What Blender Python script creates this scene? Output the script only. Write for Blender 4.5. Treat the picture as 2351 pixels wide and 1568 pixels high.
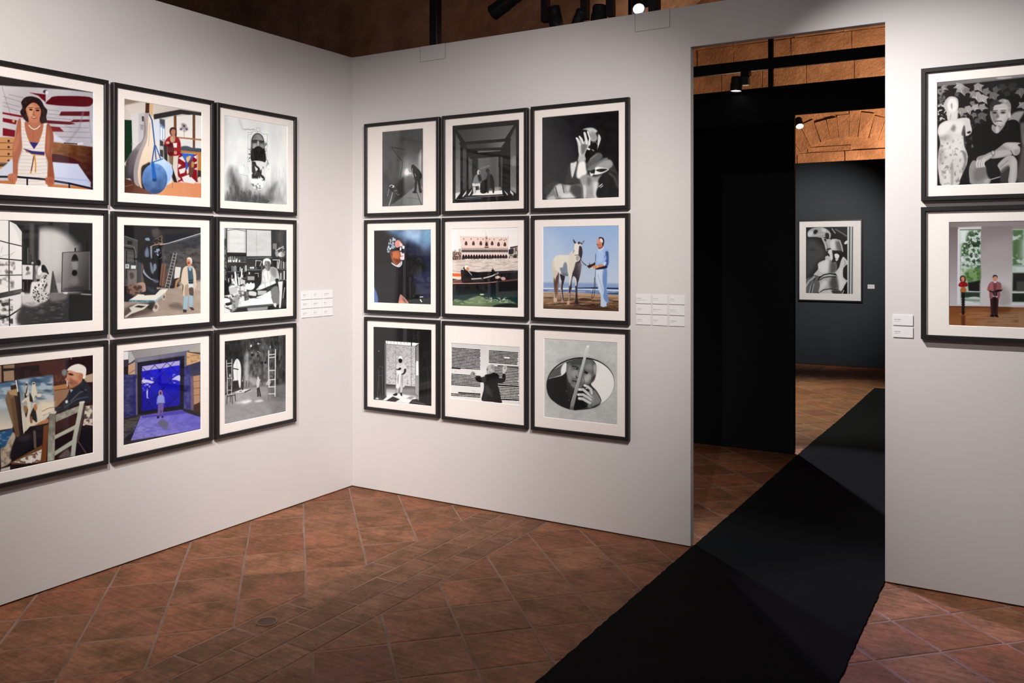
import bpy, bmesh, math, random
import numpy as np
from mathutils import Vector, Matrix

for o in list(bpy.data.objects): bpy.data.objects.remove(o)
scene = bpy.context.scene
C = scene.collection
random.seed(7)

# ================================================================= camera
IMG_W, IMG_H = 2351, 1568
FOCAL_PX, HORIZON, CX = 1982.0, 585.0, 1175.5
YAW = math.atan((2361 - CX) / FOCAL_PX)
CAM = Vector((4.059, -4.606, 1.620))
cd = bpy.data.cameras.new('camera'); cam = bpy.data.objects.new('camera', cd); C.objects.link(cam)
cd.sensor_fit = 'HORIZONTAL'; cd.sensor_width = 36.0
cd.lens = 36.0 * FOCAL_PX / IMG_W
cd.shift_y = -(IMG_H / 2 - HORIZON) / IMG_W
cd.clip_start, cd.clip_end = .05, 100
cam.location = CAM; cam.rotation_euler = (math.pi / 2, 0, YAW)
scene.camera = cam

# ================================================================= world, lamps of the hall, exposure
w = bpy.data.worlds.new('world'); scene.world = w; w.use_nodes = True
w.node_tree.nodes['Background'].inputs[0].default_value = (.8, .78, .85, 1)
w.node_tree.nodes['Background'].inputs[1].default_value = .004
def spot(name, loc, target, power, col, size, blend=.9, radius=.03):
    l = bpy.data.lights.new(name, 'SPOT'); l.energy = power; l.color = col; l.spot_size = math.radians(size); l.spot_blend = blend; l.shadow_soft_size = radius
    o = bpy.data.objects.new(name, l); C.objects.link(o); o.location = loc
    o.rotation_euler = (Vector(target) - Vector(loc)).to_track_quat('-Z', 'Y').to_euler(); return o
WARM = (1.0, .925, .875)
# track spotlights above and behind the camera, aimed at the pictures, and one added wide fill
spot('track_or_fill_lamp', (2.15, -4.0, 3.45), (0, -1.85, 1.38), 600, WARM, 72, 1.0, .016)
spot('track_or_fill_lamp', (2.7, -3.1, 3.4), (0, -.75, 1.00), 420, WARM, 52, 1.0, .016)
spot('track_or_fill_lamp', (3.75, -2.7, 3.4), (.95, 0, 1.15), 590, WARM, 57, 1.0, .016)
spot('track_or_fill_lamp', (3.3, -3.4, 3.4), (1.85, -.4, .75), 190, WARM, 90, 1.0, .016)  # added fill for the wall round the doorway and the foreground floor
spot('track_or_fill_lamp', (2.35, -1.55, 3.4), (4.05, 0, 1.55), 520, (1.0, .96, .925), 60, 1.0, .016)
# cool lamp of the passage behind the white wall, seen over its top edge; it shines through the doorway
spot('passage_lamp', (1.79, .885, 3.27), (4.05, -.62, 0), 470, (.60, .55, 1.0), 38, .7, .03)
spot('passage_lamp', (1.40, .930, 3.235), (2.72, -.22, 0), 330, (.80, .93, 1.0), 36, 1.0, .03)
# lamps of the rooms beyond
spot('passage_lamp', (1.95, 2.20, 2.93), (1.95, 1.2, 0), 40, (1.0, .93, .9), 50, .8, .03)
spot('room_lamp', (1.45, 4.25, 3.3), (3.0, 1.75, 0), 950, (.90, .90, 1.0), 34, .5, .03)
spot('room_lamp', (1.86, 5.44, 3.04), (1.25, 8.6, 1.55), 430, (1.0, .98, .95), 54, .8, .03)
spot('room_lamp', (.4, 4.9, 3.2), (1.5, 5.0, 0), 800, (.92, 1.0, .84), 72, .6, .04)
# warm floodlight standing behind the far panel, washing the old masonry
def area(name, loc, target, power, col, sx, sy):
    l = bpy.data.lights.new(name, 'AREA'); l.energy = power; l.color = col; l.shape = 'RECTANGLE'; l.size, l.size_y = sx, sy
    o = bpy.data.objects.new(name, l); C.objects.link(o); o.location = loc
    o.rotation_euler = (Vector(target) - Vector(loc)).to_track_quat('-Z', 'Y').to_euler(); return o
area('floodlight', (3.7, 8.95, 2.3), (2.0, 10.2, 4.1), 350, (1.0, .68, .42), .5, .25)
area('floodlight', (.6, 7.5, 2.6), (-1.0, 6.0, 5.2), 26, (1.0, .74, .52), .5, .25)  # added unseen uplight, without a fixture, to lift the brown vault
area('floodlight', (.35, 1.6, 2.9), (-1.4, 2.2, 4.2), 5, (1.0, .78, .62), .4, .2)  # weak extra uplight, also added out of sight to brighten the vault
vs = scene.view_settings
vs.view_transform = 'Standard'; vs.look = 'None'; vs.exposure = 0.0; vs.gamma = 1.0; vs.use_curve_mapping = False

# ================================================================= helpers
def s2l(c):
    c = c / 255.0
    return c / 12.92 if c <= .04045 else ((c + .055) / 1.055) ** 2.4
def srgb(r, g, b): return (s2l(r), s2l(g), s2l(b), 1)
def mat(name, col, rough=.6, spec=.3, metal=0.0):
    m = bpy.data.materials.new(name); m.use_nodes = True; b = m.node_tree.nodes['Principled BSDF']
    b.inputs['Base Color'].default_value = col; b.inputs['Roughness'].default_value = rough
    b.inputs['Specular IOR Level'].default_value = spec; b.inputs['Metallic'].default_value = metal
    return m
def node(m, t, **kw):
    n = m.node_tree.nodes.new(t)
    for k, v in kw.items(): setattr(n, k, v)
    return n
def link(m, a, b): m.node_tree.links.new(a, b)
def noise(m, scale, detail=4, rough=.6, vec=None):
    n = node(m, 'ShaderNodeTexNoise'); n.inputs['Scale'].default_value = scale; n.inputs['Detail'].default_value = detail; n.inputs['Roughness'].default_value = rough
    if vec is not None: link(m, vec, n.inputs['Vector'])
    return n
def ramp(m, src, stops):
    r = node(m, 'ShaderNodeValToRGB'); e = r.color_ramp.elements
    e[0].position, e[0].color = stops[0]; e[1].position, e[1].color = stops[-1]
    for p, c in stops[1:-1]: k = e.new(p); k.color = c
    link(m, src, r.inputs[0]); return r
def mix(m, fac, a, b, mode='MIX'):
    n = node(m, 'ShaderNodeMix', data_type='RGBA', blend_type=mode)
    if isinstance(fac, float): n.inputs[0].default_value = fac
    else: link(m, fac, n.inputs[0])
    for s, v in ((6, a), (7, b)):
        if isinstance(v, tuple): n.inputs[s].default_value = v
        else: link(m, v, n.inputs[s])
    return n.outputs[2]
def bump(m, height, strength, dist=.01):
    b = node(m, 'ShaderNodeBump'); b.inputs['Strength'].default_value = strength; b.inputs['Distance'].default_value = dist
    link(m, height, b.inputs['Height']); link(m, b.outputs[0], m.node_tree.nodes['Principled BSDF'].inputs['Normal']); return b
def setcol(m, sock): link(m, sock, m.node_tree.nodes['Principled BSDF'].inputs['Base Color'])

def mesh(name, verts, faces, material=None, smooth=False):
    me = bpy.data.meshes.new(name); me.from_pydata(verts, [], faces); me.update()
    if material: me.materials.append(material)
    if smooth:
        for p in me.polygons: p.use_smooth = True
    return me
def obj(name, me, parent=None, loc=(0, 0, 0), rot=(0, 0, 0)):
    o = bpy.data.objects.new(name, me); C.objects.link(o); o.location = loc; o.rotation_euler = rot
    if parent: o.parent = parent
    return o
def tag(o, label, cat, group=None):
    o['label'] = label; o['category'] = cat
    if group: o['group'] = group
    return o
def struct(o): o['kind'] = 'structure'; return o
def empty(name, loc=(0, 0, 0), rz=0): return obj(name, None, None, loc, (0, 0, rz))
class MB:
    def __init__(s): s.v, s.f = [], []
    def add(s, v, f):
        k = len(s.v); s.v += [tuple(p) for p in v]; s.f += [tuple(i + k for i in q) for q in f]
    def box(s, x0, y0, z0, x1, y1, z1):
        s.add([(x0, y0, z0), (x1, y0, z0), (x1, y1, z0), (x0, y1, z0), (x0, y0, z1), (x1, y0, z1), (x1, y1, z1), (x0, y1, z1)],
              [(0, 3, 2, 1), (4, 5, 6, 7), (0, 1, 5, 4), (1, 2, 6, 5), (2, 3, 7, 6), (3, 0, 4, 7)])
    def cbox(s, x0, y0, z0, x1, y1, z1, c):
        """box with its upright edges chamfered"""
        p = [(x0 + c, y0), (x1 - c, y0), (x1, y0 + c), (x1, y1 - c), (x1 - c, y1), (x0 + c, y1), (x0, y1 - c), (x0, y0 + c)]
        s.prism(p, z0, z1)
    def prism(s, p, z0, z1):
        n = len(p); s.add([(x, y, z0) for x, y in p] + [(x, y, z1) for x, y in p],
                          [tuple(range(n))[::-1], tuple(range(n, 2 * n))] + [(i, (i + 1) % n, n + (i + 1) % n, n + i) for i in range(n)])
    def lathe(s, prof, seg=24, axis='z', org=(0, 0, 0), caps=True):
        v, f = [], []
        for r, h in prof:
            for k in range(seg):
                a = 2 * math.pi * k / seg; v.append((r * math.cos(a), r * math.sin(a), h))
        n = len(prof)
        for i in range(n - 1):
            for k in range(seg): f.append((i * seg + k, i * seg + (k + 1) % seg, (i + 1) * seg + (k + 1) % seg, (i + 1) * seg + k))
        if caps: f.append(tuple(range(seg))[::-1]); f.append(tuple(range((n - 1) * seg, n * seg)))
        s.add([(x + org[0], y + org[1], z + org[2]) for x, y, z in v], f)
    def me(s, name, material, smooth=False): return mesh(name, s.v, s.f, material, smooth)
def auto_smooth(me, deg=35):
    bm = bmesh.new(); bm.from_mesh(me)
    for e in bm.edges:
        e.smooth = not (len(e.link_faces) == 2 and e.calc_face_angle(0) > math.radians(deg))
    for f in bm.faces: f.smooth = True
    bm.to_mesh(me); bm.free(); return me

# ================================================================= materials
def wall_paint(name, col, tint):
    m = mat(name, col, .62, .22); tc = node(m, 'ShaderNodeTexCoord')
    n = noise(m, 1.1, 3, .5, tc.outputs['Object']); r = ramp(m, n.outputs[0], [(.35, col), (.7, tint)]); setcol(m, r.outputs[0])
    f = noise(m, 220, 2, .5, tc.outputs['Object']); bump(m, f.outputs[0], .06, .002); return m
M_wall = wall_paint('grey_emulsion', (.60, .575, .575, 1), (.575, .55, .552, 1))
M_black = wall_paint('black_emulsion', (.0034, .0037, .0042, 1), (.0042, .0045, .0049, 1))
M_teal = wall_paint('dark_slate_emulsion', (.026, .0315, .037, 1), (.030, .036, .041, 1))
M_seam = mat('seam_shadow_gap', (.22, .21, .21, 1), .8)
def plaster(name, base, dark, light):
    m = mat(name, base, .9, .1); tc = node(m, 'ShaderNodeTexCoord'); v = tc.outputs['Object']
    a = noise(m, .55, 6, .65, v); b = noise(m, 3.2, 6, .7, v); c = noise(m, 22, 5, .7, v)
    r1 = ramp(m, a.outputs[0], [(.32, dark), (.52, base), (.7, light)]); r2 = ramp(m, b.outputs[0], [(.3, (.55, .52, .5, 1)), (.62, (1, 1, 1, 1))])
    setcol(m, mix(m, .8, r1.outputs[0], r2.outputs[0], 'MULTIPLY'))
    h = node(m, 'ShaderNodeMath', operation='ADD'); link(m, b.outputs[0], h.inputs[0]); link(m, c.outputs[0], h.inputs[1]); bump(m, h.outputs[0], .45, .03); return m
M_plaster = plaster('old_ochre_plaster', (.36, .195, .115, 1), (.22, .115, .07, 1), (.44, .26, .16, 1))
M_vault = plaster('old_brown_vault_plaster', (.210, .138, .110, 1), (.100, .066, .054, 1), (.275, .190, .155, 1))
def tile_mat(name, stops, dirt, scale=5.):
    m = mat(name, stops[0][1], .5, .2); tc = node(m, 'ShaderNodeTexCoord'); oi = node(m, 'ShaderNodeObjectInfo'); at = node(m, 'ShaderNodeAttribute', attribute_name='tile_random')
    ad = node(m, 'ShaderNodeMath', operation='ADD'); link(m, oi.outputs['Random'], ad.inputs[0]); link(m, at.outputs['Fac'], ad.inputs[1])
    fr = node(m, 'ShaderNodeMath', operation='FRACT'); link(m, ad.outputs[0], fr.inputs[0])
    r = ramp(m, fr.outputs[0], stops)
    off = node(m, 'ShaderNodeVectorMath', operation='MULTIPLY_ADD'); cmb = node(m, 'ShaderNodeCombineXYZ')
    for i in range(3): link(m, fr.outputs[0], cmb.inputs[i])
    off.inputs[1].default_value = (37, 53, 71); link(m, cmb.outputs[0], off.inputs[0]); link(m, tc.outputs['Object'], off.inputs[2])
    a = noise(m, scale, 5, .65, off.outputs[0]); b = noise(m, scale * 7, 6, .7, off.outputs[0])
    str_ = node(m, 'ShaderNodeMapping'); str_.inputs['Scale'].default_value = (4, 42, 1); str_.inputs['Rotation'].default_value = (0, 0, math.radians(45)); link(m, off.outputs[0], str_.inputs['Vector']); sn = noise(m, 1.3, 4, .6, str_.outputs[0])
    ra = ramp(m, a.outputs[0], [(.40, (0, 0, 0, 1)), (.66, (1, 1, 1, 1))]); c1 = mix(m, ra.outputs[0], r.outputs[0], dirt)
    rb = ramp(m, b.outputs[0], [(.32, (.60, .57, .55, 1)), (.66, (1.14, 1.12, 1.1, 1))]); c2 = mix(m, .85, c1, rb.outputs[0], 'MULTIPLY')
    rs = ramp(m, sn.outputs[0], [(.35, (.66, .64, .62, 1)), (.65, (1.14, 1.14, 1.14, 1))]); setcol(m, mix(m, .75, c2, rs.outputs[0], 'MULTIPLY'))
    rr = ramp(m, a.outputs[0], [(.3, (.42, .42, .42, 1)), (.75, (.68, .68, .68, 1))]); link(m, rr.outputs[0], m.node_tree.nodes['Principled BSDF'].inputs['Roughness'])
    bump(m, b.outputs[0], .35, .004); return m
M_tile = tile_mat('terracotta_tile', [(0, (.235, .074, .034, 1)), (.2, (.300, .112, .052, 1)), (.4, (.180, .056, .028, 1)), (.6, (.330, .140, .072, 1)), (.8, (.215, .088, .040, 1)), (1, (.270, .096, .048, 1))], (.140, .068, .030, 1))
M_brick = tile_mat('worn_terracotta_brick', [(0, (.205, .088, .042, 1)), (.4, (.240, .106, .053, 1)), (.7, (.170, .071, .036, 1)), (1, (.220, .096, .051, 1))], (.128, .066, .034, 1), 7.)
def grout():
    m = mat('lime_grout', (.26, .165, .13, 1), .9, .1); tc = node(m, 'ShaderNodeTexCoord'); a = noise(m, 3, 5, .7, tc.outputs['Object']); b = noise(m, 60, 4, .7, tc.outputs['Object'])
    r = ramp(m, a.outputs[0], [(.3, (.150, .090, .068, 1)), (.7, (.270, .172, .136, 1))]); setcol(m, r.outputs[0]); bump(m, b.outputs[0], .5, .003); return m
M_grout = grout()
def carpet_mat():
    m = mat('black_felt_carpet', (.008, .008, .010, 1), 1.0, .05); tc = node(m, 'ShaderNodeTexCoord'); a = noise(m, 420, 3, .7, tc.outputs['Object']); b = noise(m, 2.2, 4, .6, tc.outputs['Object'])
    r = ramp(m, a.outputs[0], [(.3, (.0011, .0011, .0013, 1)), (.75, (.0036, .0036, .0042, 1))]); r2 = ramp(m, b.outputs[0], [(.35, (.8, .8, .8, 1)), (.75, (1.35, 1.35, 1.35, 1))]); setcol(m, mix(m, 1.0, r.outputs[0], r2.outputs[0], 'MULTIPLY'))
    s = m.node_tree.nodes['Principled BSDF']; s.inputs['Sheen Weight'].default_value = .012; s.inputs['Sheen Roughness'].default_value = .6; bump(m, a.outputs[0], .5, .003); return m
M_carpet = carpet_mat()
def wood_black():
    m = mat('black_stained_wood', (.0105, .0098, .0100, 1), .42, .35); tc = node(m, 'ShaderNodeTexCoord'); mp = node(m, 'ShaderNodeMapping'); mp.inputs['Scale'].default_value = (4, 60, 60); link(m, tc.outputs['Object'], mp.inputs['Vector']); a = noise(m, 3, 4, .6, mp.outputs[0])
    r = ramp(m, a.outputs[0], [(.3, (.008, .0075, .0078, 1)), (.7, (.016, .0148, .0150, 1))]); setcol(m, r.outputs[0]); return m
M_frame = wood_black()
def paper(name, col):
    m = mat(name, col, .75, .15); tc = node(m, 'ShaderNodeTexCoord'); a = noise(m, 9, 3, .5, tc.outputs['Object']); r = ramp(m, a.outputs[0], [(.3, col), (.7, tuple(c * .985 for c in col[:3]) + (1,))]); setcol(m, r.outputs[0]); return m
M_mat = paper('ivory_mat_board', (.82, .785, .765, 1)); M_bevel = paper('white_mat_core', (.88, .87, .86, 1)); M_card = paper('white_card', (.70, .70, .715, 1)); M_ink = mat('grey_print_ink', (.10, .10, .105, 1), .7); M_ink2 = mat('pale_print_ink', (.33, .33, .34, 1), .7)
M_metal = mat('matt_black_steel', (.010, .010, .011, 1), .45, .4); M_grey = mat('dark_grey_lamp_body', (.050, .050, .054, 1), .4, .5); M_rim = mat('polished_lamp_rim', (.55, .56, .6, 1), .18, .5, 1.0)
def glass():
    m = bpy.data.materials.new('picture_glass'); m.use_nodes = True; nt = m.node_tree; nt.nodes.clear()
    o = nt.nodes.new('ShaderNodeOutputMaterial'); t = nt.nodes.new('ShaderNodeBsdfTransparent'); g = nt.nodes.new('ShaderNodeBsdfGlossy'); g.inputs['Roughness'].default_value = .02
    x = nt.nodes.new('ShaderNodeMixShader'); t.inputs[0].default_value = (.99, .988, .985, 1)
    lw = nt.nodes.new('ShaderNodeLayerWeight'); lw.inputs[0].default_value = .5; pw = nt.nodes.new('ShaderNodeMath'); pw.operation = 'POWER'; pw.inputs[1].default_value = 5.0; f = nt.nodes.new('ShaderNodeMath'); f.operation = 'MULTIPLY_ADD'; f.inputs[1].default_value = .9; f.inputs[2].default_value = .018
    nt.links.new(lw.outputs['Facing'], pw.inputs[0]); nt.links.new(pw.outputs[0], f.inputs[0])
    nt.links.new(f.outputs[0], x.inputs[0]); nt.links.new(t.outputs[0], x.inputs[1]); nt.links.new(g.outputs[0], x.inputs[2]); nt.links.new(x.outputs[0], o.inputs[0]); return m
M_glass = glass()
def glow(name, col, st):
    m = bpy.data.materials.new(name); m.use_nodes = True; nt = m.node_tree; nt.nodes.clear(); o = nt.nodes.new('ShaderNodeOutputMaterial'); e = nt.nodes.new('ShaderNodeEmission')
    e.inputs[0].default_value = col; e.inputs[1].default_value = st; nt.links.new(e.outputs[0], o.inputs[0]); return m

# ================================================================= setting: walls
H = 3.0
DX0, DX1, DH = 2.455, 3.452, 2.770            # doorway in the back wall
TH = .05
BASE = .006
def slab(name, boxes, material):
    b = MB()
    for q in boxes: b.box(*q)
    o = struct(obj(name, b.me(name, material))); bv = o.modifiers.new('bevel', 'BEVEL'); bv.width = .0018; bv.segments = 1; bv.limit_method = 'ANGLE'; return o
def wall_with_door(name, x0, x1, dx0, dx1, dh, y0, y1, h, material):
    """one solid panel wall with a doorway cut in it"""
    P = [(x0, BASE), (dx0, BASE), (dx0, dh), (dx1, dh), (dx1, BASE), (x1, BASE), (x1, h), (x0, h)]
    n = len(P); v = [(x, y0, z) for x, z in P] + [(x, y1, z) for x, z in P]
    cap = [(0, 1, 2, 7), (2, 3, 6, 7), (3, 4, 5, 6)]
    f = cap + [tuple(i + n for i in q[::-1]) for q in cap] + [((i + 1) % n, i, n + i, n + (i + 1) % n) for i in range(n)]
    me = mesh(name, v, f, material); bm = bmesh.new(); bm.from_mesh(me); bmesh.ops.recalc_face_normals(bm, faces=bm.faces); bm.to_mesh(me); bm.free()
    o = struct(obj(name, me)); bv = o.modifiers.new('bevel', 'BEVEL'); bv.width = .0018; bv.segments = 1; bv.limit_method = 'ANGLE'; return o
wall_left = slab('wall_left', [(-TH, -6.6, BASE, 0, TH, H)], M_wall)
wall_back = wall_with_door('wall_back', 0, 6.6, DX0, DX1, DH, 0, TH, H, M_wall)
wall_right = slab('wall_right', [(6.6, -6.6, BASE, 6.6 + TH, TH, H)], M_wall)
wall_front = slab('wall_front', [(-TH, -6.6 - TH, BASE, 6.65, -6.6, H)], M_wall)
wall_middle = wall_with_door('wall_middle', -1.2, 6.6, 2.430, 3.430, 2.757, 2.57, 2.62, H, M_black)
wall_far = slab('wall_far', [(-.6, 8.63, BASE, 6.4, 8.68, 2.985)], M_teal)
# flush covers let into the top edge of the back wall, with a hairline joint round each
for x0, x1, z0 in ((.595, .797, 2.901), (2.128, 2.333, 2.897)):
    b = MB(); b.box(x0, -.0012, z0, x1, .0, H)
    c = obj('access_cover', b.me('access_cover', M_wall), wall_back)
    b = MB(); g = .0022
    b.box(x0 - g, -.0016, z0 - g, x0, .0, H); b.box(x1, -.0016, z0 - g, x1 + g, .0, H); b.box(x0, -.0016, z0 - g, x1, .0, z0)
    obj('joint', b.me('joint', M_seam), c)
# ================================================================= setting: the old building round the panels
def grid_surface(name, fn, nu, nv, material, amp=.02, seed=1, smooth=True):
    r = random.Random(seed); v, f = [], []
    for i in range(nu + 1):
        for j in range(nv + 1):
            x, y, z = fn(i / nu, j / nv); v.append((x + r.uniform(-amp, amp), y + r.uniform(-amp, amp), z + r.uniform(-amp, amp)))
    for i in range(nu):
        for j in range(nv): a = i * (nv + 1) + j; f.append((a, a + nv + 1, a + nv + 2, a + 1))
    return mesh(name, v, f, material, smooth)
XA, XB, YA, YB, SPR = -2.5, 8.6, -7.6, 10.2, 3.4
struct(obj('wall_masonry', grid_surface('wall_masonry', lambda u, t: (XA, YA + (YB - YA) * u, -.02 + (SPR + .02) * t), 40, 8, M_vault, .015, 2)))
struct(obj('wall_opposite', grid_surface('wall_opposite', lambda u, t: (XB, YB + (YA - YB) * u, -.02 + (SPR + .02) * t), 40, 8, M_vault, .015, 3)))
def vault(u, t):
    a = math.pi * t; return ((XA + XB) / 2 - (XB - XA) / 2 * math.cos(a), YA + (YB - YA) * u, SPR + 3.9 * math.sin(a))
struct(obj('ceiling', grid_surface('ceiling', vault, 44, 36, M_vault, .02, 4)))
struct(obj('wall_entrance', mesh('wall_entrance', [(XA, YA, 0), (XB, YA, 0), (XB, YA, 7.5), (XA, YA, 7.5)], [(0, 1, 2, 3)], M_vault)))
wall_end = struct(obj('wall_end', grid_surface('wall_end', lambda u, t: (XA + (XB - XA) * u, YB + .06, 8 * t), 60, 48, M_plaster, .012, 5)))
# the relieving arch: wedge stones standing a little proud of the plaster, and long blocks under it
AX, AZ, AR0, AR1 = 1.52, 2.155, 1.38, 1.76
rs = random.Random(11)
def stone(q, y0, name='arch_stone'):
    """four-cornered stone in the plane of the end wall: chamfered front"""
    cx = sum(p[0] for p in q) / len(q); cz = sum(p[1] for p in q) / len(q); n = len(q)
    v = [(x, YB + .07, z) for x, z in q] + [(x, y0 + .004, z) for x, z in q] + [(cx + (x - cx) * .993 + rs.uniform(-.006, .006), y0 + rs.uniform(-.006, .006), cz + (z - cz) * .993) for x, z in q]
    f = [(i, (i + 1) % n, n + (i + 1) % n, n + i) for i in range(n)] + [(n + i, n + (i + 1) % n, 2 * n + (i + 1) % n, 2 * n + i) for i in range(n)] + [tuple(range(2 * n, 3 * n))]
    me = mesh(name, v, f, M_plaster); bm = bmesh.new(); bm.from_mesh(me); bmesh.ops.recalc_face_normals(bm, faces=bm.faces); bm.to_mesh(me); bm.free()
    return obj(name, me, wall_end)
a = math.radians(141)
while a > math.radians(45):
    d = math.radians(rs.uniform(5.2, 8.2)); g = .006
    p = lambda r, t: (AX + r * math.cos(t), AZ + r * math.sin(t))
    r1 = AR1 + rs.uniform(-.05, .14)
    stone([p(AR0, a - g / 2), p(r1, a - g / 3), p(r1, a - d + g / 3), p(AR0, a - d + g / 2)], YB + .044 - rs.uniform(0, .008)); a -= d
x = .1
while x < 4.2:
    wd = rs.uniform(.45, .8); stone([(x, 3.02), (x + wd - .012, 3.02), (x + wd - .012, 3.31), (x, 3.31)], YB + .046 - rs.uniform(0, .006), 'wall_block'); x += wd
x = -.5
while x < 3.4:
    wd = rs.uniform(.5, .9)
    if abs(x + wd / 2 - AX) < .3: stone([(x, 3.322), (x + wd - .014, 3.322), (x + wd - .014, 3.40), (x, 3.40)], YB + .045 - rs.uniform(0, .008), 'wall_block')
    x += wd
for row in range(4):
    x = -1.4 + rs.uniform(0, .5); z0 = 4.0 + row * .42
    while x < 5.5:
        wd = rs.uniform(.55, 1.05); stone([(x, z0), (x + wd - .010, z0 + rs.uniform(-.01, .01)), (x + wd - .010, z0 + .41), (x, z0 + .41)], YB + .050 - rs.uniform(0, .005), 'wall_block'); x += wd

# ================================================================= setting: floor
S2 = .2203                                     # half diagonal of one tile
XR, XL, Y0 = 1.552, 1.090, -1.122              # edges of the brick band, phase of the tile lattice
def to_px(p):
    d = Vector(p) - CAM; f = Vector((-math.sin(YAW), math.cos(YAW), 0)); r = Vector((math.cos(YAW), math.sin(YAW), 0)); t = d.dot(f)
    return (CX + FOCAL_PX * d.dot(r) / t, HORIZON - FOCAL_PX * d.z / t) if t > .1 else None
floor = struct(obj('floor', mesh('floor', [(XA - .2, YA - .2, -.0026), (XB + .2, YA - .2, -.0026), (XB + .2, YB + .3, -.0026), (XA - .2, YB + .3, -.0026)], [(0, 1, 2, 3)], M_grout)))
def chamfered(outline, r, ch=.0045, deep=.014):
    n = len(outline); cx = sum(p[0] for p in outline) / n; cy = sum(p[1] for p in outline) / n
    def inset(k): return [(cx + (x - cx) * (1 - k / max(.02, math.hypot(x - cx, y - cy))), cy + (y - cy) * (1 - k / max(.02, math.hypot(x - cx, y - cy)))) for x, y in outline]
    i1 = inset(ch * 1.2)
    v = [(x, y, -deep) for x, y in outline] + [(x, y, -.0022) for x, y in outline] + [(x, y, r.uniform(-.0007, .0004)) for x, y in i1]
    f = [(i, (i + 1) % n, n + (i + 1) % n, n + i) for i in range(n)] + [(n + i, n + (i + 1) % n, 2 * n + (i + 1) % n, 2 * n + i) for i in range(n)] + [tuple(range(2 * n, 3 * n))]
    return v, f
def wob(pts, r, k=1, amp=.0016):
    """polygon with a point in the middle of each side, each moved a little"""
    out = []
    for i, (x, y) in enumerate(pts):
        X, Y = pts[(i + 1) % len(pts)]; out.append((x + r.uniform(-amp, amp), y + r.uniform(-amp, amp))); out.append(((x + X) / 2 + r.uniform(-amp, amp), (y + Y) / 2 + r.uniform(-amp, amp)))
    return out
rt = random.Random(5); J = .0078
d0 = S2 - J
TILES = [mesh('floor_tile', *chamfered(wob([(d0, 0), (0, d0), (-d0, 0), (0, -d0)], rt), rt), M_tile) for _ in range(8)]
HALF_R = [mesh('floor_tile', *chamfered(wob([(d0, 0), (J * .6, d0 - J * .6), (J * .6, -d0 + J * .6)], rt), rt), M_tile) for _ in range(3)]
HALF_L = [mesh('floor_tile', *chamfered(wob([(-d0, 0), (-J * .6, -d0 + J * .6), (-J * .6, d0 - J * .6)], rt), rt), M_tile) for _ in range(3)]
bw = (XR - XL) / 3; BL = .308; jb = .0050
BRICKS = [mesh('brick', *chamfered(wob([(-bw / 2 + jb, -BL / 2 + jb), (bw / 2 - jb, -BL / 2 + jb), (bw / 2 - jb, BL / 2 - jb), (-bw / 2 + jb, BL / 2 - jb)], rt, 1, .001), rt), M_brick) for _ in range(5)]
near, rest = [], []
def place(kind, meshes, x, y):
    px = to_px((x, y, 0)); vis = px and -160 < px[0] < IMG_W + 160 and 700 < px[1] < IMG_H + 160
    hid = x < -.25 or x > 6.7 or y < -6.7
    if y > .3 and not (1.4 < x < 3.9): vis = False
    if y > 2.5: vis = False
    if .0 < y <= .3 and x < 2.2: vis = False
    if not hid: (near if vis else rest).append((kind, rt.choice(meshes), x, y))
nrow = int((YB - YA) / S2) + 4
for j in range(-28, 54):
    y = Y0 + j * S2
    if y < -6.6 or y > 10.1: continue
    for i in range(0, 24):
        if (i + j) % 2: place('floor_tile', TILES if i else HALF_R, XR + i * S2, y)
    for i in range(0, 7):
        if (i + j) % 2: place('floor_tile', TILES if i else HALF_L, XL - i * S2, y)
for k in range(3):
    y = -1.385 - .308 * 17 + (.0, .154, .0)[k] + .154
    while y < 10: place('brick', BRICKS, XL + bw * (k + .5), y); y += BL
near.sort(key=lambda q: math.hypot(q[2] - CAM.x, q[3] - CAM.y))
keep, cnt = [], {'floor_tile': 0, 'brick': 0}
for q in near:
    if cnt[q[0]] < 295: cnt[q[0]] += 1; keep.append(q)
    else: rest.append(q)
for kind, me, x, y in keep:
    obj(kind, me, floor, (x, y, rt.uniform(-.0008, .0008)), (rt.uniform(-.0035, .0035), rt.uniform(-.0035, .0035), 0))
V, F, RN, MI = [], [], [], []
for kind, me, x, y in rest:
    k = len(V); z = rt.uniform(-.0008, .0008); rnd = rt.random(); V += [(v.co.x + x, v.co.y + y, v.co.z + z) for v in me.vertices]
    for p in me.polygons: F.append(tuple(i + k for i in p.vertices)); RN.append(rnd); MI.append(1 if kind == 'brick' else 0)
me = mesh('tile_field', V, F, M_tile); me.materials.append(M_brick); at = me.attributes.new('tile_random', 'FLOAT', 'FACE'); at.data.foreach_set('value', RN); me.polygons.foreach_set('material_index', MI)
tf = obj('tile_field', me, floor); tf['kind'] = 'stuff'

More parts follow.
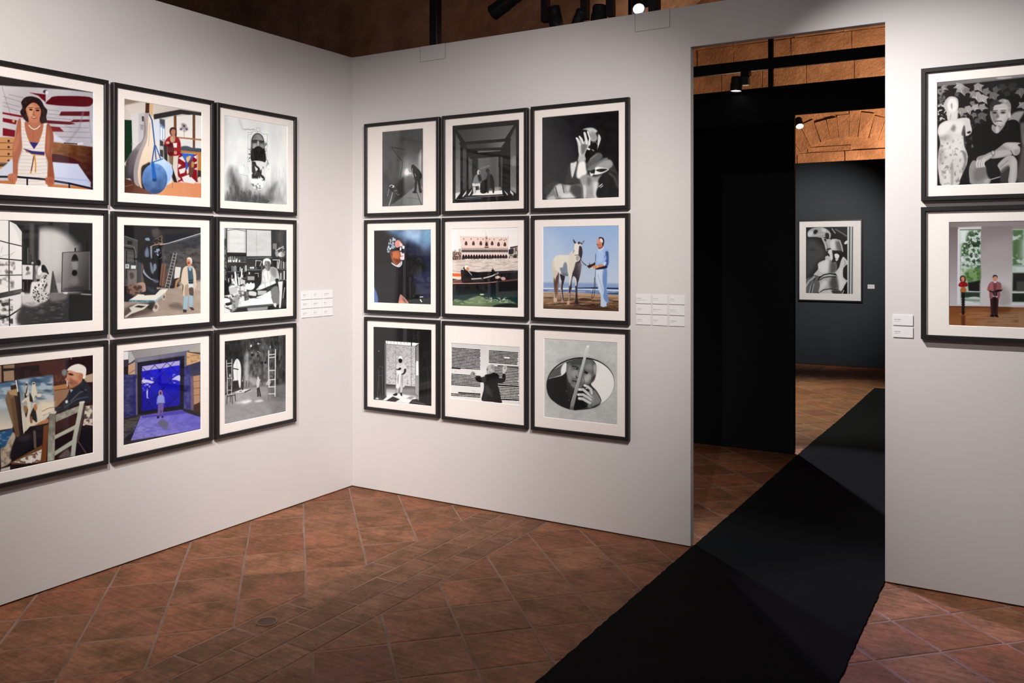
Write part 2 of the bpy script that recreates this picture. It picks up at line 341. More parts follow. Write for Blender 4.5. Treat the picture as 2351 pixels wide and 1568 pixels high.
# ================================================================= carpet runner
def carpet():
    r = random.Random(3); n = 420; y0, y1 = -5.6, 6.62; L, R = [], []
    for i in range(n + 1):
        y = y0 + (y1 - y0) * i / n; k = r.uniform(-.0030, .0030) + .004 * math.sin(y * 1.7); L.append((2.462 + k, y)); R.append((3.449 + r.uniform(-.0028, .0028) + .003 * math.sin(y * 2.1 + 1), y))
    v, f = [], []
    for (xl, y), (xr, _) in zip(L, R): v += [(xl, y, .0008), (xl + .003, y, .0085), (xr - .003, y, .0085), (xr, y, .0008)]
    for i in range(n):
        a = i * 4; b = a + 4; f += [(a, a + 1, b + 1, b), (a + 1, a + 2, b + 2, b + 1), (a + 2, a + 3, b + 3, b + 2)]
    f += [(0, 3, 2, 1), (n * 4, n * 4 + 1, n * 4 + 2, n * 4 + 3)]
    me = mesh('carpet_runner', v, [tuple(q[::-1]) for q in f[:-2]] + f[-2:], M_carpet); bm = bmesh.new(); bm.from_mesh(me); bmesh.ops.recalc_face_normals(bm, faces=bm.faces); bm.to_mesh(me); bm.free()
    return tag(obj('carpet_runner', me), 'long black felt carpet runner laid over the tiles through the doorway', 'carpet')
carpet()
# small round cover let into the brick band
dr = empty('floor_drain', (1.171, -1.889, 0)); tag(dr, 'small round worn metal cover set in the brick band of the floor', 'drain cover')
b = MB(); b.lathe([(.040, .0002), (.040, .0016), (.034, .0022), (.0335, .0012)], 28, caps=True); obj('plate', auto_smooth(b.me('plate', mat('rust_brown_iron', (.085, .042, .026, 1), .6, .3))), dr)
b = MB(); b.lathe([(.047, .0002), (.0465, .0026), (.0415, .0028), (.0405, .0008)], 28, caps=False); obj('rim', auto_smooth(b.me('rim', mat('worn_iron_rim', (.16, .10, .07, 1), .5, .4))), dr)
# ---------------------------------------------------------------- print painter
# Every photographic print is painted procedurally here: flat printed shapes, gradients and grain.
def _c(c):
    return np.array((c, c * .98, c * .965) if np.isscalar(c) else c, dtype=np.float32)
class Grad:
    def __init__(s, c0, c1, x0, y0, x1, y1): s.c0, s.c1, s.p = _c(c0), _c(c1), (x0, y0, x1, y1)
    def at(s, X, Y):
        x0, y0, x1, y1 = s.p; dx, dy = x1 - x0, y1 - y0
        t = np.clip(((X - x0) * dx + (Y - y0) * dy) / (dx * dx + dy * dy), 0, 1)[..., None]
        return s.c0 * (1 - t) + s.c1 * t
def _smooth(p, k=5):
    n = len(p); out = []
    for i in range(n):
        a, b, c, d = p[i - 1], p[i], p[(i + 1) % n], p[(i + 2) % n]
        for j in range(k):
            t = j / k
            out.append(.5 * (2 * b + (c - a) * t + (2 * a - 5 * b + 4 * c - d) * t * t + (3 * b - a - 3 * c + d) * t ** 3))
    return np.array(out)
class Painter:
    def __init__(s, X, Y):
        s.X, s.Y = X.astype(np.float32), Y.astype(np.float32)
        s.C = np.zeros(X.shape + (3,), np.float32)
    def _put(s, sl, al, col):
        X, Y = s.X[sl], s.Y[sl]
        v = col.at(X, Y) if isinstance(col, Grad) else _c(col)
        s.C[sl] += (v - s.C[sl]) * al[..., None]
    def _box(s, x0, y0, x1, y1):
        m = (s.X >= x0) & (s.X <= x1) & (s.Y >= y0) & (s.Y <= y1)
        r = np.flatnonzero(m.any(1)); c = np.flatnonzero(m.any(0))
        return None if len(r) == 0 else (slice(r[0], r[-1] + 1), slice(c[0], c[-1] + 1))
    def bg(s, col): s._put((slice(None), slice(None)), np.ones(s.X.shape, np.float32), col)
    def _pts(s, q):
        return np.array(q, dtype=np.float32).reshape(-1, 2)
    def _sd(s, p, sl, closed=True):
        X, Y = s.X[sl], s.Y[sl]
        d2 = np.full(X.shape, 1e12, np.float32); ins = np.zeros(X.shape, bool)
        n = len(p)
        for i in range(n if closed else n - 1):
            ax, ay = p[i]; bx, by = p[(i + 1) % n]
            ex, ey = bx - ax, by - ay; L2 = ex * ex + ey * ey + 1e-9
            t = np.clip(((X - ax) * ex + (Y - ay) * ey) / L2, 0, 1)
            d2 = np.minimum(d2, (X - ax - t * ex) ** 2 + (Y - ay - t * ey) ** 2)
            if closed and ay != by:
                ins ^= ((ay > Y) != (by > Y)) & (X < ex * (Y - ay) / ey + ax)
        return np.sqrt(d2), ins
    def P(s, col, q, w=6, a=1, sm=0):
        p = s._pts(q)
        if sm: p = _smooth(p)
        m = w + 2; sl = s._box(p[:, 0].min() - m, p[:, 1].min() - m, p[:, 0].max() + m, p[:, 1].max() + m)
        if sl is None: return
        d, ins = s._sd(p, sl); d = np.where(ins, d, -d)
        t = np.clip(d / w * .5 + .5, 0, 1)
        s._put(sl, a * t * t * (3 - 2 * t), col)
    def S(s, col, q, w=6, a=1): s.P(col, q, w, a, 1)
    def L(s, col, wd, q, w=4, a=1):
        p = s._pts(q); m = wd + w
        sl = s._box(p[:, 0].min() - m, p[:, 1].min() - m, p[:, 0].max() + m, p[:, 1].max() + m)
        if sl is None: return
        d, _ = s._sd(p, sl, False)
        t = np.clip((wd * .5 - d) / w + .5, 0, 1)
        s._put(sl, a * t * t * (3 - 2 * t), col)
    def E(s, col, cx, cy, rx, ry, rot=0, w=6, a=1):
        m = max(rx, ry) + w; sl = s._box(cx - m, cy - m, cx + m, cy + m)
        if sl is None: return
        X, Y = s.X[sl] - cx, s.Y[sl] - cy; r = np.radians(rot)
        u, v = X * np.cos(r) + Y * np.sin(r), -X * np.sin(r) + Y * np.cos(r)
        k = np.sqrt((u / rx) ** 2 + (v / ry) ** 2) + 1e-6
        d = (1 - k) * min(rx, ry)
        t = np.clip(d / w * .5 + .5, 0, 1)
        s._put(sl, a * t * t * (3 - 2 * t), col)
    def noise(s, sx, sy, seed, X=None, Y=None):
        X = s.X if X is None else X; Y = s.Y if Y is None else Y
        r = np.random.RandomState(seed).rand(64, 64).astype(np.float32)
        u, v = X / sx, Y / sy; i, j = np.floor(u).astype(int), np.floor(v).astype(int)
        f, g = u - i, v - j; f = f * f * (3 - 2 * f); g = g * g * (3 - 2 * g)
        q = lambda a, b: r[(j + b) & 63, (i + a) & 63]
        return (q(0, 0) * (1 - f) + q(1, 0) * f) * (1 - g) + (q(0, 1) * (1 - f) + q(1, 1) * f) * g - .5
    def N(s, amp, sx, sy, seed, q=None, w=12):
        al = 1.
        if q is not None:
            p = s._pts(q); d, ins = s._sd(p, (slice(None), slice(None)))
            al = np.clip(np.where(ins, d, -d) / w * .5 + .5, 0, 1)
        n = s.noise(sx, sy, seed) + .5 * s.noise(sx * .47, sy * .47, seed + 9)
        s.C = np.clip(s.C + (amp * n * al)[..., None], 0, 255)
    def T(s, col, thr, sx, sy, seed, q, a=1, w=12, k=2.8):
        """blotches of one colour inside a region, where noise is over a threshold"""
        p = s._pts(q); sl = s._box(p[:, 0].min(), p[:, 1].min(), p[:, 0].max(), p[:, 1].max())
        if sl is None: return
        d, ins = s._sd(p, sl); al = np.clip(np.where(ins, d, -d) / w * .5 + .5, 0, 1)
        X, Y = s.X[sl], s.Y[sl]
        n = s.noise(sx, sy, seed, X, Y) + .5 * s.noise(sx * .47, sy * .47, seed + 9, X, Y)
        s._put(sl, a * al * np.clip((n - thr) * k + .5, 0, 1), col)
PRINTS = {}
def pr(f): PRINTS[f.__name__] = f; return f
@pr
def L11(p):
    P, S, E, L, N, T = p.P, p.S, p.E, p.L, p.N, p.T
    p.bg(Grad((205, 197, 196), (176, 172, 180), 0, 400, 940, 900))
    N(16, 160, 260, 3)
    P((52, 46, 46), [-600, 90, 940, 395, 940, 402, 700, 375, 400, 352, 0, 330, -600, 300], 8)
    P((205, 200, 200), [15, 335, 60, 340, 40, 600, 20, 830, -20, 830, -10, 500], 20, .7)
    for i, (x0, y0, x1, y1) in enumerate([(40, 440, 240, 500), (40, 500, 215, 545), (40, 535, 215, 590), (480, 572, 600, 585), (480, 612, 605, 625), (480, 650, 720, 672), (540, 745, 900, 755), (545, 790, 905, 800), (545, 842, 915, 855), (100, 420, 300, 470), (660, 730, 720, 755)]):
        L((105, 98, 104), 4, [x0, y0, x1, y1], 5, .7)
    L((120, 112, 115), 6, [30, 340, 120, 640], 6, .5)
    R = (92, 15, 28)
    S(R, [468, 508, 505, 468, 575, 438, 910, 448, 908, 535, 700, 536, 520, 522])
    P(R, [465, 508, 585, 437, 910, 450, 908, 533, 600, 528])
    P(R, [603, 628, 622, 592, 905, 590, 903, 636, 612, 632]); P(R, [465, 678, 715, 695, 762, 716, 700, 722, 465, 708])
    P(R, [715, 692, 745, 672, 906, 672, 906, 693, 730, 698]); P((120, 20, 35), [500, 738, 605, 748, 648, 792, 520, 790])
    P((130, 20, 36), [35, 597, 230, 632, 232, 652, 35, 614]); P((125, 20, 36), [38, 655, 178, 680, 168, 720, 38, 692])
    P((122, 22, 36), [38, 755, 162, 780, 156, 845, 38, 832]); P((104, 18, 30), [306, 402, 465, 420, 466, 495, 432, 470, 392, 432])
    E((60, 50, 50), 465, 392, 24, 18); E((225, 220, 220), 478, 400, 16, 20); E((190, 160, 110), 145, 685, 14, 16)
    L((140, 135, 142), 22, [840, 600, 800, 760, 720, 860, 680, 895], 20, .5); L((150, 145, 150), 14, [900, 640, 925, 900], 14, .5)
    P((205, 205, 216), [540, 800, 660, 895, 640, 905, 540, 890], 14)
    P((200, 146, 98), [-600, 838, 155, 850, 140, 1092, -600, 1140])
    for y in (905, 972, 1040, 1106): L((120, 76, 44), 7, [-600, y - 12, 140, y], 5)
    for y in (885, 947, 1016, 1082): E((50, 30, 22), 96, y, 11, 10)
    P((84, 58, 40), [-600, 1130, 100, 1108, 60, 1150, -600, 1240], 10)
    P((200, 140, 90), [-600, 1150, 60, 1140, 10, 1200, -600, 1260])
    S((205, 208, 218), [-20, 1200, 70, 1120, 140, 1068, 165, 1240, 60, 1250, -20, 1250], 10)
    P(Grad((140, 92, 50), (56, 24, 24), 560, 900, 930, 1200), [530, 895, 935, 945, 940, 1380, 850, 1250, 780, 1110, 530, 1095])
    N(26, 50, 30, 5, [530, 895, 935, 945, 940, 1380, 850, 1250, 780, 1110, 530, 1095])
    L((200, 200, 205), 26, [795, 915, 830, 912], 8); L((40, 34, 36), 8, [650, 905, 780, 915])
    S((70, 24, 30), [530, 1018, 640, 1030, 760, 1068, 810, 1115, 530, 1098])
    P(Grad((205, 208, 226), (176, 182, 205), 560, 1100, 900, 1340), [535, 1095, 790, 1116, 918, 1300, 915, 1348, 535, 1285], 8)
    L((150, 152, 178), 10, [560, 1255, 880, 1280, 915, 1310], 18, .6)
    P((186, 116, 66), [-600, 1268, 130, 1285, 940, 1352, 940, 1400, -600, 1340], 6)
    H = (44, 28, 28)
    S(H, [222, 500, 262, 450, 330, 440, 410, 470, 452, 540, 482, 580, 472, 640, 475, 690, 430, 715, 380, 700, 300, 705, 250, 665, 212, 600, 235, 550])
    T((84, 56, 50), .12, 26, 26, 4, [222, 500, 330, 440, 482, 580, 450, 700, 250, 660], .7)
    S((178, 112, 84), [300, 650, 405, 670, 425, 740, 470, 730, 530, 790, 440, 900, 345, 965, 250, 840, 220, 690, 290, 710])
    S((196, 128, 98), [268, 570, 290, 512, 350, 488, 405, 525, 418, 600, 395, 690, 345, 712, 300, 670])
    S((228, 176, 140), [285, 560, 310, 520, 345, 540, 340, 600, 330, 660, 300, 640], 20, .6)
    S(H, [262, 560, 280, 505, 330, 478, 400, 500, 440, 590, 435, 680, 408, 690, 425, 600, 395, 530, 345, 500, 300, 522], 5)
    for x, y in ((318, 572), (386, 580)): E((50, 30, 28), x, y, 17, 9, 5, 4); L((70, 42, 36), 6, [x - 22, y - 20, x + 20, y - 22])
    L((150, 88, 66), 8, [350, 590, 340, 622, 358, 626]); E((120, 52, 48), 348, 650, 27, 11, 6, 5); E((236, 222, 212), 348, 648, 20, 5, 6, 4)
    L((190, 140, 100), 14, [300, 700, 345, 735, 395, 712], 10, .4)
    W = (226, 216, 208)
    P(W, [218, 668, 255, 682, 268, 790, 300, 885, 350, 965, 392, 905, 432, 800, 446, 712, 486, 705, 466, 850, 456, 1000, 482, 1150, 488, 1350, 160, 1330, 190, 1150, 240, 970, 226, 820], 7)
    for i in range(17):
        y = 720 + i * 36
        L((176, 160, 152), 5, [170, y + 20, 330, y + 28, 490, y + 18], 6, .55)
    S((176, 108, 80), [258, 700, 300, 705, 345, 770, 410, 720, 442, 716, 430, 800, 392, 905, 350, 900, 305, 890, 268, 790], 7)
    L((150, 84, 62), 10, [345, 880, 340, 800], 16, .4)
    for x, y in ((140, 930),): E((176, 108, 80), x, y, 1, 1)
    L((226, 214, 196), 10, [298, 728, 322, 756, 350, 770, 380, 760, 408, 732], 4)
    P((42, 34, 112), [303, 897, 392, 905, 350, 966]); P((40, 30, 100), [248, 962, 330, 985, 456, 996, 452, 1028, 330, 1015, 275, 995])
    L((200, 140, 62), 7, [248, 968, 330, 1020, 452, 1032]); L((205, 145, 64), 15, [352, 1030, 336, 1120, 318, 1204]); L((205, 145, 64), 13, [356, 1030, 366, 1120, 364, 1196]); L((50, 40, 90), 7, [346, 1040, 322, 1180])
    S((172, 104, 76), [216, 668, 186, 690, 162, 830, 134, 960, 138, 1100, 142, 1240, 182, 1240, 192, 1090, 228, 960, 222, 820])
    S((205, 142, 112), [165, 860, 140, 960, 150, 1000, 190, 940, 205, 800], 16, .5)
    S((150, 84, 58), [482, 712, 530, 768, 546, 880, 528, 1000, 542, 1150, 552, 1275, 486, 1262, 488, 1100, 460, 1000, 466, 850])
    S((190, 122, 92), [490, 760, 510, 850, 500, 960, 476, 1010, 474, 860], 16, .6)
    L((32, 32, 46), 20, [-600, 1232, 0, 1243, 180, 1245, 450, 1268, 700, 1310, 945, 1366]); L((32, 32, 46), 16, [282, 1258, 282, 1326]); L((32, 32, 46), 15, [702, 1312, 702, 1362])
    S((188, 116, 88), [88, 1228, 140, 1210, 182, 1232, 172, 1290, 140, 1306, 100, 1290]); S((170, 96, 70), [462, 1258, 510, 1245, 550, 1262, 548, 1318, 500, 1328, 468, 1310])
    for x in (112, 134, 484, 506, 528): L((120, 66, 48), 4, [x, 1262, x + 4, 1300], 4, .7)
@pr
def L12(p):
    P, S, E, L, N, T = p.P, p.S, p.E, p.L, p.N, p.T
    p.bg(Grad((196, 184, 174), (206, 198, 192), 240, 250, 1100, 800))
    P((140, 122, 106), [225, 215, 430, 255, 230, 310], 20); P(Grad((205, 192, 180), (186, 174, 164), 560, 280, 1000, 380), [240, 300, 480, 262, 560, 280, 1110, 385, 860, 350, 560, 405, 300, 400], 14)
    P((204, 196, 194), [300, 400, 470, 380, 470, 700, 330, 820, 310, 600]); P((176, 170, 170), [395, 395, 470, 385, 440, 700, 390, 720], 10, .7)
    P((22, 48, 30), [230, 464, 315, 470, 322, 740, 318, 830, 230, 960]); E((150, 140, 120), 322, 738, 8, 14)
    P((60, 50, 48), [430, 425, 452, 425, 455, 482, 434, 480]); P((150, 148, 150), [412, 520, 446, 520, 440, 580, 414, 575]); L((110, 105, 108), 4, [414, 522, 444, 524, 440, 576])
    P((45, 40, 40), [556, 405, 860, 348, 1110, 385, 1110, 425, 880, 400, 570, 460])
    P((205, 206, 212), [560, 465, 640, 450, 640, 880, 560, 880]); P((120, 140, 170), [632, 480, 690, 530, 690, 700, 636, 690]); P((225, 230, 238), [640, 540, 660, 555, 660, 690, 640, 690]); P((225, 230, 238), [668, 560, 685, 570, 685, 680, 668, 690]); P((70, 76, 80), [630, 450, 690, 465, 690, 550, 632, 500], 10)
    P((216, 208, 202), [692, 460, 790, 425, 790, 700, 700, 700])
    P((106, 66, 40), [790, 420, 820, 415, 822, 640, 792, 600]); P((222, 214, 206), [822, 430, 1002, 405, 1002, 670, 824, 655]); P((220, 212, 206), [1030, 410, 1108, 420, 1105, 680, 1030, 680])
    P((96, 60, 38), [1002, 405, 1030, 408, 1030, 820, 1002, 815]); P((150, 105, 70), [822, 655, 1102, 682, 1102, 698, 822, 670])
    P((214, 208, 204), [822, 672, 1002, 690, 1002, 800, 860, 800]); P((214, 208, 204), [1030, 695, 1102, 702, 1102, 800, 1030, 800])
    for x, y, r in ((905, 530, 26), (885, 560, 18), (925, 560, 22), (870, 570, 14), (935, 572, 14), (890, 515, 14), (910, 590, 12)): E((120, 104, 110), x, y, r, r * .8, 0, 14, .7)
    L((140, 125, 120), 5, [905, 590, 907, 655]); E((60, 44, 90), 872, 572, 8, 8); E((60, 44, 90), 935, 572, 9, 9); E((40, 34, 44), 906, 535, 10, 10)
    S((64, 72, 84), [860, 800, 880, 765, 940, 760, 1000, 780, 1100, 790, 1100, 830, 860, 830], 8)
    P((60, 56, 56), [632, 690, 672, 710, 672, 890, 635, 870]); P((180, 180, 180), [632, 755, 672, 762, 670, 805, 634, 800]); P((48, 44, 44), [675, 740, 715, 750, 720, 940, 680, 900])
    P((176, 118, 62), [860, 806, 1100, 830, 1096, 1090, 1060, 1090, 1060, 850, 880, 832]); P((60, 44, 40), [1060, 1030, 1096, 1040, 1096, 1180, 1050, 1160])
    S((205, 190, 176), [1055, 1130, 1075, 1105, 1096, 1120, 1096, 1190, 1070, 1180])
    P(Grad((206, 142, 100), (198, 128, 92), 700, 1150, 1100, 1340), [690, 1210, 800, 1160, 1100, 1180, 1100, 1360, 540, 1310], 8)
    P(Grad((70, 44, 36), (120, 70, 48), 230, 1120, 560, 1310), [225, 1120, 420, 1180, 560, 1310, 225, 1290], 10); P((60, 58, 52), [230, 960, 330, 1120, 230, 1130])
    L((140, 86, 60), 8, [240, 1215, 330, 1195], 10)
    P((128, 16, 26), [842, 840, 880, 838, 900, 880, 1052, 850, 1052, 1165, 838, 1165, 832, 1000]); Wt = (212, 204, 200)
    for q in ([842, 842, 858, 858, 840, 880], [842, 895, 888, 872, 920, 930, 918, 945], [840, 958, 878, 975, 836, 1010], [845, 1025, 930, 1000, 910, 1060, 860, 1075], [880, 1110, 960, 1080, 1040, 1160, 1015, 1185, 900, 1165], [930, 1010, 960, 990, 960, 1060, 940, 1080], [1010, 880, 1050, 860, 1048, 910], [1000, 960, 1050, 930, 1050, 960], [1015, 1020, 1050, 1000, 1050, 1030], [836, 1100, 870, 1130, 840, 1150], [845, 1165, 880, 1150, 900, 1172]): P(Wt, q)
    P((48, 84, 170), [875, 838, 1020, 850, 1010, 880, 950, 950, 945, 1025, 920, 1015, 925, 930, 890, 880])
    for i in range(8): L((120, 150, 210), 4, [888 + i * 16, 845, 912 + i * 12, 930], 4, .7)
    S((206, 172, 110), [930, 890, 980, 870, 975, 900, 945, 945], 6); S((100, 60, 55), [965, 930, 1010, 935, 1018, 1000, 1000, 1090, 970, 1110, 958, 1050]); S((176, 130, 80), [990, 940, 1016, 940, 1015, 990, 990, 1000])
    P((150, 130, 100), [730, 860, 770, 860, 755, 960, 728, 940]); P((206, 192, 176), [772, 860, 830, 862, 822, 1000, 838, 1110, 805, 1110, 785, 980]); P((120, 98, 78), [742, 860, 785, 865, 780, 980, 750, 960]); S((190, 180, 168), [788, 1095, 850, 1112, 835, 1140, 800, 1135])
    P((40, 30, 28), [770, 980, 830, 1170, 790, 1165, 760, 1080])
    S((142, 22, 30), [685, 715, 735, 655, 790, 645, 850, 680, 870, 760, 865, 830, 840, 866, 730, 860, 720, 770, 690, 750]); S((88, 16, 26), [722, 720, 770, 700, 790, 760, 780, 860, 725, 850], 10)
    S((176, 130, 100), [752, 640, 800, 640, 805, 700, 775, 720, 752, 700]); S((52, 30, 30), [742, 600, 752, 560, 785, 548, 815, 565, 822, 620, 815, 655, 800, 640, 760, 640]); S((176, 116, 92), [757, 595, 775, 570, 805, 578, 808, 620, 790, 645, 764, 632])
    E((196, 150, 130), 722, 722, 22, 16); E((190, 140, 120), 808, 835, 18, 20); P((222, 214, 206), [778, 725, 828, 725, 824, 778, 790, 776]); E((190, 150, 120), 772, 690, 22, 30)
    L((90, 70, 60), 4, [778, 720, 775, 1235], 3, .8)
    S(Grad((66, 58, 62), (140, 128, 128), 260, 950, 400, 900), [455, 440, 495, 430, 488, 560, 470, 690, 420, 790, 380, 900, 350, 1000, 345, 1100, 360, 1190, 300, 1130, 262, 1060, 250, 960, 290, 860, 380, 750, 440, 680, 452, 560])
    S((96, 88, 92), [300, 880, 360, 800, 390, 830, 330, 960, 300, 1080, 275, 1010], 24, .8)
    S(Grad((150, 138, 136), (170, 158, 152), 340, 1000, 470, 700), [462, 395, 512, 390, 512, 470, 500, 600, 490, 700, 440, 820, 400, 960, 385, 1080, 400, 1210, 350, 1180, 338, 1080, 345, 990, 385, 850, 440, 720, 478, 600])
    S(Grad((226, 206, 186), (206, 178, 150), 450, 700, 420, 1200), [510, 390, 560, 330, 560, 520, 570, 640, 600, 740, 600, 900, 470, 1000, 440, 1100, 450, 1220, 410, 1220, 388, 1120, 398, 980, 440, 820, 488, 700, 500, 560])
    L((176, 146, 120), 10, [520, 500, 510, 700, 505, 760], 12, .6); P((205, 170, 130), [512, 280, 558, 285, 556, 430, 512, 410]); P((62, 36, 22), [474, 275, 515, 278, 512, 388, 470, 385])
    for y in (300, 325, 350): L((120, 84, 54), 4, [474, y, 512, y + 2], 3)
    S((40, 28, 26), [425, 1010, 480, 960, 520, 945, 520, 1000, 450, 1150, 470, 1240, 430, 1210], 12)
    S(Grad((190, 206, 232), (150, 176, 214), 620, 920, 770, 1150), [560, 945, 640, 912, 700, 925, 755, 965, 780, 1040, 765, 1110, 720, 1180, 690, 1230, 640, 1100, 560, 1000])
    E(Grad((104, 144, 196), (54, 76, 116), 560, 960, 600, 1300), 575, 1128, 142, 172, 0, 6)
    N(26, 70, 60, 8, [430, 1128, 480, 1000, 575, 955, 680, 1010, 718, 1128, 680, 1250, 575, 1300, 470, 1250])
    B = (44, 88, 150); L(B, 14, [515, 405, 545, 470, 575, 740, 545, 940]); L(B, 13, [575, 740, 590, 910]); L(B, 12, [585, 755, 640, 900]); L((70, 120, 176), 14, [556, 942, 664, 905]); P((24, 90, 168), [535, 940, 566, 936, 598, 1130, 585, 1160, 552, 1155], 8); E((30, 60, 100), 572, 1142, 24, 18)
    L((160, 120, 96), 4, [690, 1210, 770, 1230], 6, .6)
@pr
def L13(p):
    P, S, E, L, N, T = p.P, p.S, p.E, p.L, p.N, p.T
    p.bg(Grad(204, 212, 220, 300, 960, 700))
    P(Grad(206, 60, 500, 950, 480, 1330), [190, 880, 990, 1000, 990, 1370, 190, 1320], 120, .55)
    S(70, [255, 950, 300, 890, 340, 960, 380, 1060, 440, 1180, 640, 1260, 720, 1340, 200, 1330, 230, 1240, 280, 1180, 250, 1060], 70, .8)
    S(90, [740, 1180, 800, 1130, 850, 1080, 830, 1160, 780, 1220, 800, 1290, 700, 1280], 40, .6); S(70, [600, 1230, 700, 1260, 720, 1340, 500, 1340, 400, 1300], 40, .7)
    S(176, [200, 260, 240, 300, 230, 700, 215, 900, 200, 800], 30, .5); L(176, 24, [385, 290, 430, 420], 24, .5)
    N(34, 40, 130, 11, [190, 850, 990, 900, 990, 1370, 190, 1330], 60); N(12, 80, 200, 12)
    T(60, .28, 20, 60, 14, [250, 1050, 480, 1150, 720, 1240, 720, 1340, 210, 1300], .6)
    for i in range(14): L(110, 5, [440 + i * 10, 412 + (i * 37 % 13) - 6, 450 + i * 10, 420 + (i * 53 % 15) - 7], 4, .8)
    for q in ([595, 425, 600, 395, 645, 398, 648, 430], [490, 455, 545, 450, 540, 480, 495, 482], [495, 480, 492, 800], [690, 470, 740, 480, 735, 520], [735, 520, 725, 800], [530, 470, 560, 440, 640, 440, 690, 480], [610, 430, 615, 470], [520, 500, 528, 780], [440, 850, 450, 880], [490, 880, 510, 960], [400, 975, 500, 995], [740, 800, 720, 870]): L(135, 5, q, 6, .7)
    T(50, .2, 14, 22, 21, [700, 520, 740, 620, 735, 780, 700, 790], .9); T(50, .25, 14, 22, 22, [490, 640, 540, 640, 545, 840, 480, 850], .8); T(90, .2, 18, 24, 23, [690, 780, 760, 800, 750, 930, 700, 920], .6)
    S(40, [535, 600, 540, 530, 570, 478, 615, 462, 660, 482, 692, 540, 702, 640, 708, 820, 640, 825, 540, 810])
    S(128, [552, 540, 578, 486, 615, 474, 650, 484, 684, 535, 686, 560, 640, 552, 600, 550, 560, 560], 14); S(96, [552, 540, 578, 486, 600, 478, 590, 540], 20, .6)
    S(92, [552, 570, 690, 575, 692, 660, 640, 640, 612, 625, 560, 680], 12); S(164, [556, 600, 594, 592, 606, 632, 566, 672, 552, 645], 16, .85); S(140, [644, 600, 688, 606, 690, 660, 650, 640], 16, .8); L(176, 20, [620, 565, 622, 606, 616, 624], 12, .85)
    L(34, 13, [556, 556, 596, 550, 608, 558], 8); L(34, 13, [634, 562, 688, 566], 8); E(34, 580, 574, 22, 8, 0, 8); E(36, 662, 580, 20, 8, 0, 8)
    S(28, [545, 672, 572, 650, 605, 626, 640, 628, 672, 648, 700, 675, 708, 820, 540, 808], 8); N(34, 14, 50, 30, [545, 660, 700, 660, 706, 815, 545, 805])
    S(200, [538, 815, 708, 828, 712, 960, 708, 1110, 650, 1168, 580, 1150, 535, 1100, 540, 960], 8)
    T(40, .04, 40, 50, 33, [540, 815, 708, 828, 705, 1050, 540, 1040], .9, 10, 5)
    S(34, [548, 822, 585, 820, 600, 860, 640, 900, 648, 960, 690, 1000, 690, 1028, 655, 1005, 636, 955, 596, 940, 618, 910, 580, 870], 8); S(40, [545, 985, 600, 988, 618, 1016, 580, 1016], 8); S(226, [548, 1030, 640, 1035, 685, 1080, 670, 1125, 600, 1140, 548, 1105], 14, .9)
    T(70, .15, 20, 26, 35, [530, 1090, 700, 1080, 700, 1160, 560, 1160], .7, 10)
    T(40, .2, 12, 14, 40, [720, 1270, 780, 1270, 780, 1330, 720, 1330], .8)
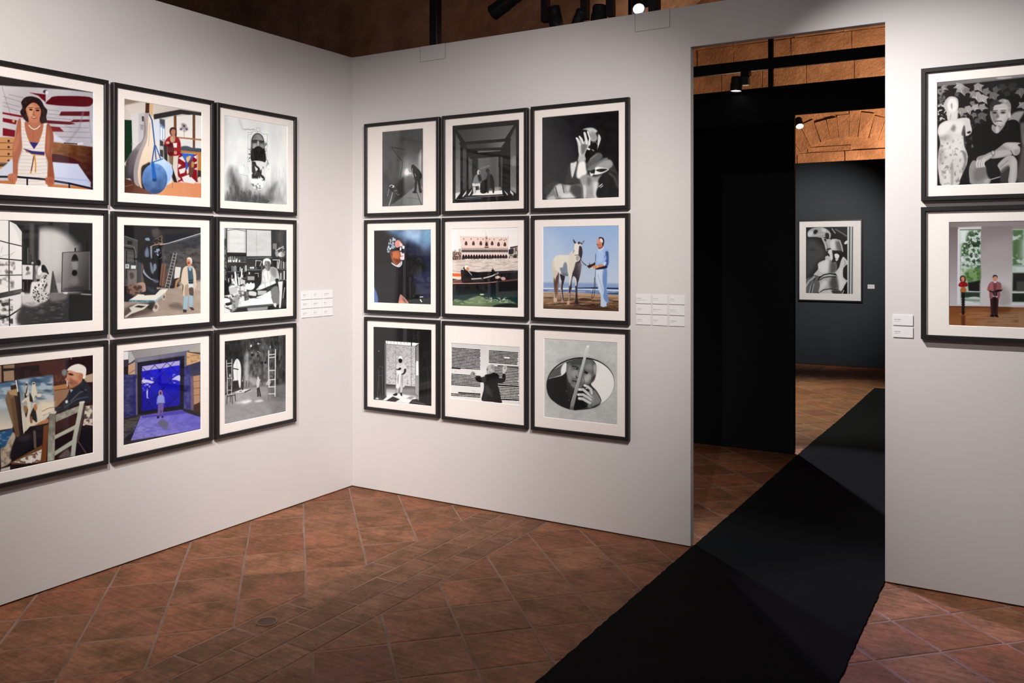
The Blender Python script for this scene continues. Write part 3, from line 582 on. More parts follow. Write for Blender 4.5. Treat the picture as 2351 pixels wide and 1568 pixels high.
@pr
def L21(p):
    P, S, E, L, N, T = p.P, p.S, p.E, p.L, p.N, p.T
    p.bg(46)
    S(Grad(196, 120, 560, 450, 1000, 800), [430, 330, 480, 270, 620, 280, 760, 340, 860, 440, 900, 520, 900, 1000, 440, 1000, 430, 600], 60); S(206, [480, 330, 600, 320, 700, 420, 720, 700, 560, 800, 470, 640], 90, .7)
    P(60, [280, 215, 450, 225, 440, 640, 280, 640], 20); P(95, [345, 210, 400, 220, 390, 620, 350, 620], 20, .8); P(44, [395, 220, 440, 230, 440, 620, 405, 620], 14, .7); P(40, [280, 280, 340, 280, 335, 680, 280, 680], 10)
    W = 238
    P(W, [-700, 90, 0, 168, 100, 178, 190, 215, 265, 300, 262, 945, 110, 975, -700, 1130], 5)
    P(205, [125, 185, 190, 215, 262, 310, 262, 500, 200, 300], 16, .5)
    T(110, .1, 44, 40, 5, [-700, 640, 180, 640, 185, 780, -700, 800], .85, 20); T(105, .05, 50, 40, 6, [-700, 800, 175, 800, 170, 930, 0, 960, -700, 1000], .8, 20); S(244, [0, 900, 60, 905, 110, 960, -100, 1000, -100, 940], 14)
    for q in ([0, 590, 60, 570, 120, 560, 180, 530], [40, 470, 20, 540], [120, 590, 150, 550]): L(150, 4, q, 4, .7)
    for q, w in (([-700, 240, 0, 402, 110, 432, 258, 466], 10), ([-700, 560, 0, 604, 258, 628], 12), ([-700, 800, 0, 795, 110, 793, 258, 790], 9), ([113, 185, 113, 970], 11), ([-220, 120, -220, 1040], 11), ([262, 300, 262, 950], 10), ([130, 182, 200, 222, 262, 305], 8)): L(34, w, q, 4)
    P(Grad(60, 110, 0, 1020, 260, 990), [-700, 1120, 0, 1000, 255, 950, 262, 985, 0, 1050, -700, 1180], 6)
    P(235, [-700, 1180, 0, 1055, 250, 1000, 258, 1160, 255, 1360, -700, 1420], 8)
    T(50, .05, 50, 34, 8, [-700, 1080, 150, 1070, 160, 1340, -700, 1420], .9, 12); L(34, 14, [-200, 1340, 0, 1290, 120, 1250, 250, 1165], 6); L(34, 12, [115, 1060, 118, 1360], 6); P(150, [200, 1180, 260, 1165, 256, 1360, 205, 1360], 14, .6)
    P(Grad(150, 44, 300, 1080, 640, 1180), [255, 1000, 700, 1000, 1050, 1010, 1055, 1310, 255, 1365], 16)
    S(226, [250, 1010, 380, 1010, 460, 1100, 420, 1150, 300, 1140, 258, 1110], 26, .8); S(160, [560, 1005, 760, 1000, 740, 1070, 600, 1090], 30, .6)
    S(46, [256, 1140, 360, 1150, 520, 1120, 760, 1080, 1050, 1100, 1050, 1310, 256, 1360], 30, .85); T(120, .22, 60, 22, 12, [300, 1100, 800, 1080, 700, 1300, 280, 1330], .5)
    P(36, [262, 840, 380, 840, 380, 985, 262, 985], 8); L(120, 8, [275, 870, 275, 960]); L(90, 6, [320, 850, 320, 970]); S(220, [245, 990, 280, 985, 285, 1020, 250, 1020])
    P(228, [260, 675, 382, 680, 378, 845, 262, 840]); E(90, 322, 720, 20, 26); S(150, [300, 790, 320, 750, 345, 755, 350, 780], 10); L(40, 6, [262, 843, 380, 846])
    P(70, [318, 480, 345, 480, 350, 660, 318, 670], 6); L(120, 6, [322, 490, 322, 660]); L(44, 8, [360, 560, 365, 640])
    P(205, [548, 745, 600, 745, 570, 995, 520, 990], 6); P(70, [600, 748, 610, 750, 665, 990, 572, 992], 8); P(180, [640, 880, 700, 880, 695, 990, 670, 990], 10); E(40, 636, 930, 8, 14)
    P(Grad(140, 60, 710, 700, 1020, 800), [714, 538, 1020, 520, 1030, 970, 706, 978], 5); L(30, 5, [714, 538, 1020, 520]); L(30, 8, [714, 540, 704, 975, 1030, 965]); P(30, [850, 485, 865, 485, 865, 525, 850, 525]); L(36, 20, [990, 430, 990, 520], 12)
    S(36, [815, 635, 830, 575, 856, 555, 882, 585, 890, 632, 850, 640], 5); S(150, [820, 640, 850, 636, 882, 640, 880, 720, 830, 720], 20, .8); E(28, 850, 768, 30, 34); S(126, [780, 870, 830, 810, 880, 820, 890, 880, 840, 900], 24, .8); S(56, [740, 940, 880, 920, 1020, 930, 1020, 965, 750, 960], 16, .8); L(110, 8, [1018, 530, 1015, 960], 6)
    S(205, [725, 985, 770, 985, 765, 1005, 730, 1003]); S(150, [930, 1000, 1030, 1005, 1030, 1018, 930, 1012])
    S(30, [415, 650, 425, 625, 455, 622, 470, 650, 462, 690, 440, 690]); E(190, 376, 656, 14, 14); S(50, [385, 665, 430, 655, 440, 690, 400, 685]); S(176, [405, 700, 420, 680, 450, 690, 470, 680, 540, 740, 550, 780, 500, 800, 470, 850, 430, 860, 412, 800, 425, 770])
    S(235, [440, 720, 475, 690, 485, 740, 470, 780, 440, 790]); S(28, [485, 680, 520, 690, 558, 770, 540, 782, 480, 745]); P(36, [422, 838, 470, 838, 468, 862, 425, 862])
    S(206, [480, 770, 545, 780, 545, 910, 500, 960, 555, 1000, 560, 1060, 500, 1100, 410, 1105, 375, 1040, 350, 1040, 365, 900, 380, 870, 450, 865]); S(238, [365, 880, 450, 868, 500, 830, 490, 900, 440, 960, 375, 980, 350, 1040], 14, .8)
    T(54, .1, 15, 15, 44, [380, 930, 470, 880, 490, 790, 545, 785, 545, 920, 500, 970, 560, 1000, 555, 1080, 410, 1105, 380, 1020], .9, 8, 8); L(60, 8, [545, 1060, 572, 1085])
@pr
def L22(p):
    P, S, E, L, N, T = p.P, p.S, p.E, p.L, p.N, p.T
    p.bg((34, 31, 33))
    P((74, 68, 66), [720, 480, 1215, 330, 1215, 900, 720, 960], 14); N(30, 40, 30, 3, [720, 480, 1215, 330, 1215, 900, 720, 960])
    P((62, 60, 60), [740, 440, 1210, 310, 1210, 460, 740, 540], 14); P((90, 84, 80), [900, 540, 1210, 470, 1210, 880, 900, 900], 30, .6); T((40, 38, 40), .15, 60, 30, 7, [740, 400, 1210, 310, 1210, 880, 740, 900], .6)
    L((190, 188, 190), 10, [580, 465, 800, 425, 1210, 300], 5); L((110, 108, 112), 12, [760, 440, 1000, 380, 1210, 318], 8, .7); T((190, 186, 184), .3, 12, 12, 3, [1100, 300, 1210, 270, 1210, 300, 1100, 320], .7)
    P((72, 70, 70), [255, 330, 425, 385, 420, 560, 415, 910, 300, 960, 252, 960]); P((96, 92, 88), [262, 520, 412, 540, 410, 660, 262, 650], 8, .8); L((36, 34, 36), 14, [262, 480, 380, 500, 390, 720]); L((130, 122, 116), 6, [262, 445, 375, 465, 400, 540]); L((110, 106, 104), 8, [265, 335, 420, 390]); P((40, 38, 40), [295, 390, 355, 400, 355, 440, 295, 435])
    for y in (545, 600): L((60, 58, 58), 5, [262, y, 412, y + 14])
    P((190, 188, 186), [270, 680, 318, 685, 318, 738, 270, 738]); P((205, 202, 200), [340, 698, 402, 700, 400, 742, 340, 742]); E((110, 108, 110), 292, 706, 10, 14); L((30, 28, 30), 10, [286, 520, 284, 680]); L((36, 34, 36), 8, [286, 740, 284, 860])
    P((130, 116, 112), [300, 760, 415, 755, 415, 960, 300, 960], 16, .8); S((70, 60, 60), [320, 800, 360, 790, 380, 840, 340, 870], 12, .8); P((60, 66, 70), [420, 650, 500, 680, 490, 900, 425, 910], 14); S((110, 84, 74), [470, 720, 500, 690, 500, 900, 470, 900], 8, .8)
    S((160, 132, 116), [380, 960, 430, 915, 500, 910, 530, 960, 520, 1020, 440, 1030], 10); S((126, 96, 84), [300, 960, 380, 930, 460, 960, 480, 1030, 400, 1080, 310, 1060], 20); T((50, 36, 34), .05, 26, 20, 12, [290, 940, 480, 950, 470, 1050, 360, 1090, 290, 1060], .8)
    S((44, 42, 44), [252, 1060, 310, 1050, 350, 1080, 320, 1130, 252, 1150], 16)
    P(Grad((150, 134, 122), (170, 150, 134), 700, 1000, 1200, 1300), [660, 970, 860, 985, 960, 950, 1215, 900, 1215, 1320, 245, 1380, 245, 1150, 320, 1150], 10)
    S((62, 50, 46), [250, 1260, 340, 1200, 560, 1170, 620, 1270, 420, 1330, 250, 1350], 30, .7); S((96, 82, 74), [820, 1190, 920, 1160, 1000, 1220, 960, 1250, 850, 1230], 30, .8); P((190, 172, 158), [940, 900, 1210, 880, 1205, 1010, 1140, 1010, 940, 980], 20, .7); N(14, 90, 40, 14, [245, 1150, 1215, 900, 1215, 1330, 245, 1370])
    P((116, 84, 66), [720, 675, 780, 680, 740, 960, 690, 950]); L((60, 44, 40), 7, [745, 680, 715, 950]); P((90, 66, 54), [765, 750, 800, 755, 770, 960, 745, 960])
    L((150, 146, 146), 9, [868, 545, 765, 970]); L((160, 156, 152), 9, [908, 548, 815, 980])
    for i in range(12):
        t = i / 11.; L((165, 160, 156), 6, [866 - 100 * t, 560 + 395 * t, 904 - 90 * t, 568 + 398 * t], 4)
    P((205, 198, 190), [890, 715, 965, 722, 948, 850, 876, 865]); L((50, 40, 36), 6, [965, 722, 948, 850]); P((40, 34, 34), [850, 860, 915, 870, 910, 900, 880, 945, 848, 935]); P((170, 122, 80), [895, 890, 945, 850, 950, 870, 915, 920, 905, 990, 880, 985])
    S((26, 25, 28), [470, 470, 520, 420, 520, 360, 560, 330, 640, 220, 700, 240, 730, 330, 700, 440, 730, 620, 720, 680, 700, 720, 700, 860, 690, 930, 660, 960, 655, 1060, 540, 1040, 520, 940, 480, 780, 500, 720, 470, 640, 440, 560])
    P((22, 22, 26), [365, 612, 590, 600, 742, 655, 735, 668, 600, 630, 500, 640, 380, 628]); P((30, 30, 34), [460, 1040, 700, 990, 720, 995, 640, 1062, 500, 1068])
    S((116, 104, 96), [600, 260, 680, 240, 720, 300, 690, 340, 620, 350], 24, .55); L((170, 140, 120), 10, [580, 470, 640, 440, 730, 430], 6); T((150, 120, 96), .1, 20, 16, 13, [590, 400, 740, 330, 740, 440, 600, 470], .7); L((120, 108, 100), 8, [640, 375, 725, 325], 6)
    S((120, 134, 160), [510, 540, 540, 470, 560, 520, 560, 590, 520, 590], 14, .8); S((160, 168, 178), [580, 480, 600, 470, 602, 600, 585, 600], 8, .8); S((150, 170, 190), [515, 365, 560, 355, 575, 390, 530, 390], 8, .8)
    T((170, 180, 196), .18, 18, 22, 17, [620, 470, 690, 480, 730, 620, 640, 610], .8, 6, 7)
    S((150, 156, 166), [500, 740, 490, 790, 560, 860, 660, 905, 680, 905, 590, 860, 520, 790], 6, .9); S((130, 140, 156), [575, 670, 600, 680, 620, 800, 590, 780], 10, .8); S((140, 150, 168), [620, 690, 650, 680, 655, 740, 620, 780], 10, .8); S((90, 98, 112), [600, 860, 690, 890, 640, 920], 8, .7); S((70, 78, 90), [540, 960, 620, 980, 640, 1040, 560, 1020], 20, .5)
    P((214, 204, 192), [315, 1130, 430, 1058, 500, 1060, 510, 1075, 640, 1065, 700, 1000, 798, 992, 745, 1070, 632, 1140]); P((110, 140, 152), [315, 1130, 632, 1132, 640, 1160, 320, 1152]); T((60, 90, 110), .1, 20, 20, 18, [320, 1132, 632, 1135, 638, 1158, 322, 1150], .8, 4); P((150, 170, 172), [632, 1135, 745, 1055, 740, 1085, 640, 1160])
    E((190, 170, 160), 645, 1215, 40, 62, 10); E((110, 84, 76), 650, 1215, 18, 26); E((180, 160, 150), 748, 1090, 22, 42, 8); E((90, 70, 66), 750, 1090, 10, 18); S((36, 30, 30), [560, 1165, 640, 1160, 600, 1250, 540, 1220], 12, .8)
    P((196, 188, 178), [320, 1225, 420, 1175, 570, 1185, 500, 1245, 350, 1300, 275, 1350, 260, 1335, 345, 1270]); P((40, 34, 32), [385, 1215, 430, 1195, 520, 1205, 470, 1228])
    S((52, 48, 46), [985, 940, 1010, 960, 1020, 1090, 985, 1060, 980, 990]); S((206, 184, 164), [980, 760, 1010, 715, 1060, 705, 1110, 715, 1145, 790, 1150, 950, 1125, 980, 1130, 900, 1120, 1080, 1060, 1030, 1050, 1090, 985, 1070, 990, 950, 960, 900])
    S((150, 128, 112), [1010, 960, 1050, 940, 1050, 1090, 1010, 1080], 8, .7); P((68, 88, 100), [1042, 720, 1100, 722, 1115, 850, 1112, 930, 1060, 930, 1050, 850]); P((150, 172, 190), [1050, 715, 1100, 720, 1080, 770, 1060, 760]); L((30, 30, 36), 10, [1056, 885, 1112, 882]); L((30, 30, 36), 10, [1058, 912, 1112, 908]); P((200, 204, 206), [1058, 930, 1112, 930, 1108, 985, 1062, 985]); S((60, 50, 48), [1060, 985, 1112, 980, 1115, 1080, 1070, 1060], 8, .8)
    P((150, 172, 184), [1000, 1075, 1052, 1085, 1035, 1250, 985, 1250]); P((150, 172, 184), [1060, 1070, 1108, 1075, 1106, 1225, 1062, 1225]); P((70, 56, 50), [985, 1245, 1032, 1250, 1030, 1285, 988, 1285]); P((70, 56, 50), [1060, 1218, 1108, 1220, 1128, 1250, 1095, 1258])
    S((200, 140, 116), [1032, 620, 1060, 600, 1092, 615, 1096, 670, 1070, 715, 1040, 690]); S((206, 200, 194), [1035, 618, 1062, 598, 1095, 618, 1096, 680, 1080, 650, 1070, 625], 5); E((120, 50, 44), 1056, 668, 13, 18, 0, 8, .8)
@pr
def L23(p):
    P, S, E, L, N, T = p.P, p.S, p.E, p.L, p.N, p.T
    p.bg(44)
    P(196, [255, 200, 505, 215, 505, 525, 255, 520]); P(184, [512, 215, 840, 230, 845, 570, 512, 572]); L(130, 5, [640, 220, 650, 570], 8, .6); L(160, 18, [272, 230, 275, 510], 18, .5); L(158, 16, [490, 235, 488, 510], 14, .6); L(60, 8, [258, 225, 370, 212, 500, 235], 5, .8); N(10, 80, 40, 4); L(40, 8, [508, 215, 508, 930]); L(160, 4, [265, 402, 500, 398], 4, .5)
    P(190, [205, 190, 240, 200, 235, 330, 205, 350], 14, .7); T(150, .0, 14, 26, 5, [210, 350, 245, 350, 245, 960, 208, 980], .6, 8)
    P(30, [258, 525, 505, 528, 505, 570, 258, 562]); P(110, [370, 575, 505, 572, 505, 640, 370, 640], 8, .6); P(56, [845, 230, 1050, 235, 1046, 600, 845, 600], 8); P(90, [910, 240, 980, 245, 970, 380, 915, 380], 30, .5)
    P(120, [862, 400, 915, 398, 915, 475, 862, 475], 6); L(170, 14, [905, 495, 950, 470, 1000, 440], 8); T(190, .1, 16, 16, 6, [890, 470, 1010, 430, 1030, 520, 900, 560], .7); E(196, 975, 548, 46, 32); E(120, 1000, 545, 26, 34, 0, 10, .7); S(170, [895, 520, 930, 500, 935, 570, 905, 570], 8, .8)
    def shelf(x0, x1, y, h, seed, d):
        r = np.random.RandomState(seed); x = x0
        while x < x1:
            w = r.randint(8, 22); c = r.choice([30, 60, 110, 150, 200]); hh = h * (.6 + .4 * r.rand()); P(float(c), [x, y - hh, x + w, y - hh, x + w, y, x, y], 5); x += w + r.randint(2, 10)
        L(130, 7, [x0 - 6, y + 6, x1 + 6, y + 6 + d], 4, .8)
    shelf(268, 500, 645, 70, 1, 0); shelf(268, 500, 770, 80, 2, 0); shelf(268, 505, 860, 60, 3, -4); shelf(522, 720, 740, 50, 4, 6); shelf(860, 1042, 735, 110, 6, 4); shelf(945, 1040, 880, 120, 7, 0); shelf(268, 500, 940, 70, 8, 0)
    for x in (285, 315, 345): P(140, [x, 572, x + 14, 572, x + 14, 640, x, 640], 5)
    for x in (275, 300, 340, 372, 418): E(225, x, 635, 10, 15)
    P(34, [640, 620, 690, 625, 680, 720, 635, 715]); L(190, 8, [632, 630, 690, 630, 715, 640, 690, 700]); L(190, 8, [640, 625, 630, 705]); E(220, 570, 725, 14, 12); E(220, 600, 725, 14, 12); P(38, [870, 625, 915, 625, 912, 730, 870, 730]); L(205, 10, [862, 620, 950, 620, 935, 730]); L(120, 9, [525, 595, 850, 590]); L(110, 8, [520, 757, 740, 752])
    P(150, [525, 838, 618, 838, 618, 890, 525, 890]); P(34, [625, 800, 665, 800, 665, 880, 625, 880]); L(170, 8, [622, 800, 668, 798, 668, 850]); E(205, 548, 798, 10, 16)
    P(28, [210, 880, 290, 930, 280, 1090, 215, 1080], 14)
    for q, w in (([360, 785, 380, 950], 22), ([318, 880, 365, 950], 20), ([410, 860, 415, 950], 20), ([450, 740, 445, 840], 18), ([435, 850, 440, 940], 16), ([360, 820, 355, 930], 10)): L(214, w, q, 6)
    S(206, [275, 990, 300, 960, 380, 955, 440, 970, 500, 940, 520, 990, 500, 1060, 420, 1090, 300, 1070], 10); T(90, .12, 24, 26, 8, [280, 960, 500, 950, 500, 1080, 300, 1080], .7); P(180, [282, 990, 390, 985, 385, 1080, 300, 1140, 290, 1080])
    S(238, [505, 960, 520, 925, 545, 940, 570, 918, 590, 935, 615, 930, 620, 980, 590, 1015, 540, 1020, 510, 1000])
    P(206, [205, 1100, 300, 1080, 380, 1060, 470, 1100, 560, 1120, 640, 1130, 840, 1110, 870, 1200, 600, 1225, 390, 1255, 300, 1330, 205, 1330], 10); T(60, .16, 44, 30, 9, [205, 1090, 460, 1070, 420, 1250, 300, 1330, 205, 1330], .85, 16, 6); S(30, [230, 1200, 300, 1185, 315, 1210, 250, 1230], 6); S(40, [210, 1110, 260, 1110, 265, 1130, 215, 1135]); S(120, [330, 1150, 380, 1080, 420, 1110, 390, 1260, 320, 1310], 14, .7); S(226, [210, 1130, 280, 1140, 290, 1180, 220, 1190], 8)
    P(110, [478, 1040, 540, 1040, 545, 1150, 520, 1170, 482, 1165]); T(50, .0, 16, 30, 10, [480, 1045, 540, 1045, 540, 1160, 485, 1160], .7); S(196, [545, 1040, 640, 1050, 630, 1110, 560, 1110], 8); S(36, [545, 1095, 600, 1100, 650, 1110, 560, 1135], 8, .9); P(176, [660, 1030, 780, 1030, 770, 1080, 660, 1090]); S(214, [640, 1120, 740, 1080, 840, 1030, 840, 1120, 740, 1130])
    P(224, [430, 1190, 560, 1145, 640, 1150, 840, 1118, 872, 1205, 600, 1225, 440, 1225], 6); L(90, 14, [390, 1258, 600, 1240, 866, 1218], 6); P(140, [520, 1262, 800, 1240, 790, 1285, 530, 1310], 10); P(36, [800, 1240, 860, 1225, 870, 1280, 800, 1290], 10)
    S(182, [720, 770, 760, 730, 860, 712, 915, 740, 940, 800, 950, 900, 900, 930, 840, 950, 720, 1010, 640, 1020, 690, 960, 708, 920, 715, 840]); S(234, [740, 780, 800, 760, 830, 830, 810, 910, 735, 900], 20, .6); S(112, [840, 720, 910, 745, 900, 850, 850, 820, 830, 770], 24, .7); S(214, [690, 960, 800, 920, 900, 900, 900, 930, 760, 990, 680, 1012], 8); L(120, 7, [740, 830, 760, 900], 8, .6); L(120, 7, [790, 770, 800, 880], 8, .6); L(150, 6, [760, 930, 760, 980]); L(150, 6, [830, 910, 830, 960]); S(50, [895, 880, 935, 870, 945, 910, 915, 940]); S(60, [830, 1000, 900, 960, 920, 960, 850, 1010], 8)
    S(120, [840, 1010, 930, 980, 945, 1200, 880, 1200, 850, 1120], 10); P(206, [930, 910, 995, 905, 985, 1100, 968, 1262, 945, 1262, 950, 1050]); P(30, [995, 960, 1040, 900, 1046, 1270, 975, 1270], 10); L(180, 8, [1020, 990, 1000, 1130]); S(205, [870, 1200, 910, 1200, 905, 1250, 880, 1240])
    S(226, [728, 660, 740, 615, 785, 598, 830, 620, 835, 680, 790, 640, 760, 640, 745, 700]); S(130, [750, 680, 765, 640, 800, 635, 828, 660, 825, 740, 795, 768, 765, 735]); S(86, [790, 640, 828, 655, 826, 740, 800, 760, 795, 700], 10, .8); L(40, 5, [765, 690, 785, 690])
@pr
def L31(p):
    P, S, E, L, N, T = p.P, p.S, p.E, p.L, p.N, p.T
    p.bg((52, 28, 28))
    P((74, 40, 36), [150, 290, 650, 230, 650, 480, 520, 480, 400, 360, 240, 320], 10); P((36, 22, 24), [40, 330, 390, 285, 392, 360, 240, 330, 240, 420, 200, 420, 190, 345, 40, 362]); P((150, 120, 96), [-500, 330, 25, 295, 25, 460, -500, 480]); P((160, 130, 104), [42, 350, 145, 340, 150, 440, 45, 450]); L((40, 28, 28), 16, [30, 300, 38, 460]); P((140, 112, 90), [40, 295, 150, 280, 150, 320, 40, 322], 5); L((170, 160, 150), 12, [703, 225, 705, 290]); L((96, 84, 80), 18, [790, 215, 790, 280]); P((40, 24, 26), [650, 240, 912, 200, 912, 470, 840, 470, 840, 300, 650, 330], 12); L((30, 20, 24), 14, [310, 380, 330, 340, 380, 345])
    S((120, 126, 124), [610, 350, 640, 330, 660, 350, 650, 390, 620, 390], 10); T((120, 70, 50), .1, 20, 20, 3, [540, 390, 650, 380, 650, 470, 540, 480], .7)
    P((176, 150, 128), [830, 395, 912, 370, 912, 455, 835, 460]); P((170, 118, 72), [520, 495, 660, 472, 670, 520, 530, 540]); P((150, 112, 84), [530, 535, 690, 520, 660, 600, 560, 700, 540, 700]); L((80, 52, 36), 6, [530, 538, 660, 520])
    P(Grad((74, 104, 134), (222, 206, 186), 100, 470, 60, 900), [-500, 560, 165, 440, 200, 640, 130, 905, -500, 1010]); T((206, 214, 218), .05, 90, 40, 4, [-500, 540, 165, 440, 170, 700, -500, 760], .6, 20)
    P(Grad((70, 96, 122), (206, 196, 178), 360, 430, 440, 720), [175, 432, 525, 386, 540, 730, 400, 860, 280, 930, 240, 940]); T((190, 198, 204), .02, 90, 34, 5, [180, 432, 525, 388, 535, 640, 300, 700], .7, 16); T((44, 66, 90), .22, 80, 30, 6, [180, 432, 525, 388, 535, 600, 300, 660], .7); P((226, 208, 184), [400, 640, 538, 650, 538, 740, 420, 840, 400, 800], 30, .8)
    L((140, 110, 90), 8, [420, 740, 480, 710, 535, 700], 6, .7); L((130, 100, 84), 8, [430, 780, 500, 750], 6, .7)
    P((56, 40, 34), [110, 490, 170, 480, 235, 960, 190, 1000]); P((126, 98, 72), [60, 630, 85, 540, 150, 590, 200, 990, 175, 1000, 110, 800]); P((176, 144, 106), [85, 540, 175, 520, 180, 590, 110, 580]); P((96, 70, 52), [110, 620, 150, 600, 195, 980, 160, 960], 8, .7); L((226, 216, 204), 12, [165, 440, 205, 680, 245, 965]); L((40, 28, 28), 22, [190, 560, 225, 960], 8)
    for q in ([225, 640, 280, 595, 305, 620, 305, 760, 285, 750, 270, 640, 230, 660], [238, 590, 262, 520, 262, 460, 280, 460, 285, 520, 290, 560, 270, 590], [318, 590, 322, 500, 325, 460, 350, 460, 360, 520, 370, 570, 345, 600, 340, 650], [330, 660, 375, 680, 380, 790, 350, 740], [260, 770, 290, 760, 300, 920, 275, 925], [375, 720, 400, 660, 405, 760, 385, 810], [310, 860, 335, 830, 345, 890, 315, 900], [370, 570, 410, 570, 405, 600, 370, 600]): S((216, 200, 178), q, 5)
    for q in ([250, 560, 270, 600, 250, 605], [300, 560, 330, 640, 300, 640], [245, 690, 280, 720, 262, 800], [300, 790, 345, 700, 370, 840, 330, 820], [280, 480, 270, 560, 258, 560]): S((40, 34, 36), q, 6)
    S((150, 110, 70), [240, 690, 275, 700, 265, 760, 245, 740]); S((176, 120, 80), [340, 680, 365, 670, 370, 720, 345, 730]); S((140, 90, 60), [300, 800, 320, 790, 325, 850, 305, 850]); E((60, 44, 40), 268, 478, 10, 10); E((60, 44, 40), 338, 470, 9, 8)
    P((28, 22, 26), [300, 890, 490, 850, 520, 960, 480, 1240, 0, 1340, 110, 1180, 160, 1010, 240, 960])
    P((44, 86, 126), [-500, 1040, 0, 940, 130, 910, 140, 960, 90, 1060, 20, 1110, -500, 1200], 6); T((120, 160, 186), .1, 50, 16, 7, [-500, 1040, 130, 910, 100, 1050, -500, 1180], .7); S((186, 168, 148), [-20, 1130, 60, 1080, 100, 1000, 140, 945, 160, 1000, 120, 1130, 110, 1240, -20, 1300, -100, 1280], 10); T((130, 110, 96), .1, 30, 30, 8, [-20, 1130, 140, 1000, 110, 1240, -20, 1290], .7); P((40, 34, 36), [-500, 1110, 10, 1070, 20, 1300, -500, 1420], 8); P((200, 190, 180), [20, 1300, 110, 1275, 110, 1310, 10, 1330])
    S((34, 30, 36), [160, 1010, 230, 970, 300, 950, 330, 920, 480, 870, 470, 1080, 340, 1060, 200, 1180, 120, 1210, 110, 1150], 12); S((56, 54, 62), [190, 1000, 300, 960, 260, 1040], 20, .6)
    L((120, 100, 90), 26, [345, 940, 352, 1090], 8, .8)
    P((110, 74, 48), [110, 1240, 420, 1066, 430, 1150, 400, 1240, 130, 1260]); P((216, 206, 196), [140, 1235, 415, 1110, 410, 1225, 250, 1250]); T((120, 84, 70), .12, 34, 20, 9, [140, 1235, 415, 1110, 410, 1240, 250, 1255], .9, 6, 8); T((226, 220, 212), .2, 24, 16, 19, [140, 1235, 415, 1110, 410, 1240, 250, 1255], .8, 6, 8); P((40, 28, 28), [110, 1255, 320, 1270, 110, 1310]); P((120, 68, 40), [435, 880, 480, 870, 460, 1230, 400, 1240, 420, 1120])
    P((56, 58, 66), [545, 700, 610, 690, 690, 560, 690, 520, 820, 435, 880, 500, 905, 610, 870, 650, 780, 660, 640, 730, 560, 750])
    S((44, 46, 54), [545, 705, 600, 700, 680, 560, 700, 520, 760, 480, 820, 440, 870, 480, 905, 600, 870, 660, 780, 655, 700, 700, 600, 740], 8); L((110, 114, 124), 14, [700, 640, 780, 560, 850, 530], 16, .6); L((96, 100, 112), 12, [640, 700, 760, 620, 860, 600], 14, .6); L((26, 26, 32), 12, [800, 520, 850, 560], 10, .8); S((210, 206, 204), [645, 640, 665, 630, 670, 655, 650, 662]); P((190, 186, 190), [690, 525, 720, 530, 700, 556])
    S((150, 98, 70), [680, 490, 700, 520, 790, 470, 810, 430, 800, 400])
    S((186, 130, 102), [660, 390, 680, 340, 740, 320, 800, 370, 812, 420, 790, 460, 740, 490, 700, 502, 675, 485, 665, 455, 640, 430, 655, 410]); S((226, 214, 206), [662, 340, 700, 300, 770, 278, 830, 300, 850, 340, 835, 420, 810, 415, 800, 370, 740, 360, 700, 345]); S((205, 150, 120), [662, 380, 690, 345, 740, 360, 760, 420, 720, 440, 690, 400], 14, .7); S((176, 112, 84), [780, 390, 808, 370, 818, 400, 795, 440, 780, 430]); E((60, 36, 32), 698, 380, 26, 10, 12); L((110, 66, 54), 6, [680, 466, 715, 460]); S((116, 70, 54), [690, 420, 740, 440, 770, 470, 720, 490, 690, 480], 14, .5); E((226, 218, 210), 830, 405, 12, 14)
    L((210, 210, 206), 9, [660, 445, 665, 495]); S((180, 120, 84), [345, 880, 400, 845, 470, 810, 480, 850, 400, 870]); S((205, 196, 190), [420, 800, 480, 750, 490, 770, 440, 830], 8, .8)
    P((205, 192, 180), [830, 690, 912, 680, 912, 880, 840, 870, 810, 900, 830, 800]); T((60, 46, 44), .12, 30, 26, 11, [830, 690, 912, 680, 912, 900, 810, 900], .8); S((150, 140, 136), [835, 940, 900, 920, 905, 960, 850, 965], 8)
    P((62, 34, 34), [555, 830, 745, 770, 745, 870, 545, 930]); P((34, 22, 26), [545, 1010, 720, 930, 720, 1010, 545, 1110], 6); P((30, 24, 30), [760, 900, 800, 880, 912, 890, 912, 1150, 745, 1170, 750, 1060]); L((90, 66, 66), 12, [770, 1030, 845, 1145]); L((80, 60, 58), 20, [835, 680, 770, 1000, 760, 1040], 8)
    G1 = (164, 164, 150); P(Grad((116, 108, 94), G1, 480, 760, 520, 1220), [488, 765, 550, 750, 545, 1000, 540, 1215, 470, 1230, 475, 1000]); S((205, 198, 186), [500, 755, 530, 735, 558, 742, 545, 765])
    P((150, 146, 132), [550, 775, 790, 680, 780, 745, 552, 845]); N(40, 30, 40, 14, [488, 765, 550, 750, 790, 680, 780, 745, 552, 845, 540, 1215, 470, 1230]); P((178, 176, 160), [540, 975, 755, 865, 752, 908, 540, 1015]); P((172, 174, 160), [540, 1130, 722, 1012, 720, 1062, 540, 1175])
    P(Grad((190, 188, 172), (170, 172, 160), 800, 650, 710, 1170), [785, 650, 830, 645, 800, 800, 760, 990, 740, 1175, 695, 1180, 715, 1000, 750, 830]); S((206, 200, 190), [785, 648, 830, 640, 828, 660, 785, 665]); S((120, 112, 110), [580, 1190, 660, 1110, 690, 1140, 690, 1185], 12, .7)
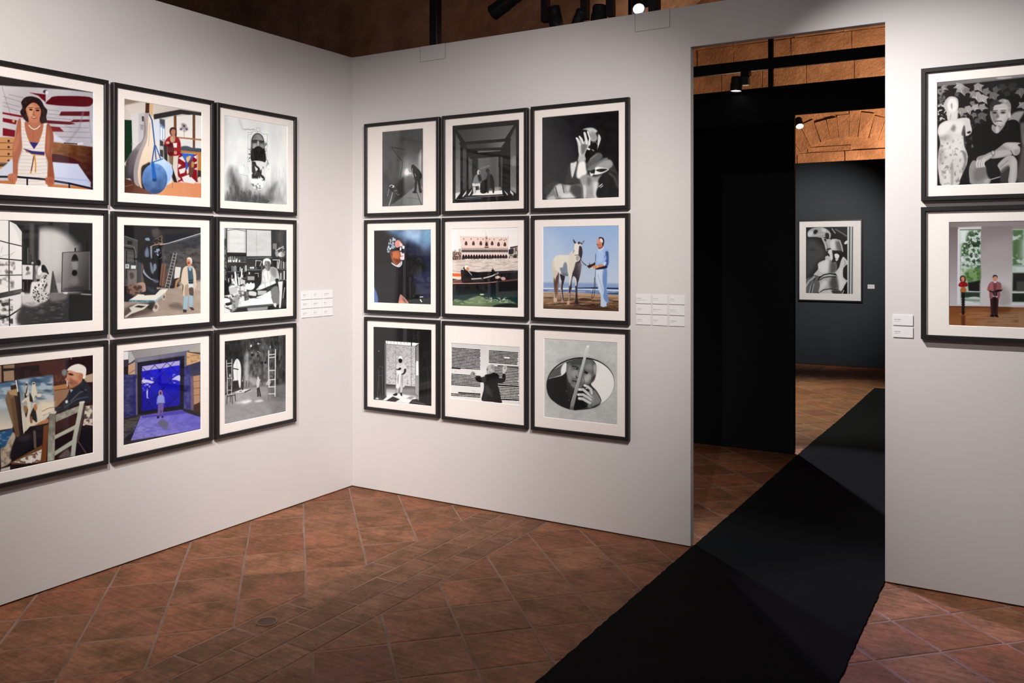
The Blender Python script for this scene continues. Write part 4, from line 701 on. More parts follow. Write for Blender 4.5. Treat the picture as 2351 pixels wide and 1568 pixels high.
@pr
def L32(p):
    P, S, E, L, N, T = p.P, p.S, p.E, p.L, p.N, p.T
    p.bg((86, 80, 96))
    P(Grad((140, 134, 132), (160, 156, 156), 300, 380, 950, 260), [215, 315, 1060, 230, 1060, 260, 920, 310, 340, 400, 290, 320]); P((216, 210, 208), [215, 320, 272, 318, 272, 405, 215, 412]); P((176, 172, 168), [272, 320, 300, 318, 345, 405, 300, 440, 275, 450]); L((60, 58, 60), 7, [215, 480, 280, 455, 345, 412]); P((56, 54, 60), [215, 412, 270, 410, 270, 460, 215, 475]); P((44, 36, 36), [215, 485, 270, 470, 270, 570, 215, 575], 8)
    P((190, 152, 122), [270, 470, 345, 430, 345, 568, 268, 572]); L((110, 84, 68), 6, [275, 560, 340, 520], 6); P(Grad((130, 128, 138), (96, 96, 122), 340, 400, 900, 330), [340, 405, 920, 312, 905, 350, 370, 440]); P((110, 108, 122), [345, 410, 372, 405, 372, 570, 345, 575]); P((96, 96, 110), [875, 345, 905, 340, 905, 480, 872, 490])
    P((170, 160, 146), [940, 300, 1058, 250, 1058, 330, 930, 325]); P((198, 158, 118), [905, 325, 1058, 350, 1055, 430, 905, 472]); T((130, 100, 74), .15, 40, 12, 3, [905, 330, 1058, 355, 1055, 430, 905, 470], .6); L((46, 40, 42), 6, [930, 325, 1050, 345]); P((60, 58, 80), [870, 490, 1058, 425, 1058, 580, 940, 585, 940, 610, 872, 610], 5)
    P((62, 62, 104), [215, 572, 360, 575, 365, 1030, 215, 1060]); N(34, 44, 22, 4, [215, 572, 360, 575, 365, 1030, 215, 1060]); P((58, 56, 118), [872, 500, 945, 480, 950, 960, 868, 950]); N(40, 34, 34, 5, [872, 500, 945, 480, 950, 960, 868, 950]); P((30, 26, 120), [325, 580, 352, 580, 352, 1010, 320, 1010], 12, .5); L((130, 110, 120), 8, [356, 620, 360, 1010], 5)
    P((176, 134, 104), [975, 590, 1050, 575, 1050, 880, 985, 900]); L((110, 78, 60), 5, [978, 650, 1048, 640]); L((110, 78, 60), 5, [978, 725, 1048, 715]); L((110, 78, 60), 5, [978, 800, 1048, 790]); P((110, 90, 110), [950, 600, 978, 592, 985, 940, 955, 950]); P((70, 44, 34), [985, 905, 1052, 870, 1052, 1000, 980, 960], 8); P((50, 44, 44), [940, 960, 1060, 980, 1060, 1030, 980, 990], 10)
    P((24, 22, 36), [370, 440, 880, 368, 872, 950, 375, 1010]); P((26, 22, 176), [418, 480, 832, 415, 832, 905, 418, 972]); P(Grad((24, 20, 190), (22, 22, 150), 620, 500, 620, 950), [418, 480, 832, 415, 832, 905, 418, 972], 6); N(22, 90, 80, 7, [418, 480, 832, 415, 832, 905, 418, 972])
    P((170, 160, 206), [420, 482, 832, 418, 830, 470, 740, 480, 690, 496, 600, 508, 420, 535]); S((200, 196, 222), [420, 630, 470, 625, 550, 650, 520, 665, 470, 660, 420, 668]); T((190, 186, 224), .05, 24, 20, 8, [420, 600, 550, 600, 530, 700, 440, 760, 420, 700], .7, 8, 7); P((200, 196, 224), [466, 740, 485, 720, 482, 820, 500, 830, 470, 830]); S((190, 186, 222), [745, 625, 790, 590, 832, 580, 832, 640, 790, 630]); T((170, 166, 220), .05, 26, 22, 9, [750, 560, 832, 540, 832, 680, 760, 680], .7)
    for q in ([420, 490, 832, 900], [555, 465, 832, 745], [418, 800, 770, 430], [430, 965, 832, 520], [420, 620, 560, 465], [690, 440, 832, 570], [418, 650, 730, 940], [418, 810, 560, 950], [690, 925, 832, 780], [690, 440, 550, 600]): L((14, 12, 60), 6, q, 4, .75)
    P((40, 38, 44), [215, 1050, 400, 1005, 880, 945, 960, 960, 1060, 1020, 1060, 1180, 215, 1345], 6); P((86, 80, 76), [215, 1070, 400, 1020, 330, 1180, 215, 1280], 14); T((46, 42, 42), .05, 70, 16, 10, [215, 1060, 400, 1010, 300, 1290, 215, 1340], .7)
    P(Grad((110, 100, 190), (136, 130, 200), 700, 970, 600, 1230), [405, 1020, 600, 990, 850, 955, 900, 985, 1058, 1035, 1058, 1165, 700, 1230, 295, 1295]); N(22, 60, 30, 11, [405, 1020, 850, 955, 1058, 1035, 1058, 1165, 700, 1230, 295, 1295]); P((74, 62, 160), [640, 990, 850, 960, 915, 990, 760, 1010, 420, 1045, 410, 1020, 560, 1005], 6, .8); L((90, 82, 170), 5, [230, 1250, 430, 1100, 540, 1040], 5, .7); L((90, 82, 160), 5, [640, 1170, 760, 1010, 840, 960], 6, .6)
    T((100, 94, 172), .15, 40, 18, 12, [330, 1120, 1058, 1050, 1050, 1160, 500, 1260, 300, 1290], .6); P((60, 54, 56), [215, 1290, 300, 1290, 700, 1230, 1058, 1168, 1058, 1200, 215, 1360], 10, .8)
    S((104, 100, 120), [600, 1080, 650, 1060, 705, 1100, 700, 1140, 640, 1145, 605, 1120], 10, .9); S((110, 104, 124), [655, 1145, 695, 1140, 690, 1165, 660, 1168], 8, .8)
    P((110, 90, 150), [592, 880, 655, 880, 655, 940, 640, 1030, 628, 960, 606, 1030, 585, 1030, 592, 960]); S((140, 150, 206), [590, 810, 610, 790, 640, 790, 660, 815, 665, 870, 650, 880, 598, 880, 580, 880, 585, 840]); L((120, 126, 190), 12, [588, 830, 583, 890], 6); L((120, 126, 190), 12, [660, 820, 664, 880], 6); S((30, 22, 60), [580, 1045, 590, 1020, 608, 1030, 600, 1048]); S((30, 22, 60), [632, 1030, 648, 1020, 652, 1038, 640, 1042])
    S((176, 150, 180), [600, 770, 608, 745, 625, 742, 640, 755, 642, 785, 625, 790, 605, 790]); E((96, 44, 64), 622, 772, 12, 20)
@pr
def L33(p):
    P, S, E, L, N, T = p.P, p.S, p.E, p.L, p.N, p.T
    p.bg(Grad(46, 60, 250, 300, 900, 500))
    S(110, [420, 440, 560, 400, 720, 400, 740, 840, 430, 840, 420, 700], 70, .6); S(150, [430, 460, 490, 430, 500, 700, 560, 720, 620, 760, 560, 820, 430, 830, 425, 640], 30, .6); N(50, 26, 44, 3, [197, 210, 930, 207, 930, 840, 197, 860]); N(30, 9, 60, 4, [420, 300, 930, 207, 930, 820, 420, 840])
    P(34, [200, 285, 400, 270, 430, 470, 420, 830, 395, 830, 380, 600, 330, 480, 290, 520, 200, 900], 24, .6); S(190, [440, 560, 470, 540, 490, 680, 460, 820, 435, 800], 24, .6); S(176, [510, 730, 570, 720, 580, 800, 530, 800], 22, .6)
    for x, y, w, h in ((515, 335, 18, 28), (600, 310, 14, 18), (618, 312, 6, 14), (745, 350, 8, 22), (525, 420, 7, 8), (600, 404, 10, 8), (617, 418, 7, 8), (605, 465, 8, 8), (690, 538, 8, 8)): E(230, x, y, w * .6, h * .6, 10, 6, .9)
    for x, y in ((530, 445), (600, 455), (645, 540), (690, 535)): E(22, x, y, 16, 14, 0, 8)
    P(Grad(140, 150, 560, 830, 560, 1270), [197, 925, 330, 880, 450, 845, 560, 830, 720, 820, 930, 800, 935, 1125, 190, 1285], 14); P(90, [720, 820, 930, 795, 930, 960, 800, 960, 730, 930], 30, .7); P(Grad(170, 110, 420, 900, 900, 1100), [330, 890, 640, 830, 740, 940, 760, 1060, 300, 1050, 210, 960], 60, .7); P(96, [760, 960, 930, 900, 935, 1125, 780, 1160], 60, .5)
    S(240, [400, 1010, 480, 985, 520, 1000, 470, 1025, 420, 1028], 22, .85); S(240, [560, 1000, 620, 982, 660, 995, 600, 1012], 18, .85); S(206, [340, 1015, 400, 1005, 390, 1028, 350, 1030], 16, .7); N(14, 60, 30, 6, [197, 925, 930, 800, 930, 1125, 197, 1280]); S(226, [330, 890, 400, 860, 510, 860, 500, 880, 350, 900], 8, .8); L(40, 12, [440, 890, 510, 862]); L(60, 8, [380, 882, 400, 880])
    S(222, [300, 600, 312, 540, 340, 492, 372, 510, 394, 580, 395, 700, 385, 840, 350, 780, 310, 740]); L(50, 12, [300, 607, 360, 618]); L(150, 6, [345, 500, 350, 770], 6, .6); P(30, [290, 760, 360, 750, 370, 830, 290, 870], 8); P(38, [400, 750, 425, 750, 420, 865, 405, 865]); E(190, 412, 755, 7, 9); S(205, [300, 735, 312, 740, 308, 760, 298, 755]); L(90, 14, [458, 760, 456, 830], 8)
    L(30, 10, [200, 920, 390, 850]); P(110, [200, 770, 240, 750, 240, 890, 200, 920], 10, .7); T(120, .1, 20, 26, 9, [200, 740, 300, 660, 300, 860, 210, 900], .5)
    LW = 206
    L(LW, 9, [220, 510, 230, 740, 232, 930], 4, .9); L(LW, 9, [285, 495, 284, 740, 280, 920], 4, .8); L(LW, 8, [222, 550, 284, 542]); L(LW, 8, [222, 583, 284, 575]); L(LW, 8, [230, 728, 284, 722]); L(190, 7, [228, 870, 284, 868]); L(40, 8, [230, 930, 222, 1030]); L(50, 8, [266, 930, 266, 1010]); L(40, 8, [284, 930, 292, 1030]); L(44, 8, [322, 920, 330, 1000]); L(36, 8, [228, 945, 325, 925]); E(200, 262, 690, 9, 16); L(120, 10, [258, 720, 268, 800], 8)
    L(LW, 12, [726, 395, 726, 560, 730, 830], 4); L(LW, 12, [808, 380, 806, 560, 802, 940], 4); L(110, 9, [730, 830, 720, 995]);
    for a, b in ((443, 435), (478, 470), (632, 628), (744, 738), (830, 826), (912, 910)): L(LW, 12, [728, a, 806, b], 4)
    T(150, .1, 16, 26, 12, [735, 640, 800, 640, 795, 730, 735, 730], .6); S(205, [695, 780, 730, 740, 755, 770, 740, 805, 700, 805], 10, .7)
    S(196, [585, 745, 600, 705, 622, 740, 635, 735, 620, 760, 610, 820, 588, 840, 580, 800], 6); E(190, 600, 720, 10, 14); P(30, [585, 845, 615, 830, 635, 945, 620, 945, 605, 870, 608, 945, 592, 945])
@pr
def B11(p):
    P, S, E, L, N, T = p.P, p.S, p.E, p.L, p.N, p.T
    p.bg(Grad(88, 74, 320, 300, 620, 700))
    S(58, [560, 260, 760, 240, 760, 460, 700, 520, 640, 620, 600, 500], 60, .8); S(62, [300, 900, 460, 1000, 600, 1000, 620, 1240, 500, 1300, 290, 1400, 280, 1200], 60, .8); P(Grad(70, 96, 640, 300, 900, 900), [640, 260, 920, 220, 910, 1100, 820, 1080, 640, 1230, 620, 900], 20, .6); S(56, [700, 250, 915, 220, 915, 560, 760, 560], 70, .5)
    S(150, [600, 760, 680, 680, 800, 760, 880, 640, 890, 860, 800, 1000, 640, 1030, 580, 930], 90, .6); S(205, [850, 640, 890, 560, 892, 900, 860, 860], 24, .5); L(60, 8, [895, 560, 890, 990], 6, .6)
    S(255, [640, 900, 650, 850, 675, 835, 700, 870, 695, 910, 665, 925], 22); S(190, [610, 900, 660, 820, 720, 850, 720, 920, 660, 950], 40, .5)
    S(44, [500, 1100, 620, 960, 640, 1130, 660, 1230, 560, 1290, 430, 1380, 480, 1260, 540, 1180], 30); S(76, [660, 950, 780, 960, 780, 1080, 700, 1160, 650, 1200, 630, 1050], 30, .7)
    P(Grad(84, 118, 500, 1330, 760, 1200), [410, 1385, 560, 1290, 720, 1160, 790, 1100, 820, 1060, 905, 1100, 905, 1380], 10); L(70, 7, [660, 1265, 760, 1272, 860, 1290], 6, .8)
    L(40, 10, [438, 507, 540, 527, 640, 545], 4); L(46, 9, [442, 515, 520, 620, 605, 720], 4, .9); L(50, 9, [605, 720, 602, 800, 575, 940, 560, 1060], 5, .8); L(60, 8, [740, 562, 830, 580], 8, .6); L(76, 7, [835, 590, 770, 690], 8, .5); L(50, 9, [820, 1190, 890, 1380], 5)
    S(30, [735, 800, 745, 775, 770, 768, 795, 790, 850, 845, 890, 910, 892, 960, 870, 1000, 878, 1100, 895, 1180, 860, 1190, 845, 1120, 830, 1010, 820, 1090, 815, 1180, 830, 1190, 780, 1200, 750, 1180, 780, 1150, 785, 1010, 770, 940, 740, 870]); L(170, 12, [750, 830, 750, 870, 765, 950], 10, .7); L(190, 10, [790, 910, 806, 945], 8, .7); E(200, 722, 898, 16, 12); L(120, 8, [690, 850, 720, 885], 6); L(140, 8, [785, 1000, 784, 1030], 6, .7)
    L(150, 8, [405, 1130, 378, 1240], 5, .8); L(170, 9, [455, 1190, 430, 1290, 402, 1382], 5, .9); S(190, [405, 1100, 425, 1075, 470, 1080, 480, 1105, 440, 1120], 6); S(26, [418, 1090, 450, 1085, 455, 1100, 430, 1108], 5); S(40, [400, 1105, 460, 1120, 480, 1170, 430, 1160], 10); L(120, 10, [480, 1165, 520, 1155], 6); L(110, 8, [510, 1200, 540, 1230, 560, 1210], 6); L(80, 8, [300, 1310, 390, 1270], 8, .6); N(12, 60, 160, 5)
@pr
def B12(p):
    P, S, E, L, N, T = p.P, p.S, p.E, p.L, p.N, p.T
    p.bg(30)
    D = 24
    P(Grad(64, 100, 300, 330, 900, 400), [225, 350, 1030, 270, 905, 470, 335, 520], 6); P(Grad(60, 124, 600, 520, 900, 560), [350, 550, 905, 500, 830, 600, 370, 620], 6); L(150, 8, [720, 600, 870, 590], 8, .7); L(140, 8, [700, 480, 860, 470], 8, .5)
    P(Grad(80, 140, 230, 400, 240, 1280), [205, 390, 275, 520, 275, 1230, 205, 1310], 6); P(120, [205, 760, 275, 760, 270, 1060, 205, 1100], 50, .5); P(Grad(84, 120, 1000, 400, 1000, 1200), [965, 460, 1045, 300, 1050, 1230, 965, 1180], 6); S(150, [980, 740, 1040, 720, 1045, 840, 980, 840], 20, .6); S(150, [975, 1150, 1045, 1160, 1045, 1230, 1000, 1190], 16, .7)
    P(70, [300, 600, 360, 620, 360, 1180, 300, 1180], 12); P(84, [380, 720, 440, 760, 440, 1150, 385, 1180], 14); P(110, [515, 640, 840, 630, 840, 655, 515, 672], 6); P(Grad(100, 86, 520, 760, 800, 1000), [515, 745, 810, 715, 810, 1180, 515, 1190], 8); L(140, 20, [555, 885, 670, 845], 18, .5); P(96, [830, 720, 860, 720, 855, 1140, 830, 1140], 10, .6); P(40, [440, 720, 515, 735, 515, 1100, 440, 1100], 8)
    for q, w in (([185, 310, 185, 1340], 44), ([165, 330, 1085, 245], 60), ([1068, 210, 1068, 1330], 40), ([205, 350, 330, 520], 24), ([1040, 270, 905, 470], 22), ([290, 530, 290, 1280], 34), ([280, 540, 955, 485], 42), ([950, 470, 950, 1270], 30), ([340, 560, 400, 700], 22), ([905, 520, 830, 660], 20), ([372, 640, 372, 1240], 26), ([375, 620, 850, 600], 20), ([880, 560, 875, 1250], 28), ([400, 690, 850, 655], 30), ([410, 740, 830, 705], 14), ([812, 720, 812, 850], 18), ([905, 520, 900, 800], 14), ([190, 1345, 1085, 1310], 52), ([215, 1300, 1050, 1270], 20)): L(D, w, q, 6)
    P(205, [175, 1230, 272, 1215, 215, 1305, 172, 1340], 6); L(D, 30, [190, 1230, 190, 1345]); P(205, [300, 1270, 355, 1190, 355, 1230, 310, 1280], 6); P(214, [380, 1250, 440, 1170, 420, 1225, 395, 1262], 5); P(214, [885, 1190, 930, 1240, 930, 1262, 890, 1210], 5); P(200, [965, 1180, 1010, 1230, 1005, 1262, 965, 1220], 5); P(232, [430, 1255, 470, 1215, 850, 1185, 860, 1240, 600, 1255], 6); L(150, 7, [340, 1290, 870, 1258]); L(150, 6, [220, 1315, 560, 1300], 5, .8); S(170, [740, 1150, 830, 1140, 840, 1180, 760, 1185], 10, .6); L(190, 8, [655, 1195, 800, 1180])
    S(44, [565, 1060, 620, 1040, 640, 1000, 650, 960, 625, 920, 635, 890, 665, 885, 678, 920, 675, 950, 715, 980, 740, 1050, 745, 1140, 740, 1220, 720, 1220, 715, 1160, 670, 1170, 665, 1220, 640, 1215, 640, 1140, 560, 1130]); S(26, [550, 1090, 600, 1050, 640, 1060, 640, 1210, 560, 1225, 545, 1160]); S(120, [450, 1050, 480, 980, 520, 960, 560, 1000, 570, 1060, 550, 1090, 480, 1110, 440, 1130]); S(40, [515, 970, 550, 975, 570, 1040, 540, 1070, 520, 1030], 8); S(200, [505, 950, 510, 915, 530, 905, 552, 925, 545, 960, 522, 970]); S(84, [530, 920, 552, 925, 548, 962, 530, 965], 8, .8)
    S(205, [440, 1090, 480, 1095, 540, 1090, 550, 1110, 540, 1190, 530, 1130, 470, 1135, 445, 1130]); P(190, [445, 1140, 485, 1140, 488, 1235, 452, 1235]); P(214, [490, 1185, 550, 1180, 545, 1225, 490, 1225])
@pr
def B13(p):
    P, S, E, L, N, T = p.P, p.S, p.E, p.L, p.N, p.T
    p.bg(Grad((38, 37, 41), (22, 20, 22), 300, 700, 900, 350))
    S(52, [215, 1180, 300, 1120, 380, 1105, 400, 1150, 330, 1220, 250, 1340, 230, 1280], 10)
    S(56, [470, 1130, 500, 1010, 520, 900, 600, 850, 650, 820, 740, 870, 800, 760, 900, 740, 950, 800, 1050, 830, 1100, 920, 1150, 1050, 1150, 1310, 700, 1310, 680, 1180, 600, 1130], 10)
    S(205, [540, 890, 580, 870, 620, 860, 600, 960, 560, 1060], 12); S(226, [625, 1060, 620, 980, 650, 860, 720, 850, 738, 940, 745, 1010, 690, 1070], 18); S(150, [660, 1070, 740, 1020, 850, 1050, 950, 1020, 940, 1080, 880, 1160, 890, 1310, 720, 1315, 700, 1200], 20); S(210, [830, 1130, 890, 1130, 880, 1310, 840, 1300], 26, .8); S(206, [700, 1160, 740, 1180, 735, 1310, 705, 1315], 16, .8); S(60, [760, 1060, 800, 1080, 780, 1160, 745, 1120], 24, .5)
    S(92, [760, 850, 800, 800, 900, 745, 945, 790, 870, 870, 770, 930], 12); L(140, 14, [770, 840, 880, 760], 12, .5); S(120, [750, 950, 850, 880, 980, 810, 1010, 830, 900, 930, 800, 970], 12, .9)
    S(150, [850, 950, 880, 900, 980, 840, 1050, 840, 1075, 900, 1010, 950], 14); S(232, [850, 950, 880, 925, 1010, 945, 1020, 960, 960, 1000, 840, 1020], 10); S(40, [860, 965, 930, 945, 1010, 955, 930, 990], 8); S(226, [785, 990, 800, 1040, 830, 1020, 830, 990, 810, 1010], 6); S(40, [800, 980, 850, 955, 840, 1010], 8)
    S(38, [950, 1010, 1050, 980, 1130, 1050, 1150, 1310, 890, 1310, 880, 1200, 950, 1160, 890, 1110], 14); L(110, 30, [1040, 1010, 1100, 1060, 1145, 1180], 40, .5); L(220, 10, [905, 1170, 940, 1140]); L(200, 8, [920, 1185, 952, 1160])
    S(24, [730, 740, 760, 690, 830, 700, 850, 750, 800, 800, 760, 860, 740, 850], 10)
    S(30, [630, 530, 680, 460, 740, 430, 800, 428, 860, 455, 905, 510, 925, 570, 905, 640, 880, 720, 820, 740, 780, 700, 640, 800, 610, 760, 640, 640]); S(190, [700, 450, 760, 430, 830, 432, 880, 470, 860, 500, 880, 560, 850, 600, 800, 590, 790, 520, 750, 460], 14); S(110, [800, 480, 860, 500, 870, 570, 810, 590], 24, .6); S(206, [895, 510, 925, 560, 905, 640, 880, 690, 885, 600], 8); S(20, [805, 640, 850, 610, 880, 640, 875, 720, 830, 740, 800, 690], 8); L(110, 8, [820, 620, 860, 605, 885, 650, 880, 700], 5, .9); L(170, 10, [815, 705, 835, 720], 6)
    S(170, [612, 560, 640, 560, 660, 590, 650, 535, 690, 560, 700, 600, 720, 590, 708, 490, 735, 490, 755, 570, 770, 600, 785, 640, 770, 670, 740, 720, 720, 790, 730, 830, 650, 830, 645, 770, 640, 730, 630, 640], 5)
    for q in ([618, 560, 645, 600, 660, 650], [655, 540, 690, 590, 700, 630], [716, 495, 740, 570, 745, 630], [760, 480, 785, 560, 780, 640]): L(216, 22, q, 10)
    L(214, 16, [660, 640, 655, 740, 670, 780], 10, .8); S(70, [680, 640, 740, 640, 750, 670, 700, 760, 680, 720], 16, .6); E(230, 770, 697, 20, 12, 20); S(180, [650, 790, 720, 780, 728, 850, 640, 860], 10, .8)
    S(120, [330, 1190, 400, 1140, 480, 1150, 560, 1150, 660, 1140, 690, 1200, 700, 1310, 600, 1310, 250, 1335, 290, 1240], 14); S(206, [340, 1180, 400, 1140, 450, 1170, 470, 1260, 400, 1300, 360, 1240], 24, .8); S(200, [480, 1160, 530, 1160, 530, 1220, 490, 1240], 20, .7); S(220, [420, 1310, 460, 1265, 540, 1250, 600, 1310, 500, 1325], 26, .8); S(190, [250, 1335, 280, 1300, 330, 1290, 350, 1335], 16, .8); L(50, 14, [350, 1180, 380, 1290], 14, .8); L(44, 12, [440, 1150, 460, 1250], 12, .8); S(60, [560, 1160, 640, 1150, 680, 1200, 680, 1310, 600, 1300, 540, 1230], 20, .8)
    N(10, 50, 50, 4)
@pr
def B21(p):
    P, S, E, L, N, T = p.P, p.S, p.E, p.L, p.N, p.T
    p.bg((38, 35, 37))
    S((112, 140, 176), [400, 200, 1040, 200, 1040, 520, 960, 560, 860, 480, 760, 440, 640, 380, 500, 300], 90, .9); S((166, 186, 210), [640, 200, 860, 200, 860, 330, 760, 400, 650, 350], 70, .8); S((120, 158, 182), [900, 210, 1040, 205, 1040, 330, 940, 400], 60, .8); S((34, 40, 64), [660, 440, 780, 420, 900, 540, 1040, 540, 1040, 900, 660, 1000], 110, .9); N(26, 70, 80, 3, [400, 200, 1040, 200, 1040, 560, 640, 480])
    S((24, 22, 24), [640, 560, 760, 600, 900, 640, 960, 800, 800, 900, 780, 1000, 820, 1120, 900, 1200, 900, 1340, 480, 1340, 560, 900], 60); S((40, 44, 72), [800, 960, 900, 900, 1040, 840, 1040, 1240, 920, 1240, 850, 1160, 820, 1070], 40, .8)
    S((44, 44, 50), [175, 800, 400, 720, 520, 800, 560, 1100, 480, 1320, 170, 1320], 60, .6); P((46, 47, 46), [690, 1260, 1030, 1230, 1030, 1340, 690, 1330], 14, .8); S((92, 112, 160), [170, 1080, 200, 1120, 232, 1220, 228, 1310, 165, 1310], 14)
    S((180, 126, 116), [545, 1290, 570, 1185, 610, 1210, 660, 1260, 695, 1325, 560, 1325], 8); S((206, 140, 110), [548, 1290, 590, 1270, 640, 1300, 640, 1325, 560, 1320], 12, .8); S((96, 66, 76), [600, 1230, 640, 1260, 660, 1310, 620, 1290], 12, .7); L((220, 224, 232), 12, [868, 1222, 908, 1220], 5); L((220, 222, 226), 16, [872, 1262, 890, 1292], 8)
    S((206, 200, 206), [436, 700, 470, 720, 520, 740, 575, 690, 596, 680, 596, 730, 560, 772, 510, 765, 450, 730]); L((40, 36, 40), 5, [545, 760, 575, 730, 582, 690], 4, .8)
    S((150, 84, 58), [420, 560, 440, 540, 560, 520, 600, 560, 620, 620, 590, 665, 560, 700, 520, 745, 470, 715, 440, 650]); S((190, 112, 70), [450, 560, 530, 540, 560, 590, 540, 650, 480, 650, 450, 610], 20, .8); S((90, 44, 34), [470, 640, 560, 660, 590, 670, 540, 720, 490, 690], 20, .6); S((216, 196, 206), [570, 540, 625, 560, 632, 620, 628, 660, 590, 665, 568, 640, 580, 590]); L((120, 60, 66), 8, [575, 612, 612, 604], 5); E((96, 48, 34), 440, 575, 14, 34, -10, 6, .8)
    S((206, 140, 130), [488, 400, 540, 365, 590, 410, 608, 450, 560, 470, 500, 480, 480, 440]); S((226, 206, 210), [560, 400, 600, 430, 606, 470, 570, 460], 14, .7)
    S((60, 62, 70), [395, 440, 400, 370, 450, 325, 520, 322, 545, 350, 500, 380, 490, 440, 510, 480, 440, 510, 420, 540, 390, 560, 365, 530, 385, 490]); T((190, 196, 206), -.02, 22, 26, 8, [390, 430, 400, 370, 450, 325, 545, 345, 490, 390, 500, 470, 430, 520, 390, 560, 365, 530], .9, 8, 6); L((214, 218, 224), 14, [430, 370, 420, 420, 470, 450, 410, 510], 10, .7)
    P((28, 28, 32), [440, 505, 555, 490, 555, 515, 445, 522]); E((26, 26, 30), 578, 505, 26, 42); E((226, 228, 230), 575, 500, 13, 30, 5); S((220, 222, 228), [600, 470, 622, 450, 636, 470, 625, 500, 605, 500]); S((30, 24, 28), [600, 500, 622, 510, 620, 560, 595, 560], 8)
@pr
def B22(p):
    P, S, E, L, N, T = p.P, p.S, p.E, p.L, p.N, p.T
    p.bg((238, 231, 227))
    P((236, 208, 196), [278, 330, 632, 335, 660, 345, 958, 342, 955, 490, 290, 490]); L((206, 176, 164), 6, [278, 330, 640, 340, 958, 344], 4, .8)
    for x in range(285, 950, 22): L((214, 186, 174), 4, [x, 318, x, 332], 4, .6)
    for x in (280, 640, 956): L((214, 190, 180), 6, [x, 260 if x == 640 else 300, x, 335], 4, .8)
    P((206, 172, 158), [632, 320, 662, 320, 662, 380, 632, 380], 6); S((120, 90, 84), [636, 352, 648, 340, 660, 352, 655, 360])
    for x, y in ((360, 420), (463, 420), (568, 420), (728, 420), (818, 432), (908, 434)):
        S((66, 50, 52), [x - 15, y + 26, x - 16, y - 6, x, y - 30, x + 16, y - 6, x + 15, y + 26], 5); L((200, 172, 160), 3, [x, y - 20, x, y + 26], 3, .6)
    P((205, 172, 158), [625, 385, 678, 385, 678, 470, 625, 470], 6); S((50, 38, 42), [633, 455, 634, 425, 648, 400, 664, 425, 666, 455], 5); P((56, 44, 46), [620, 472, 680, 472, 676, 496, 622, 496])
    for x, y in ((328, 360), (430, 360), (523, 362), (598, 364), (690, 366), (755, 366), (836, 376), (862, 366), (898, 378), (924, 368)): E((110, 84, 80), x, y, 7, 8, 0, 5)
    P((226, 206, 196), [290, 485, 955, 485, 955, 640, 290, 645]); P((205, 180, 170), [290, 488, 955, 490, 955, 506, 290, 504], 5, .7)
    for i in range(34):
        x = 306 + i * 19.3; S((48, 36, 40), [x - 6, 546, x - 7, 520, x, 506, x + 7, 520, x + 6, 546], 4); E((110, 88, 84), x, 494, 5, 5, 0, 4, .8)
    for i in range(17):
        x = 322 + i * 38.6 - i * .9; S((36, 26, 30), [x - 14, 640 - i * .6, x - 16, 605, x, 580, x + 16, 605, x + 14, 640 - i * .6], 5)
    T((70, 48, 46), .05, 22, 14, 5, [290, 620, 955, 610, 955, 640, 290, 655], .8, 5)
    P((130, 100, 88), [165, 540, 230, 545, 290, 560, 290, 655, 165, 660], 8); T((60, 40, 38), .0, 16, 30, 6, [165, 535, 290, 550, 290, 655, 165, 660], .8, 6, 7); T((226, 210, 200), .2, 14, 18, 7, [165, 540, 290, 560, 290, 640, 165, 640], .8); P((160, 130, 116), [190, 520, 215, 515, 225, 560, 190, 560], 8, .7); P((150, 120, 108), [255, 500, 285, 500, 288, 570, 255, 560], 8, .7)
    P((40, 36, 38), [960, 510, 1040, 490, 1040, 565, 1000, 580, 960, 575]); P((60, 50, 48), [980, 475, 1095, 455, 1095, 470, 985, 500]); P((200, 180, 168), [1030, 490, 1095, 470, 1095, 570, 1030, 570]); T((70, 56, 52), .1, 16, 40, 8, [1030, 480, 1095, 465, 1095, 570, 1030, 570], .8); S((206, 196, 186), [960, 590, 1040, 570, 1095, 570, 1095, 630, 960, 635], 8); T((56, 50, 44), .05, 26, 18, 9, [960, 585, 1095, 570, 1095, 632, 960, 638], .8); S((60, 56, 40), [1035, 620, 1055, 575, 1072, 625], 8)
    P((222, 208, 198), [165, 655, 600, 650, 1095, 628, 1095, 830, 165, 850], 6); T((176, 160, 150), .1, 90, 12, 10, [165, 655, 1095, 630, 1095, 830, 165, 850], .6, 8); T((150, 136, 128), .28, 60, 9, 11, [400, 690, 1095, 640, 1095, 820, 165, 840], .6)
    P((24, 21, 25), [400, 815, 520, 830, 740, 820, 1095, 805, 1095, 1000, 280, 990, 300, 850]); L((130, 120, 118), 5, [840, 840, 1085, 822], 4, .8); P((226, 104, 54), [165, 845, 285, 850, 292, 895, 165, 890]); P((238, 214, 196), [165, 890, 292, 895, 300, 925, 165, 915]); P((70, 46, 44), [165, 920, 240, 930, 165, 950]); P((120, 78, 70), [165, 945, 300, 930, 310, 985, 165, 990], 8); P((90, 54, 50), [850, 945, 1095, 920, 1095, 950, 880, 965], 6)
    P((20, 19, 23), [165, 985, 400, 992, 760, 985, 1095, 945, 1095, 1330, 165, 1310]); L((226, 170, 150), 9, [170, 990, 400, 988, 620, 982, 800, 965], 4); L((150, 100, 90), 6, [800, 965, 1095, 935], 5, .8); P(Grad((20, 18, 20), (24, 50, 50), 600, 1050, 600, 1180), [165, 1050, 1095, 1040, 1095, 1320, 165, 1310], 20); S((28, 34, 50), [680, 1000, 720, 1000, 716, 1160, 690, 1160], 30, .7); S((28, 34, 50), [780, 1000, 820, 1000, 816, 1150, 790, 1150], 30, .6)
